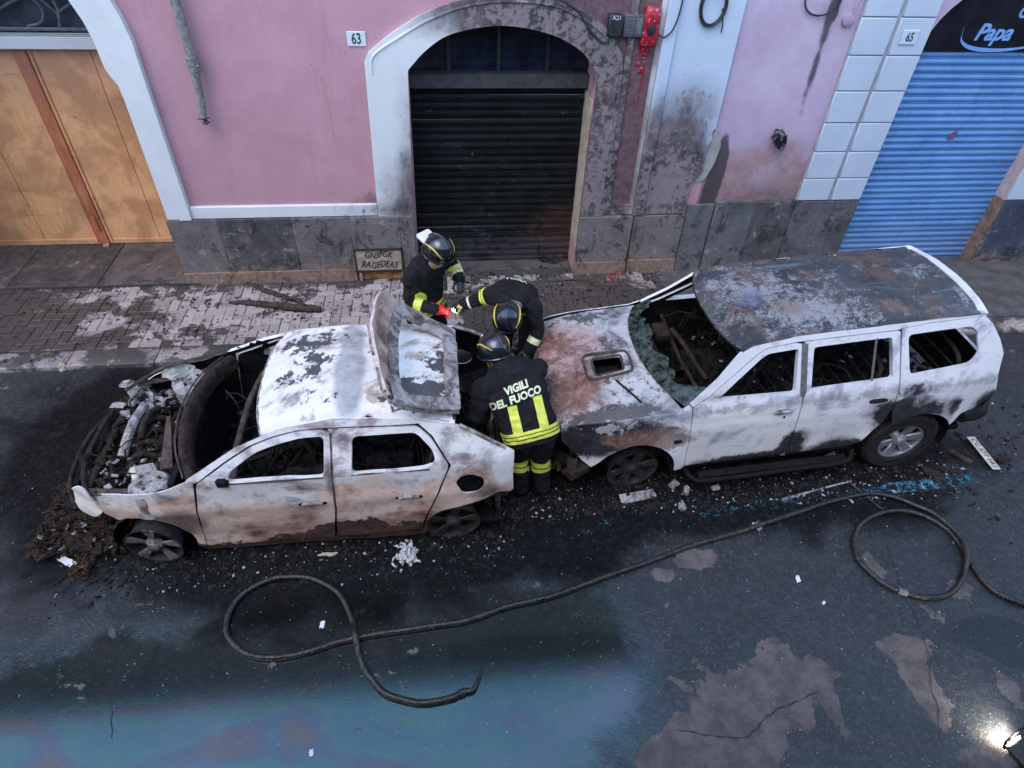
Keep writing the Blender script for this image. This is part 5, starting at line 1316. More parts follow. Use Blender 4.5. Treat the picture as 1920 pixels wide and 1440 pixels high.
sheet('rear_spoiler', [(.405 - .03 * abs(v) ** 2, v) for v in np.linspace(-1, 1, 9)] + [(.53 - .08 * abs(v) ** 2, v) for v in np.linspace(1, -1, 9)], [], lambda x_, v: roof2(x_, v) + Vector((0, 0, .004 - .3 * max(0, x_ - .42) ** 1)), .03, CAR2S, C2, .06)
# tailgate
def tail2(v, z_): 
    x_ = float(np.interp(z_, [.5, .9, 1.1, 1.35, 1.70], [.76, .77, .71, .70, .44])); return Vector((x_ + .05 - .06 * v * v, v * (hw2(.6, z_) - .03), z_))
sheet('tailgate', [(-1, .55), (1, .55), (1, 1.68), (-1, 1.68)], [fillet([(-.8, 1.15), (.8, 1.15), (.76, 1.58), (-.76, 1.58)], .06)], tail2, .03, CAR2S, C2, .07, lining=CHAR, out=Vector((1, 0, 0)))
bm = bmesh.new(); tube(bm, spline([(.50, -.84, .66), (.74, -.80, .66), (.84, -.5, .64), (.86, 0, .64), (.84, .5, .64), (.74, .8, .66), (.5, .84, .66)], 5), .075, 8); finish(bm, 'rear_bumper', CHAR, C2)
bm = bmesh.new(); box(bm, .66, .76, -.80, -.68, .78, 1.05, bevel=.02); finish(bm, 'tail_lamp', RUSTB, C2)
bm = bmesh.new(); lathe(bm, [(.03, 0), (.032, .03), (.018, .05), (0, .05)], 12, Matrix.Translation((.80, -.60, .80)) @ Matrix.Rotation(R_(80), 4, 'Y')); finish(bm, 'exhaust_tip', ALLOY, C2)
# bonnet
hz = lin([(-3.56, .90), (-3.50, 1.0), (-3.40, 1.055), (-3.2, 1.085), (-2.8, 1.115), (-2.4, 1.14), (-2.25, 1.16)])
def hood2(x_, v):
    h = .82 - .03 * (x_ + 2.4) - (.22 * (-2.9 - x_) ** 2 if x_ < -2.9 else 0) - (.9 * (-3.38 - x_) ** 2 if x_ < -3.38 else 0)
    z_ = hz(x_) + .035 * (1 - abs(v) ** 2.2) - .02 * max(0, abs(v) - .9) * 10 * .5
    # raised scoop boss
    yv = v * h; d_ = max(abs(x_ + 2.90) / .30, abs(yv + .13) / .24); 
    if d_ < 1: z_ += .05 * min(1, (1 - d_) * 3.5)
    return Vector((x_, yv, z_ + dent(x_, v, .010, 40)))
ho = [(-3.56 + .12 * abs(v) ** 2.2, v) for v in np.linspace(-1, 1, 17)] + [(-2.36, 1)] + [(-2.36 - .14 * (1 - abs(v) ** 2), v) for v in np.linspace(.96, -.96, 15)] + [(-2.36, -1)]
SC = fillet([(-3.03, -.32), (-2.77, -.30), (-2.75, -.06), (-3.02, -.05)], .03, 3)
sheet('bonnet', ho, [SC], hood2, .02, CAR2H, C2, .05, lining=CHAR, out=Vector((0, 0, 1)))
bm = bmesh.new()
rg = [hood2(*q) + Vector((0, 0, .004)) for q in fillet([(-3.12, -.38), (-2.68, -.36), (-2.66, .01), (-3.11, .03)], .08, 5)]; rg.append(rg[0]); tube(bm, rg, .014, 6, False)
rg = [hood2(*q) + Vector((0, 0, .002)) for q in fillet([(-3.04, -.33), (-2.76, -.31), (-2.74, -.05), (-3.03, -.04)], .04, 4)]; rg.append(rg[0]); tube(bm, rg, .010, 6, False); finish(bm, 'scoop_rim', RUSTB, C2)
bm = bmesh.new(); box(bm, -3.03, -2.76, -.30, .0, .98, 1.03); 
for k in range(6): box(bm, -3.0 + k * .045, -2.985 + k * .045, -.28, -.02, 1.03, 1.045)
finish(bm, 'intercooler', CHAR, C2, False)
bm = bmesh.new(); tube(bm, spline([(-2.93, -.20, 1.145), (-2.85, -.36, 1.155), (-2.74, -.58, 1.15), (-2.70, -.66, 1.14)], 5), [.010] * 16, 6); finish(bm, 'wiper_arm', CHAR, C2)
bm = bmesh.new(); tube(bm, spline([(-2.98, -.16, 1.12), (-2.93, -.22, 1.17), (-2.96, -.12, 1.10)], 4), .008, 5); finish(bm, 'bent_wire', CHAR, C2)
# front end, open
bm = bmesh.new(); box(bm, -3.50, -3.38, -.60, .60, .52, .92, bevel=.02); finish(bm, 'grille_panel', CHAR, C2)
bm = bmesh.new(); tube(bm, spline([(-3.36, -.80, .60), (-3.58, -.55, .60), (-3.64, 0, .60), (-3.58, .55, .60), (-3.36, .8, .60)], 6), .06, 8); finish(bm, 'front_bumper', CHAR, C2)
for yy in (-.66, .66):
    bm = bmesh.new(); lathe(bm, [(.11, 0), (.12, .05), (.09, .07), (0, .02)], 18, Matrix.Translation((-3.44, yy, .88)) @ Matrix.Rotation(R_(-90), 4, 'Y')); finish(bm, 'headlamp_shell', CHAR, C2)
bm = bmesh.new()
for k in range(9): chunk(bm, (-3.42 + rng.uniform(-.1, .25), -.80 + rng.uniform(-.08, .10), .50 + rng.uniform(0, .2)), rng.uniform(.05, .11), rng)
finish(bm, 'torn_bumper_end', CHARB, C2, False)
bm = bmesh.new(); box(bm, -3.36, -2.32, -.74, .74, .45, .95); finish(bm, 'engine_mass', CHAR, C2, False)
# windscreen remains along the base
wsb = [(-2.30, -.80, 1.17), (-2.44, -.55, 1.185), (-2.53, -.2, 1.20), (-2.55, .15, 1.20), (-2.50, .5, 1.195), (-2.38, .76, 1.18)]
ws = spline(wsb, 6); bm = bmesh.new(); prev = None; r_ = random.Random(4)
for k, q in enumerate(ws):
    q = Vector(q); hgt = (.13 + .03 * math.sin(k * .7)) * (1.35 if k < 6 else 1.0); d_ = Vector((.80, 0, .30)).normalized()
    cur = [bm.verts.new(q + Vector((-.02, 0, -.02))), bm.verts.new(q + d_ * hgt * .5), bm.verts.new(q + d_ * hgt), bm.verts.new(q + d_ * (hgt + r_.uniform(-.01, .07)) + Vector((0, r_.uniform(-.015, .015), -.012)))]
    if prev:
        for j in range(3): bm.faces.new((prev[j], prev[j + 1], cur[j + 1], cur[j]))
    prev = cur
bmesh.ops.solidify(bm, geom=bm.faces[:], thickness=.005); finish(bm, 'melted_windscreen', GLASSG, C2, True, 20)
bm = bmesh.new(); tube(bm, [roof2(-1.96 + .13 * abs(v) ** 2.4, v) + Vector((0, 0, -.012)) for v in np.linspace(-1, 1, 15)], .010, 6); finish(bm, 'roof_front_edge', CHARB, C2)
# interior
bm = bmesh.new(); box(bm, -2.4, .62, -.80, .80, .40, .46); finish(bm, 'floor_pan', CHAR, C2, False)
bm = bmesh.new(); box(bm, -2.38, -2.30, -.78, .78, .42, 1.08); finish(bm, 'firewall', CHAR, C2, False)
bm = bmesh.new(); tube(bm, [(-2.05, -.78, 1.0), (-2.1, 0, 1.02), (-2.05, .78, 1.0)], .02, 8); finish(bm, 'dash_beam', CHARB, C2)
bm = bmesh.new(); tube(bm, spline([(-2.12, .30, 1.18), (-2.06, .1, 1.15), (-2.0, -.12, 1.08), (-1.92, -.28, .98)], 5), .024, 8); finish(bm, 'heater_duct', CHARB, C2)
bm = bmesh.new(); box(bm, -2.26, -2.10, .30, .52, 1.02, 1.12, bevel=.02); finish(bm, 'blower_box', CHARB, C2)
bm = bmesh.new(); lathe(bm, [(.18, -.01), (.19, 0), (.18, .01), (.17, 0)], 20, Matrix.Translation((-1.80, -.38, 1.05)) @ Matrix.Rotation(R_(-58), 4, 'Y'), False); tube(bm, [(-1.80, -.38, 1.05), (-2.05, -.38, .93)], .022, 6); finish(bm, 'steering_wheel', CHAR, C2)
for sx, sy in ((-1.40, -.38), (-1.40, .38), (-.60, -.36), (-.60, .36), (.18, -.36), (.18, .36)):
    sw_ = .24 if sx < -1 else .33; bm = bmesh.new()
    tube(bm, spline([(sx, sy - sw_, .60), (sx + .10, sy - sw_, .92), (sx + .20, sy - sw_ * .85, 1.20), (sx + .22, sy, 1.26), (sx + .20, sy + sw_ * .85, 1.20), (sx + .10, sy + sw_, .92), (sx, sy + sw_, .60)], 4), .020, 6)
    for q in range(5):
        zz = .70 + q * .11; tube(bm, [(sx + (zz - .6) * .33, sy - sw_ * .95, zz), (sx + .03 + (zz - .6) * .33, sy, zz - .02), (sx + (zz - .6) * .33, sy + sw_ * .95, zz)], .007, 5)
    box(bm, sx - .45, sx + .02, sy - sw_ * .9, sy + sw_ * .9, .56, .62); finish(bm, 'seat_frame', SEATC, C2)
clutter('cabin_ash', C2, -2.25, .6, -.76, .76, .46, .72, 900, .015, .06, CHAR, 23)
clutter('cabin_flakes', C2, -2.2, .5, -.74, .74, .70, .75, 70, .012, .03, ASHM, 24)
wires('cabin_wires', C2, (-2.2, .5, -.7, .7, .6, 1.1), 110, .006, .7, SEATC, 25)
for sg in (-1, 1):
    for k, (cx_, cz_, r) in enumerate(((-2.78, .42, .43), (0, .38, .47))):
        bm = bmesh.new()
        for side in (0,):
            pts = arc(cx_, cz_, r, -15, 195, 14); A_ = [bm.verts.new((a_, sg * .86, b_)) for a_, b_ in pts]; B_ = [bm.verts.new((a_, sg * .50, b_)) for a_, b_ in pts]
            for j in range(14): bm.faces.new((A_[j], A_[j + 1], B_[j + 1], B_[j]))
            bm.faces.new(B_)
        finish(bm, 'wheel_well', CHAR, C2, True, 50)
wheel(C2, (-2.76, -.74, .41), .36, .22, .255, 6, RIMK, TYRE, 3, -1, False, 3)
wheel(C2, (-2.76, .74, .41), .36, .22, .255, 6, RIMK, TYRE, 3, 1, False, 0)
wheel(C2, (0.0, -.745, .372), .372, .26, .225, 6, ALLOY, TYRE, 0, -1, True, 0)
wheel(C2, (0.0, .745, .372), .372, .26, .225, 6, ALLOY, TYRE, 0, 1, True, 0)
for sg in (-1, 1):
    for k, (cx_, r) in enumerate(((-2.575, .345), (-.05, .36))):
        bm = bmesh.new(); pts = arc(cx_, .22, r, -10, 190, 14); A_ = [bm.verts.new((a_, sg * .80, b_)) for a_, b_ in pts]; B_ = [bm.verts.new((a_, sg * .52, b_)) for a_, b_ in pts]
        for j in range(14): bm.faces.new((A_[j], A_[j + 1], B_[j + 1], B_[j]))
        bm.faces.new(B_); finish(bm, 'wheel_well', CHAR, C1, True, 50)

# ================================================================== FIREFIGHTERS
def m_suit():
    t = T('firefighter_cloth'); p = t.P(); n = t.noise(p, 7, 5, .6, .5); w_ = t.noise(p, 300, 2, .6); n3 = t.noise(p, 22, 5, .7, seed=3)
    c = t.mix(n.step(.3, .7), (.006, .006, .008), (.016, .015, .019))
    c = t.mix(n3.step(.62, .75) * .4, c, (.07, .062, .06))
    t.set(col=c, rough=.85, spec=.25); t.bump(n * 1.4 + n3 * .8 + w_ * .1, .9, .03); return t.m
def m_band():
    t = T('yellow_reflective_tape'); p = t.P(); n = t.noise(p, 25, 5, .7); n2 = t.noise(p, 6, 4, .6, seed=2)
    c = t.mix(n.step(.3, .75), (.62, .66, .06), (.80, .82, .16)); c = t.mix(n2.step(.55, .75) * .45, c, (.40, .40, .10))
    t.set(col=c, rough=.5, spec=.5); t.bump(n, .2, .004); return t.m
SUIT, BAND = m_suit(), m_band()
BANDW = plain('pale_yellow_tape', (.72, .72, .42), .5, var=.2, scale=30)
DKTAPE = plain('dark_tape_line', (.03, .03, .02), .7)
HELM = T('black_helmet').set(col=(.008, .010, .016), rough=.24, spec=.6, coat=.6)
HYEL = plain('yellow_helmet_mark', (.72, .52, .04), .35, var=.12, scale=30, bump=0)
VISOR = T('dark_visor').set(col=(.02, .022, .03), rough=.06, spec=.8)
GLV = m_char('dark_glove', (.03, .028, .028), (.09, .085, .08), 25, .8)
GLVR = plain('red_glove', (.62, .012, .015), .6, var=.2, scale=25)
GLVY = plain('yellow_cuff_glove', (.42, .40, .14), .7, var=.3, scale=20)
SKIN = T('skin').set(col=(.42, .25, .19), rough=.5)
BOOT = m_char('black_boot', (.010, .010, .010), (.03, .03, .03), 20, .5)
WFLAP = plain('white_neck_cloth', (.68, .66, .68), .8, var=.06)
LTXT = plain('reflective_lettering', (.68, .72, .48), .5, var=.1, bump=0)

def ell(bm, c, r, Mr=None, sub=3):
    k = bmesh.ops.create_icosphere(bm, subdivisions=sub, radius=1.0)
    for v in k['verts']:
        q = Vector((v.co.x * r[0], v.co.y * r[1], v.co.z * r[2]))
        v.co = Vector(c) + ((Mr @ q) if Mr is not None else q)
def limb(bm, pts, rads, seg=14):
    """tapered limb with rounded ends"""
    P = spline([tuple(p) + (r,) for p, r in zip(pts, rads)], 5)
    tube(bm, [q[:3] for q in P], [q[3] for q in P], seg)
    for p, r in ((pts[0], rads[0]), (pts[-1], rads[-1])): ell(bm, p, (r, r, r), sub=2)
def torso(bm, rings, right, seg=24):
    """rings: (centre, half width, half depth); right: vector across"""
    C_ = [Vector(r[0]) for r in rings]; R0 = []
    n = len(C_)
    for i, (c, a_, b_) in enumerate(rings):
        t_ = (C_[min(i + 1, n - 1)] - C_[max(i - 1, 0)]).normalized(); u = Vector(right); u = (u - t_ * u.dot(t_)).normalized(); v = t_.cross(u)
        ring = []
        for k in range(seg):
            an = 2 * math.pi * k / seg; ca, sa = math.cos(an), math.sin(an); e = .8
            ring.append(bm.verts.new(C_[i] + u * a_ * math.copysign(abs(ca) ** e, ca) + v * b_ * math.copysign(abs(sa) ** e, sa)))
        R0.append(ring)
    for i in range(n - 1):
        for k in range(seg): bm.faces.new((R0[i][k], R0[i][(k + 1) % seg], R0[i + 1][(k + 1) % seg], R0[i + 1][k]))
    bm.faces.new(R0[0][::-1]); bm.faces.new(R0[-1])
def remesh(bm, vox, smooth=4):
    bmesh.ops.recalc_face_normals(bm, faces=bm.faces[:])
    me = bpy.data.meshes.new('tmp'); bm.to_mesh(me); bm.free()
    o = bpy.data.objects.new('tmp', me); COL.objects.link(o)
    m_ = o.modifiers.new('r', 'REMESH'); m_.mode = 'VOXEL'; m_.voxel_size = vox; m_.use_smooth_shade = True
    s_ = o.modifiers.new('s', 'SMOOTH'); s_.iterations = smooth; s_.factor = .5
    out = bpy.data.meshes.new_from_object(o.evaluated_get(bpy.context.evaluated_depsgraph_get()))
    bpy.data.objects.remove(o); bpy.data.meshes.remove(me)
    return out
def wrinkle(me, amp, seed, sc=1.0):
    me.update()
    N = [v.normal.copy() for v in me.vertices]
    for v, n in zip(me.vertices, N):
        p = v.co * sc
        q = mnoise.noise(Vector((p.x * 9 + seed, p.y * 9, p.z * 15))) + .6 * mnoise.noise(Vector((p.x * 20 + seed, p.y * 20, p.z * 26 + 3)))
        r = 1 - abs(mnoise.noise(Vector((p.x * 6 + seed * 2, p.y * 6 + 5, p.z * 10)))) * 2      # ridges like folds
        v.co += n * amp * (q * .7 + r * .6)
def cutband(me, planes, keep, off, name, mat, par, thick=.004):
    """a strip of the suit's own surface between planes [(co, normal)] (keep the side normals point to), lifted by off"""
    bm = bmesh.new(); bm.from_mesh(me); bm.normal_update()
    for co, no in planes:
        g = bm.verts[:] + bm.edges[:] + bm.faces[:]
        bmesh.ops.bisect_plane(bm, geom=g, plane_co=co, plane_no=-Vector(no), clear_outer=True, dist=1e-6)
    dl = [f_ for f_ in bm.faces if not keep(f_.calc_center_median(), f_.normal)]
    bmesh.ops.delete(bm, geom=dl, context='FACES')
    for v in [v for v in bm.verts if not v.link_faces]: bm.verts.remove(v)
    bm.normal_update()
    nn = {v: v.normal.copy() for v in bm.verts}
    for v in bm.verts: v.co += nn[v] * off
    fs = bm.faces[:]; be = []
    for e in [e for e in bm.edges if len(e.link_faces) == 1]:
        l = e.link_loops[0]; be.append((l.vert, l.link_loop_next.vert))
    dup = {v: bm.verts.new(v.co - nn[v] * (off + .006)) for v in bm.verts[:]}
    for a_, b_ in be: bm.faces.new((b_, a_, dup[a_], dup[b_]))
    for v in [v for v in bm.verts if not v.link_faces]: bm.verts.remove(v)
    return finish(bm, name, mat, par, True, 60)
def limbband(me, p0, p1, t0, t1, r, name, mat, par, off=.006):
    p0, p1 = Vector(p0), Vector(p1); d = (p1 - p0); L = d.length; d.normalize(); a_, b_ = p0 + d * L * t0, p0 + d * L * t1; m_ = (a_ + b_) / 2
    return cutband(me, [(a_, d), (b_, -d)], lambda c, n: (c - m_ - d * (c - m_).dot(d)).length < r, off, name, mat, par)
def helmet(par, c, fwd, up, flap=False, mark=True):
    up = Vector(up).normalized(); f_ = Vector(fwd); f_ = (f_ - up * f_.dot(up)).normalized(); rgt = f_.cross(up)
    Mh = Matrix((rgt, f_, up)).transposed().to_4x4(); Mh.translation = Vector(c)
    hp = bpy.data.objects.new('helmet', None); COL.objects.link(hp); hp.parent = par; hp.matrix_local = Mh; hp.empty_display_size = .1
    A_, B_, C_ = .138, .165, .155
    bm = bmesh.new(); bmesh.ops.create_uvsphere(bm, u_segments=32, v_segments=20, radius=1)
    for v in bm.verts:
        q = v.co.copy(); lim = -.45 + .35 * max(0, q.y)      # lower at the neck
        if q.z < lim: q.z = lim - .04 * (lim - q.z); q.x *= 1.02; q.y *= 1.02
        v.co = Vector((q.x * A_, q.y * B_, q.z * C_ + .03))
        if abs(v.co.x) < .03 and q.z > 0: v.co.z += .010 * math.cos(v.co.x / .03 * math.pi / 2)
    finish(bm, 'shell', HELM, hp, True, 50)
    bm = bmesh.new()
    tube(bm, [Vector((0, B_ * math.sin(R_(a_)), C_ * math.cos(R_(a_)) + .036)) for a_ in range(-75, 66, 10)], [.012] * 15, 8); finish(bm, 'crest', HELM, hp)
    bm = bmesh.new()
    vis = []
    for k in range(13):
        a_ = R_(90 + (k - 6) * 13); vis.append([bm.verts.new((1.05 * A_ * math.cos(a_), 1.07 * B_ * math.sin(a_), zz)) for zz in (.035, -.005, -.035)])
    for k in range(12):
        for j in range(2): bm.faces.new((vis[k][j], vis[k][j + 1], vis[k + 1][j + 1], vis[k + 1][j]))
    bmesh.ops.solidify(bm, geom=bm.faces[:], thickness=.006); finish(bm, 'visor', VISOR, hp)
    bm = bmesh.new(); rim = [(1.03 * A_ * math.cos(R_(a_)), 1.03 * B_ * math.sin(R_(a_)), -.035 + .045 * max(0, math.sin(R_(a_)))) for a_ in range(0, 361, 15)]; tube(bm, rim, .011, 7, False); finish(bm, 'brim', HELM, hp)
    for sx in (-1, 1):
        bm = bmesh.new(); arcp = []
        for k in range(13):
            t_ = k / 12; az = R_(-50 + 100 * t_); el = R_(8 + 20 * math.sin(math.pi * t_))
            arcp.append(Vector((sx * A_ * math.cos(el) * math.cos(az) * 1.02, B_ * math.cos(el) * math.sin(az) * 1.02, C_ * math.sin(el) * 1.02 + .03)))
        tube(bm, arcp, [.002 + .006 * math.sin(math.pi * k / 12) for k in range(13)], 6); finish(bm, 'yellow_mark', HYEL, hp)
    if flap:
        bm = bmesh.new(); box(bm, -.14, .04, -.29, -.115, -.035, .025, bevel=.02); finish(bm, 'neck_cloth', WFLAP, hp)
    # head under the helmet
    bm = bmesh.new(); ell(bm, (0, .005, -.03), (.075, .095, .115)); ell(bm, (0, .085, -.06), (.014, .022, .022), sub=2); ell(bm, (0, .055, -.125), (.04, .04, .035), sub=2); limb(bm, [(0, -.01, -.10), (0, -.03, -.22)], [.058, .062])
    ell(bm, (-.078, 0, -.045), (.012, .022, .032), sub=2); ell(bm, (.078, 0, -.045), (.012, .022, .032), sub=2)
    hm = remesh(bm, .007, 3)
    ho_ = link('head', hm, SKIN, hp)
    bm = bmesh.new()
    for sx in (-1, 1): ell(bm, (sx * .03, .088, -.035), (.012, .008, .007), sub=2)
    finish(bm, 'eye', INK, hp)
    bm = bmesh.new(); tube(bm, [(-.022, .090, -.103), (0, .096, -.105), (.022, .090, -.103)], .004, 5); finish(bm, 'mouth', plain('lip', (.28, .12, .10), .5, bump=0), hp)
    bm = bmesh.new(); tube(bm, spline([(-.085, .0, -.04), (-.06, .05, -.13), (0, .07, -.155), (.06, .05, -.13), (.085, 0, -.04)], 4), .007, 6); finish(bm, 'chin_strap', HYEL if mark else BLACKM, hp)
    return hp
def glove(par, wrist, d, back, mat, curl=50, name='glove', left=False):
    """hand from wrist along d; back = direction the back of the hand faces"""
    d = Vector(d).normalized(); b = Vector(back); b = (b - d * b.dot(d)).normalized(); s_ = d.cross(b) * (-1 if left else 1); w_ = Vector(wrist)
    bm = bmesh.new()
    L = lambda a_, c_, e_: w_ + d * a_ + s_ * c_ + b * e_
    limb(bm, [L(-.05, 0, 0), L(.03, 0, 0)], [.042, .038]); 
    Mr = Matrix((d, s_, b)).transposed()
    ell(bm, L(.06, 0, 0), (.055, .045, .022), Mr)
    for k, (off, ln) in enumerate(((-.033, .072), (-.011, .082), (.012, .078), (.034, .062))):
        p = L(.10, off, .0); pts = [p.copy()]; an = 0
        for seg_ in (.42, .33, .25):
            an += R_(curl * (1.0 + .06 * k)); p = p + (d * math.cos(an) - b * math.sin(an)) * ln * seg_ * 1.1; pts.append(p.copy())
        limb(bm, pts, [.0125, .012, .011, .009], 8)
    pts = [L(.025, -.035, -.005), L(.055, -.062, -.02), L(.085, -.062, -.045), L(.10, -.048, -.06)]
    limb(bm, pts, [.016, .0145, .013, .010], 8)
    return link(name, remesh(bm, .0055, 2), mat, par)
def put_on(me, lines, O, u, v, n, size, par, gap=1.0, wid=1.0):
    """lettering laid on the suit: lines of (text, dx, dy)"""
    bvh = BVHTree.FromPolygons([q.co for q in me.vertices], [tuple(p.vertices) for p in me.polygons])
    u, v, n = Vector(u).normalized(), Vector(v).normalized(), Vector(n).normalized()
    for s_, dx, dy in lines:
        tm = text_mesh(s_, size, 0, 0, .004); bm = bmesh.new(); bm.from_mesh(tm); bpy.data.meshes.remove(tm)
        bmesh.ops.triangulate(bm, faces=bm.faces[:]); bmesh.ops.subdivide_edges(bm, edges=[e for e in bm.edges if e.calc_length() > .02], cuts=1)
        for q in bm.verts:
            p = Vector(O) + u * (q.co.x * wid + dx) + v * (q.co.y + dy); h = bvh.ray_cast(p + n * .35, -n)
            q.co = (h[0] if h[0] is not None else p) + n * .008
        finish(bm, 'lettering', LTXT, par, False)
def person(label, base): return thing('person', label, 'person', base, group='firefighters at the wrecks')
def arm_chain(bm, sh, el, wr, r=(.092, .078, .066, .058)):
    sh, el, wr = Vector(sh), Vector(el), Vector(wr); limb(bm, [sh, sh.lerp(el, .5), el, wr], r)
def leg_chain(bm, hip, kn, an, toe):
    hip, kn, an = Vector(hip), Vector(kn), Vector(an); limb(bm, [hip, hip.lerp(kn, .5), kn, kn.lerp(an, .5), an], [.125, .112, .090, .085, .078])
    toe = Vector(toe); limb(bm, [an + Vector((0, 0, -.03)), (an + toe) / 2 + Vector((0, 0, -.015)), toe], [.058, .050, .042])

# --- person C: in front, bent over the open boot, back to the viewer
def build_front():
    O = Vector((.70, 3.86, 0)); P = person('firefighter bent into the hatchback boot, yellow stripes down the back', O)
    bm = bmesh.new(); q = lambda x_, y_, z_: Vector((x_, y_, z_)) - O
    right = Vector((.46, .06, .07))
    torso(bm, [(q(.70, 3.83, .80), .235, .155), (q(.68, 3.87, .88), .25, .17), (q(.635, 3.95, 1.00), .245, .168), (q(.58, 4.05, 1.13), .262, .165), (q(.525, 4.15, 1.24), .272, .150), (q(.485, 4.22, 1.31), .225, .122), (q(.455, 4.28, 1.355), .11, .09)], right)
    limb(bm, [q(.465, 4.26, 1.34), q(.43, 4.34, 1.37)], [.09, .08])
    SL, EL_, WL = q(.28, 4.09, 1.22), q(.20, 3.98, .98), q(.33, 4.14, .87)
    SR, ER, WR = q(.735, 4.21, 1.28), q(.80, 4.48, 1.10), q(.60, 4.62, .92)
    arm_chain(bm, SL, EL_, WL, (.105, .092, .078, .066)); arm_chain(bm, SR, ER, WR, (.105, .092, .078, .066))
    leg_chain(bm, q(.78, 3.87, .80), q(.80, 3.94, .45), q(.83, 3.87, .10), q(.80, 4.04, .045))
    leg_chain(bm, q(.60, 3.86, .80), q(.60, 3.96, .45), q(.62, 3.87, .10), q(.58, 4.04, .045))
    me = remesh(bm, .012, 5); wrinkle(me, .013, 1.3)
    link('body', me, SUIT, P)
    t_ = Vector((-.035, .10, .13)).normalized()
    a0, a1 = q(.685, 3.845, .835), q(.655, 3.93, .955)
    near = lambda c, n: (c - q(.67, 3.88, .9)).length < .36
    dd = (a1 - a0).normalized()
    # hem: tape with two dark seams
    cutband(me, [(a0, dd), (a0 + dd * .095, -dd)], near, .007, 'hem_tape', BAND, P)
    for k in (.030, .062): cutband(me, [(a0 + dd * k, dd), (a0 + dd * (k + .007), -dd)], near, .010, 'hem_seam', DKTAPE, P)
    u = right.normalized(); nrm = u.cross(t_) ; nrm = -nrm if nrm.y > 0 else nrm
    for off in (-.105, .125):
        c0 = q(.625, 3.97, 1.02) + u * off + Vector((0, 0, 0))
        cutband(me, [(c0 - u * .040, u), (c0 + u * .040, -u), (a0 + dd * .09, dd), (a0 + dd * (.37 if off > 0 else .34), -dd)], lambda c, n: n.dot(nrm) > .1 and (c - c0).length < .4, .007, 'back_tape', BAND, P)
    put_on(me, [('VIGILI', .015, .058), ('DEL', -.175, -.03), ('FUOCO', .075, -.03)], q(.545, 4.02, 1.20), u + Vector((0, .10, .10)), t_, nrm, .092, P, wid=.90)
    limbband(me, EL_, WL, .62, .85, .10, 'cuff_tape', BANDW, P)
    limbband(me, ER, WR, .55, .8, .10, 'cuff_tape', BANDW, P)
    kn, an = q(.80, 3.94, .45), q(.83, 3.87, .10)
    for kn, an in ((kn, an), (q(.60, 3.96, .45), q(.62, 3.87, .10))):
        limbband(me, kn, an, .05, .36, .13, 'trouser_tape', BAND, P); limbband(me, kn, an, .19, .215, .13, 'trouser_seam', DKTAPE, P, .010)
    helmet(P, q(.39, 4.385, 1.385), (-.35, .55, -.55), (-.15, .35, .75))
    bm = bmesh.new(); tube(bm, [q(.47, 4.36, 1.41), q(.57, 4.31, 1.37)], .012, 6); finish(bm, 'helmet_strap', HYEL, P)
    glove(P, WL, (.5, .5, -.55), (-.4, -.3, .6), GLVY, 45, left=True); glove(P, WR, (-.6, .3, -.6), (.3, .2, .8), GLV, 45)
    for x_ in (.83, .62):
        bm = bmesh.new(); limb(bm, [q(x_, 3.88, .10), q(x_ - .02, 3.95, .055), q(x_ - .035, 4.08, .05)], [.074, .062, .052]); link('boot', remesh(bm, .012, 2), BOOT, P)
build_front()

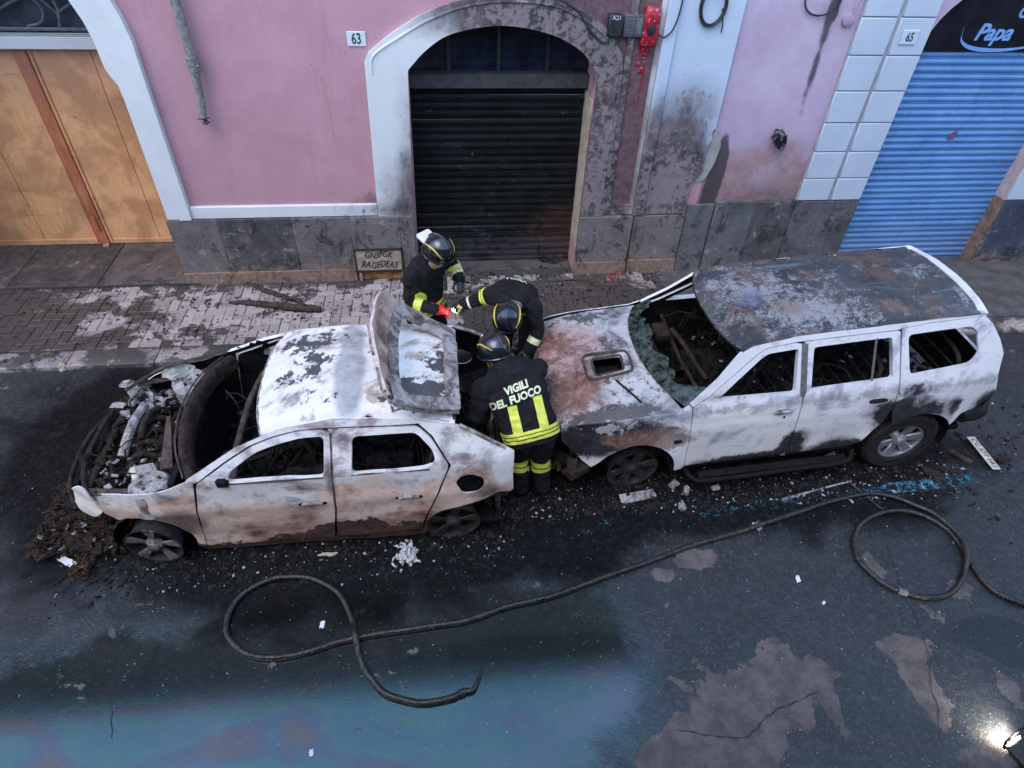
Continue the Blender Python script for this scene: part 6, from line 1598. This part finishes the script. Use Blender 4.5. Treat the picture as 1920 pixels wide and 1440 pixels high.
# --- person B: on the far side, stooping towards the viewer, lighting the boot with a torch
def build_mid():
    O = Vector((.72, 5.80, 0)); P = person('firefighter stooping between the cars, arm stretched out with a torch', O)
    bm = bmesh.new(); q = lambda x_, y_, z_: Vector((x_, y_, z_)) - O
    right = Vector((-.44, .16, .03))
    torso(bm, [(q(.76, 5.84, .86), .22, .155), (q(.755, 5.80, .95), .225, .165), (q(.735, 5.68, 1.09), .225, .160), (q(.70, 5.53, 1.20), .24, .150), (q(.655, 5.38, 1.26), .245, .135), (q(.625, 5.28, 1.28), .20, .115), (q(.60, 5.20, 1.285), .10, .085)], right)
    limb(bm, [q(.61, 5.22, 1.28), q(.58, 5.08, 1.26)], [.085, .075])
    SL, EL_, WL = q(.455, 5.40, 1.29), q(.285, 5.49, 1.17), q(.165, 5.50, 1.12)
    SR, ER, WR = q(.85, 5.24, 1.24), q(.895, 5.14, 1.00), q(.80, 5.06, .84)
    arm_chain(bm, SL, EL_, WL); arm_chain(bm, SR, ER, WR)
    leg_chain(bm, q(.86, 5.84, .85), q(.88, 5.76, .48), q(.88, 5.84, .10), q(.88, 5.68, .045)); leg_chain(bm, q(.66, 5.86, .85), q(.64, 5.78, .48), q(.62, 5.86, .10), q(.60, 5.70, .045))
    me = remesh(bm, .012, 5); wrinkle(me, .013, 4.1); link('body', me, SUIT, P)
    limbband(me, SL, EL_, .30, .52, .13, 'sleeve_tape', BAND, P); limbband(me, SL, EL_, .40, .42, .13, 'sleeve_seam', DKTAPE, P, .010)
    limbband(me, ER, WR, .30, .62, .11, 'cuff_tape', BANDW, P); limbband(me, EL_, WL, .45, .62, .10, 'cuff_tape', BANDW, P)
    # chest tape hanging below the chin
    c0 = q(.53, 5.23, 1.14); u = Vector((.55, -.2, -.62)).normalized()
    bm = bmesh.new(); box(bm, -.040, .040, -.012, .012, -.13, .10, bevel=.008, M=Matrix.Translation(c0) @ Matrix.Rotation(-.45, 4, 'Y') @ Matrix.Rotation(.5, 4, 'X')); finish(bm, 'chest_tape', BAND, P)
    bm = bmesh.new(); box(bm, -.004, .004, -.016, .0, -.12, .09, M=Matrix.Translation(c0) @ Matrix.Rotation(-.45, 4, 'Y') @ Matrix.Rotation(.5, 4, 'X')); finish(bm, 'chest_seam', DKTAPE, P, False)
    cutband(me, [(q(.755, 5.80, .90), (0, -.4, .9)), (q(.75, 5.765, .98), (0, .4, -.9))], lambda c, n: (c - q(.755, 5.80, .95)).length < .36, .007, 'hem_tape', BAND, P)
    put_on(me, [('VIGILI', 0, .02), ('DEL', -.14, -.075), ('FUOCO', .065, -.075)], q(.715, 5.55, 1.20), -Vector((.44, -.16, .0)), (-.05, -.45, .2), (.02, .35, 1), .085, P)
    helmet(P, q(.565, 5.02, 1.275), (-.10, -.75, -.55), (-.05, -.45, .85))
    bm = bmesh.new(); limb(bm, [q(.62, 5.13, 1.36), q(.68, 5.14, 1.33)], [.045, .05]); link('collar_mask', remesh(bm, .008, 2), GREYM, P)
    glove(P, WL, (-.75, -.1, -.25), (.1, .3, .8), GLVY, 55); glove(P, WR, (-.25, -.4, -.7), (.4, -.5, .4), GLV, 30, left=True)
    for x_ in (.88, .62):
        bm = bmesh.new(); limb(bm, [q(x_, 5.83, .10), q(x_, 5.76, .055), q(x_ - .01, 5.63, .05)], [.074, .062, .052]); link('boot', remesh(bm, .012, 2), BOOT, P)
    return O
build_mid()

# --- person A: standing upright on the pavement side, head lowered
def build_far():
    O = Vector((-.22, 5.86, 0)); P = person('firefighter standing upright by the garage with a red glove, head lowered', O)
    bm = bmesh.new(); q = lambda x_, y_, z_: Vector((x_, y_, z_)) - O
    right = Vector((.30, .36, 0))
    torso(bm, [(q(-.26, 5.83, .84), .225, .16), (q(-.26, 5.83, .93), .235, .17), (q(-.25, 5.83, 1.10), .22, .16), (q(-.23, 5.82, 1.27), .24, .155), (q(-.21, 5.80, 1.41), .235, .14), (q(-.19, 5.78, 1.48), .19, .12), (q(-.17, 5.76, 1.53), .10, .09)], right)
    limb(bm, [q(-.17, 5.77, 1.50), q(-.12, 5.72, 1.60)], [.085, .072])
    SL, EL_, WL = q(-.36, 5.62, 1.41), q(-.375, 5.56, 1.13), q(-.115, 5.47, 1.08)
    SR, ER, WR = q(-.04, 5.98, 1.42), q(.10, 6.00, 1.22), q(.135, 5.82, 1.20)
    arm_chain(bm, SL, EL_, WL); arm_chain(bm, SR, ER, WR)
    leg_chain(bm, q(-.34, 5.76, .82), q(-.32, 5.72, .48), q(-.34, 5.80, .12), q(-.22, 5.68, .08)); leg_chain(bm, q(-.15, 5.92, .82), q(-.12, 5.88, .48), q(-.13, 5.94, .12), q(-.01, 5.83, .08))
    me = remesh(bm, .012, 5); wrinkle(me, .013, 7.7); link('body', me, SUIT, P)
    near = lambda c, n: (c - q(-.26, 5.83, .92)).length < .36
    cutband(me, [(q(0, 0, .865), (0, 0, 1)), (q(0, 0, .985), (0, 0, -1))], near, .008, 'hem_tape', BAND, P)
    for z_ in (.905, .945): cutband(me, [(q(0, 0, z_), (0, 0, 1)), (q(0, 0, z_ + .008), (0, 0, -1))], near, .011, 'hem_seam', DKTAPE, P)
    limbband(me, EL_, WL, .12, .42, .12, 'sleeve_tape', BAND, P); limbband(me, ER, WR, .2, .55, .12, 'sleeve_tape', BAND, P); limbband(me, SR, ER, .75, .98, .13, 'sleeve_tape', BANDW, P)
    helmet(P, q(-.075, 5.66, 1.655), (.55, -.55, -.45), (.25, -.2, .9), True)
    glove(P, WL, (.75, -.1, -.15), (-.1, -.3, .8), GLVR, 45); glove(P, WR, (.05, -.8, -.25), (.3, 0, .8), GLV, 45, left=True)
    bm = bmesh.new(); limb(bm, [WL.lerp(EL_, .22), WL + Vector((.02, 0, 0))], [.062, .058]); link('red_cuff', remesh(bm, .008, 2), GLVR, P)
    bm = bmesh.new(); box(bm, -.02, .02, -.02, .02, -.10, .08, bevel=.01, M=Matrix.Translation(q(-.02, 5.60, 1.33))); finish(bm, 'radio', BLACKM, P)
    for (x_, y_) in ((-.34, 5.79), (-.13, 5.93)):
        bm = bmesh.new(); limb(bm, [q(x_, y_, .13), q(x_ + .05, y_ - .05, .10), q(x_ + .14, y_ - .13, .10)], [.074, .062, .052]); link('boot', remesh(bm, .012, 2), BOOT, P)
build_far()
# lit torch in the stretched-out hand
tc = Vector((.075, 5.475, 1.115))
td = Vector((-.45, -.75, -.35)).normalized()
to = thing('torch', 'lit hand torch held out between two firefighters', 'torch', tc, td.to_track_quat('Z', 'Y').to_euler())
bm = bmesh.new(); lathe(bm, [(.017, -.10), (.018, .0), (.026, .02), (.028, .05), (.022, .05)], 16, None); finish(bm, 'barrel', BLACKM, to)
LENS = T('torch_lens'); LENS.set(col=(1, 1, 1), em=(1.0, .97, .90), es=40.0)
bm = bmesh.new(); lathe(bm, [(.022, .046), (.018, .052), (0, .054)], 16, None, True); finish(bm, 'lens', LENS.m, to)
ld = bpy.data.lights.new('torch_beam', 'SPOT'); ld.energy = 6; ld.spot_size = R_(80); ld.color = (1, .95, .85); ld.shadow_soft_size = .02
lo_ = bpy.data.objects.new('torch_beam', ld); COL.objects.link(lo_); lo_.parent = to; lo_.location = (0, 0, .07); lo_.rotation_euler = (math.pi, 0, 0)

# ================================================================== HOSE
HOSE = m_char('fire_hose_rubber', (.010, .009, .009), (.036, .031, .028), 18, .25)
HOSE_R = HOSE
pA = [(960 + a_ / 2, 900 + b_ / 2) for a_, b_ in [(2050, 520), (1920, 467), (1830, 430), (1770, 380), (1720, 310), (1685, 250), (1640, 192), (1560, 142), (1480, 117), (1390, 122), (1330, 145), (1293, 190), (1282, 240), (1300, 300), (1350, 352), (1420, 402), (1510, 434), (1590, 440), (1650, 420), (1688, 370), (1698, 310), (1682, 245), (1648, 195), (1595, 147), (1530, 105), (1450, 70), (1370, 53), (1280, 60), (1150, 95), (1000, 145), (830, 200), (650, 252), (480, 317), (300, 382), (150, 432), (0, 472)]]
pB = [(a_ / 2, 980 + b_ / 2) for a_, b_ in [(1800, 350), (1700, 375), (1550, 397), (1400, 420), (1290, 442), (1180, 476), (1080, 500), (980, 505), (905, 482), (858, 430), (850, 370), (880, 300), (940, 245), (1020, 212), (1110, 202), (1190, 217), (1260, 257), (1300, 312), (1322, 372), (1336, 440), (1352, 510), (1380, 570), (1430, 625), (1500, 660), (1590, 674), (1680, 660), (1745, 632)]]
def hose_path(pix, r, n=6, over=()):
    P = [G(px, py, r) for px, py in pix]; out = spline([tuple(p) for p in P], n)
    return out
hp = pA + pB
pts = hose_path(hp, .024)
# lift where the hose crosses itself
def lift(pts, r):
    P = [Vector(p) for p in pts]; N = len(P)
    for i in range(N):
        for j in range(i + 25, N):
            d_ = (P[i].xy - P[j].xy).length
            if d_ < .10: P[j].z = max(P[j].z, r + 2 * r * (1 - (d_ / .10) ** 2) * .98 + 0)
    return P
P = lift(pts, .024)
ht = thing('fire_hose', 'black rubber fire hose looping across the wet road', 'hose', P[len(P) // 2] * 1.0)
ht.location.z = 0
P = [p + Vector((mnoise.noise(Vector((k * .13, 0, 3))) * .010, mnoise.noise(Vector((k * .13, 7, 3))) * .010, 0)) for k, p in enumerate(P)]
bm = bmesh.new(); tube(bm, P, [.024 * (1 + .10 * mnoise.noise(Vector((k * .21, 2, 9)))) for k in range(len(P))], 10); rel(bm, ht, 'hose', HOSE, True, 60)
ki = 92
bm = bmesh.new(); tube(bm, [Vector(P[ki]), Vector(P[ki + 1]), Vector(P[ki + 2])], .031, 12); rel(bm, ht, 'joint', GREYM)
E0 = P[-1]; e = [E0, G(886, 1293, .03), G(895, 1278, .03), G(901, 1262, .025), G(904, 1250, .02)]
bm = bmesh.new(); ee = spline([tuple(v) for v in e], 5); tube(bm, ee, [.024 - .019 * k / (len(ee) - 1) for k in range(len(ee))], 8); rel(bm, ht, 'flattened_tip', HOSE)
bm = bmesh.new(); a_ = Vector(P[-3]); b_ = Vector(P[-1]); tube(bm, [a_, b_], .030, 10); rel(bm, ht, 'coupling', BLACKM)

# ================================================================== WOOD, PLATES AND LITTER
BARK = m_char('charred_bark', (.014, .011, .010), (.085, .062, .05), 20)
def log(label, pix, rads, z):
    P = [G(px, py, z + r) for (px, py), r in zip(pix, rads)]
    t_ = thing('charred_branch', label, 'branch', (P[0].x, P[0].y, z))
    sp = spline([tuple(p) + (r,) for p, r in zip(P, rads)], 6); bm = bmesh.new(); rg = tube(bm, [Vector(q[:3]) for q in sp], [q[3] for q in sp], 10)
    for R0 in rg:
        for v in R0: v.co += Vector([mnoise.noise(v.co * 14 + Vector((k * 7, 0, 0))) * .018 for k in range(3)])
    return t_, bm
t_, bm = log('thick charred branch lying on the pavers in front of the pink wall', [(432, 566), (470, 568), (520, 573), (560, 577), (602, 580)], [.025, .035, .045, .05, .045], PZ)
rel(bm, t_, 'stem', BARK, True, 60)
t_, bm = log('thinner charred branch leaning on the thick one by the wall', [(465, 530), (490, 542), (530, 555), (560, 565), (572, 574)], [.02, .028, .03, .026, .02], PZ)
rel(bm, t_, 'stem', BARK, True, 60)
# number plate fallen beside the off-roader
ax, bx_ = G(1815, 825), G(1868, 882); d_ = (bx_ - ax); L_ = d_.length; an = math.atan2(d_.y, d_.x); mid = (ax + bx_) / 2
t_ = thing('licence_plate', 'yellowed licence plate lying on the road behind the off-roader', 'licence plate', (mid.x, mid.y, .03), (R_(-9), R_(5), an))
bm = bmesh.new(); box(bm, -L_ / 2, L_ / 2, -.055, .055, 0, .006, bevel=.002); finish(bm, 'plate', plain('singed_plate', (.50, .46, .38), .5, var=.25, scale=18), t_)
me = text_mesh('CC 577 HU', .085, .0005, 0, .001); bm = bmesh.new(); bm.from_mesh(me); bpy.data.meshes.remove(me)
for v in bm.verts: v.co = Vector((v.co.x * .92, v.co.y, v.co.z + .0072))
finish(bm, 'characters', INK, t_, False)
def lump(name, label, cat, px, py, size, mat, n=1, z=0.0, seed=1, group=None, flat=1.0):
    g = G(px, py, z); t_ = thing(name, label, cat, g, (0, 0, 0), group); r = random.Random(seed); bm = bmesh.new()
    bmesh.ops.create_icosphere(bm, subdivisions=3, radius=1)
    for v in bm.verts:
        q = v.co.copy(); k = 1 + .45 * mnoise.noise(q * 1.5 + Vector((seed, 0, 0))) + .2 * mnoise.noise(q * 4 + Vector((0, seed, 0)))
        v.co = Vector((q.x * size[0] * k, q.y * size[1] * k, max(-.005, q.z * size[2] * k + size[2] * .6)))
    o = finish(bm, 'body', mat, t_, True, 45); return t_
PAPER = plain('white_paper', (.70, .71, .74), .7, var=.08)
STONEY = plain('ochre_stone', (.46, .36, .26), .8, var=.25)
def scrap(label, px, py, s_, mat, seed, z=0.0, cat='scrap', name='paper_scrap', grp=None, asp=.6):
    r = random.Random(seed); g = G(px, py, z + .004); t_ = thing(name, label, cat, g, (0, 0, r.uniform(0, 6)), grp); bm = bmesh.new()
    n = 6; V = [[bm.verts.new(((i / n - .5) * s_ * (1 + .3 * r.uniform(-1, 1)), (j / 3 - .5) * s_ * asp * (1 + .3 * r.uniform(-1, 1)), .004 + .22 * s_ * abs(mnoise.noise(Vector((i * .7 + seed, j * .9, 0)))))) for j in range(4)] for i in range(n + 1)]
    for i in range(n):
        for j in range(3): bm.faces.new((V[i][j], V[i + 1][j], V[i + 1][j + 1], V[i][j + 1]))
    bmesh.ops.recalc_face_normals(bm, faces=bm.faces[:]); bmesh.ops.solidify(bm, geom=bm.faces[:], thickness=.002); finish(bm, 'sheet', mat, t_, True, 40)
lump('stone', 'ochre stone lying against the kerb at the left', 'stone', 120, 692, (.045, .05, .05), STONEY, seed=3)
lump('stone', 'curved ochre shard on the road below the rear door', 'stone', 615, 1040, (.075, .018, .014), STONEY, seed=5)
scrap('white plastic scrap beside the charred heap at the hatchback nose', 125, 1053, .16, PAPER, 2, asp=.35)
scrap('small white scrap inside the left hose loop', 604, 1172, .055, PAPER, 3)
scrap('small white scrap in the middle of the dry road', 1496, 1086, .07, PAPER, 4, asp=.5)
scrap('tiny white scrap below the right hose loop', 1544, 1131, .035, PAPER, 5)
scrap('white speck on the blue wet road near the bottom edge', 584, 1412, .045, PAPER, 6)
scrap('crumpled grey foil beside the off-roader sill', 1420, 1493 - 505, .10, ASHM, 7)
# heap of ash-white crumpled strips in front of the hatchback
hc = G(762, 1045); t_ = thing('ash_clump', 'clump of ash-white curled strips on the road beside the hatchback', 'debris', hc); r = random.Random(9); bm = bmesh.new()
for k in range(110):
    p = Vector((r.gauss(0, .05), r.gauss(0, .055), r.uniform(.01, .06))); d = Vector((r.gauss(0, 1), r.gauss(0, 1), r.gauss(0, .5))).normalized(); q = [p + d * s_ * .014 + Vector((0, 0, .012 * math.sin(s_ * 2 + k))) for s_ in range(4)]
    tube(bm, q, [.006, .012, .011, .005], 5)
finish(bm, 'curl', plain('ash_white', (.55, .53, .52), .7, var=.35, scale=30), t_, True, 50)['kind'] = 'stuff'
# charred heap at the nose of the hatchback
nh = G(150, 1010); t_ = thing('charred_heap', 'brown heap of charred wiring and plastic under the hatchback nose', 'debris', (nh.x, nh.y, 0))
o = wires('burnt_wiring', t_, (-.30, .38, -.20, .55, .02, .16), 520, .0035, .22, m_char('brown_wiring', (.014, .010, .008), (.10, .065, .04), 20), 31); 
o = clutter('burnt_lumps', t_, -.34, .42, -.22, .62, 0, .10, 420, .010, .065, CHARB, 32)
o = clutter('pale_bits', t_, -.30, .40, -.20, .60, .03, .13, 60, .008, .03, ASHM, 34)
o = wires('burnt_fibres', t_, (.08, .22, -.42, -.10, .01, .05), 130, .0045, .22, m_char('tan_fibres', (.03, .018, .012), (.14, .085, .05), 20), 33)
# bits of trim and broken parts lying about, each told apart
def shard(label, px, py, l_, w_, h_, ang, mat, tilt=0.0, name='trim_fragment', z=0.0):
    g = G(px, py, z); t_ = thing(name, label, 'debris', (g.x, g.y, z), (R_(tilt), R_(tilt * .4), R_(ang))); r = random.Random(int(px)); bm = bmesh.new()
    vs = box(bm, -l_ / 2, l_ / 2, -w_ / 2, w_ / 2, .002, h_, bevel=min(h_, w_) * .2)
    bmesh.ops.subdivide_edges(bm, edges=bm.edges[:], cuts=1)
    for v in bm.verts: v.co += Vector((r.uniform(-1, 1) * l_ * .05, r.uniform(-1, 1) * w_ * .12, abs(mnoise.noise(v.co * 9)) * .02))
    finish(bm, 'piece', mat, t_, False)
shard('flat grey panel fragment on the road below the front wheel of the off-roader', 1195, 932, .34, .09, .012, 8, ASHM, 3)
shard('broken grey corner piece beside the off-roader front wheel', 1262, 912, .10, .07, .05, 30, ASHM)
shard('grey broken bracket standing in the ash by the off-roader sill', 1285, 925, .09, .05, .07, 70, ASHM)
shard('pale broken chip right of the off-roader front wheel', 1340, 918, .09, .05, .04, 15, ASHM)
shard('short pale lump lying in the ash below the off-roader door', 1278, 955, .08, .06, .06, 100, ASHM)
shard('charred wooden splinter beside the fallen licence plate', 1800, 858, .22, .05, .03, -52, BARK, 5)
shard('burnt rag scrap under the fallen licence plate', 1880, 862, .16, .08, .03, 25, CHARB, 6)
shard('flat charred board in the soot at the off-roader rear wheel', 1750, 890, .20, .10, .012, -40, CHARB)
shard('rusted strip dropping from the off-roader side step', 1550, 858, .24, .045, .02, 25, ASHM, 12)
for lab, a_, b_ in (('long thin metal rod lying on the blue line', (1467, 938), (1597, 902)), ('second thin metal rod crossing under the hose', (1590, 902), (1662, 962))):
    p0, p1 = G(*a_, .012), G(*b_, .012); t_ = thing('metal_rod', lab, 'rod', p0); bm = bmesh.new(); tube(bm, [p0, p0.lerp(p1, .5) + Vector((0, .01, 0)), p1], .008, 6)
    tube(bm, [p0 + Vector((0, .02, 0)), p1 + Vector((0, .012, 0))], .004, 5); rel(bm, t_, 'rod', RUSTB if 'second' in lab else ASHM)
t_ = thing('charred_strip', 'charred black strip of wood at the garage threshold', 'debris', G(1080, 523, PZ)); 
p0, p1 = G(1042, 526, PZ + .01), G(1105, 524, PZ + .012); bm = bmesh.new(); tube(bm, [p0, p0.lerp(p1, .5), p1], [.008, .014, .008], 6); rel(bm, t_, 'strip', BARK)
t_ = thing('burnt_scraps', 'small heap of burnt scraps at the right foot of the garage shutter', 'debris', G(1030, 488, .02)); r = random.Random(77); bm = bmesh.new()
for k in range(26): chunk(bm, (r.gauss(0, .10), r.gauss(0, .05), 0), r.uniform(.02, .05), r)
finish(bm, 'scrap', CHARB, t_, False)
# red splashes dripped on the pavement
t_ = thing('red_splatter', 'splatter of melted red plastic on the pavement below the garage corner', 'debris', G(1155, 524, PZ)); r = random.Random(78); bm = bmesh.new()
for k in range(16): lathe(bm, [(r.uniform(.008, .028), 0), (.004, .008)], 7, Matrix.Translation((r.gauss(0, .05), r.gauss(0, .07), .006)))
finish(bm, 'drop', RED, t_, False)
# loose ash, grit and flakes nobody could count
def rubble(name, label, n, f_, smin, smax, mat, seed):
    r = random.Random(seed); bm = bmesh.new(); k = 0
    while k < n:
        q = f_(r)
        if q is None: continue
        chunk(bm, q, r.uniform(smin, smax) * (r.random() ** 1.5 + .3), r); k += 1
    tag(finish(bm, name, mat, None, False), label, 'debris', kind='stuff')
def under(r):
    u = r.random()
    if u < .40: return (r.uniform(.3, 5.2), 3.55 + abs(r.gauss(0, .28)) + .10 * r.random() - .05, .002)
    if u < .62: return (r.uniform(.0, 3.2), r.uniform(5.2, 7.9), PZ if True else 0) if r.random() < .999 else None
    if u < .80: return (r.uniform(-3.4, .6), 3.30 + r.gauss(0, .14), .002)
    if u < .90: return (r.uniform(4.2, 6.6), r.gauss(4.2, .5), .002)
    return (r.gauss(.75, .25), r.uniform(3.6, 5.8), .002)
def under2(r):
    q = under(r)
    if q and q[1] < 6.03 and q[2] > .01: q = (q[0], q[1], .002)
    return q
rubble('burnt_rubble', 'loose black burnt rubble strewn around both wrecked cars', 5200, under2, .006, .028, m_char('black_rubble', (.006, .006, .006), (.032, .029, .028), 30), 41)
rubble('ash_flakes', 'pale ash flakes strewn on the road and pavement around the cars', 1300, under2, .004, .014, plain('pale_ash', (.34, .33, .33), .8, var=.4, scale=40), 42)
def road(r):
    return (r.uniform(-5, 6), r.uniform(1.2, 4.5), .001)
rubble('road_grit', 'fine pale grit scattered over the wet road', 4200, road, .0015, .005, plain('pale_grit', (.32, .31, .30), .8, var=.3, scale=40), 43)
def pavedirt(r): return (r.uniform(-6.5, 3.2), r.uniform(6.1, 7.7), PZ + .001)
rubble('pavement_dirt', 'dark flakes of soot and dirt scattered over the pavers', 2200, pavedirt, .004, .020, m_char('soot_flakes', (.02, .018, .017), (.06, .05, .047), 30), 44)
# ================================================================== LIT FLOODLIGHT ON THE ROAD
fl = G(1908, 1405); t_ = thing('floodlight', 'lit black portable floodlight standing on the road at the lower right corner', 'lamp', (fl.x, fl.y, 0), (0, 0, R_(20)))
bm = bmesh.new(); box(bm, -.10, .16, -.16, .05, .015, .06, bevel=.012); finish(bm, 'housing', BLACKM, t_)
bm = bmesh.new(); tube(bm, [(-.11, .05, .03), (-.11, .07, .09), (.02, .08, .10), (.15, .07, .09), (.15, .05, .03)], .010, 6); finish(bm, 'handle', BLACKM, t_)
LED = T('floodlight_led'); LED.set(col=(1, 1, 1), em=(1.0, .93, .78), es=60.0)
bm = bmesh.new(); box(bm, -.08, .06, .050, .056, .022, .055, bevel=.004); finish(bm, 'lens', LED.m, t_)
ld = bpy.data.lights.new('floodlight_beam', 'SPOT'); ld.energy = 13; ld.spot_size = R_(120); ld.spot_blend = .8; ld.color = (1, .92, .75); ld.shadow_soft_size = .04
lo_ = bpy.data.objects.new('floodlight_beam', ld); COL.objects.link(lo_); lo_.parent = t_; lo_.location = (-.01, .06, .10); lo_.rotation_euler = (R_(50), 0, 0)
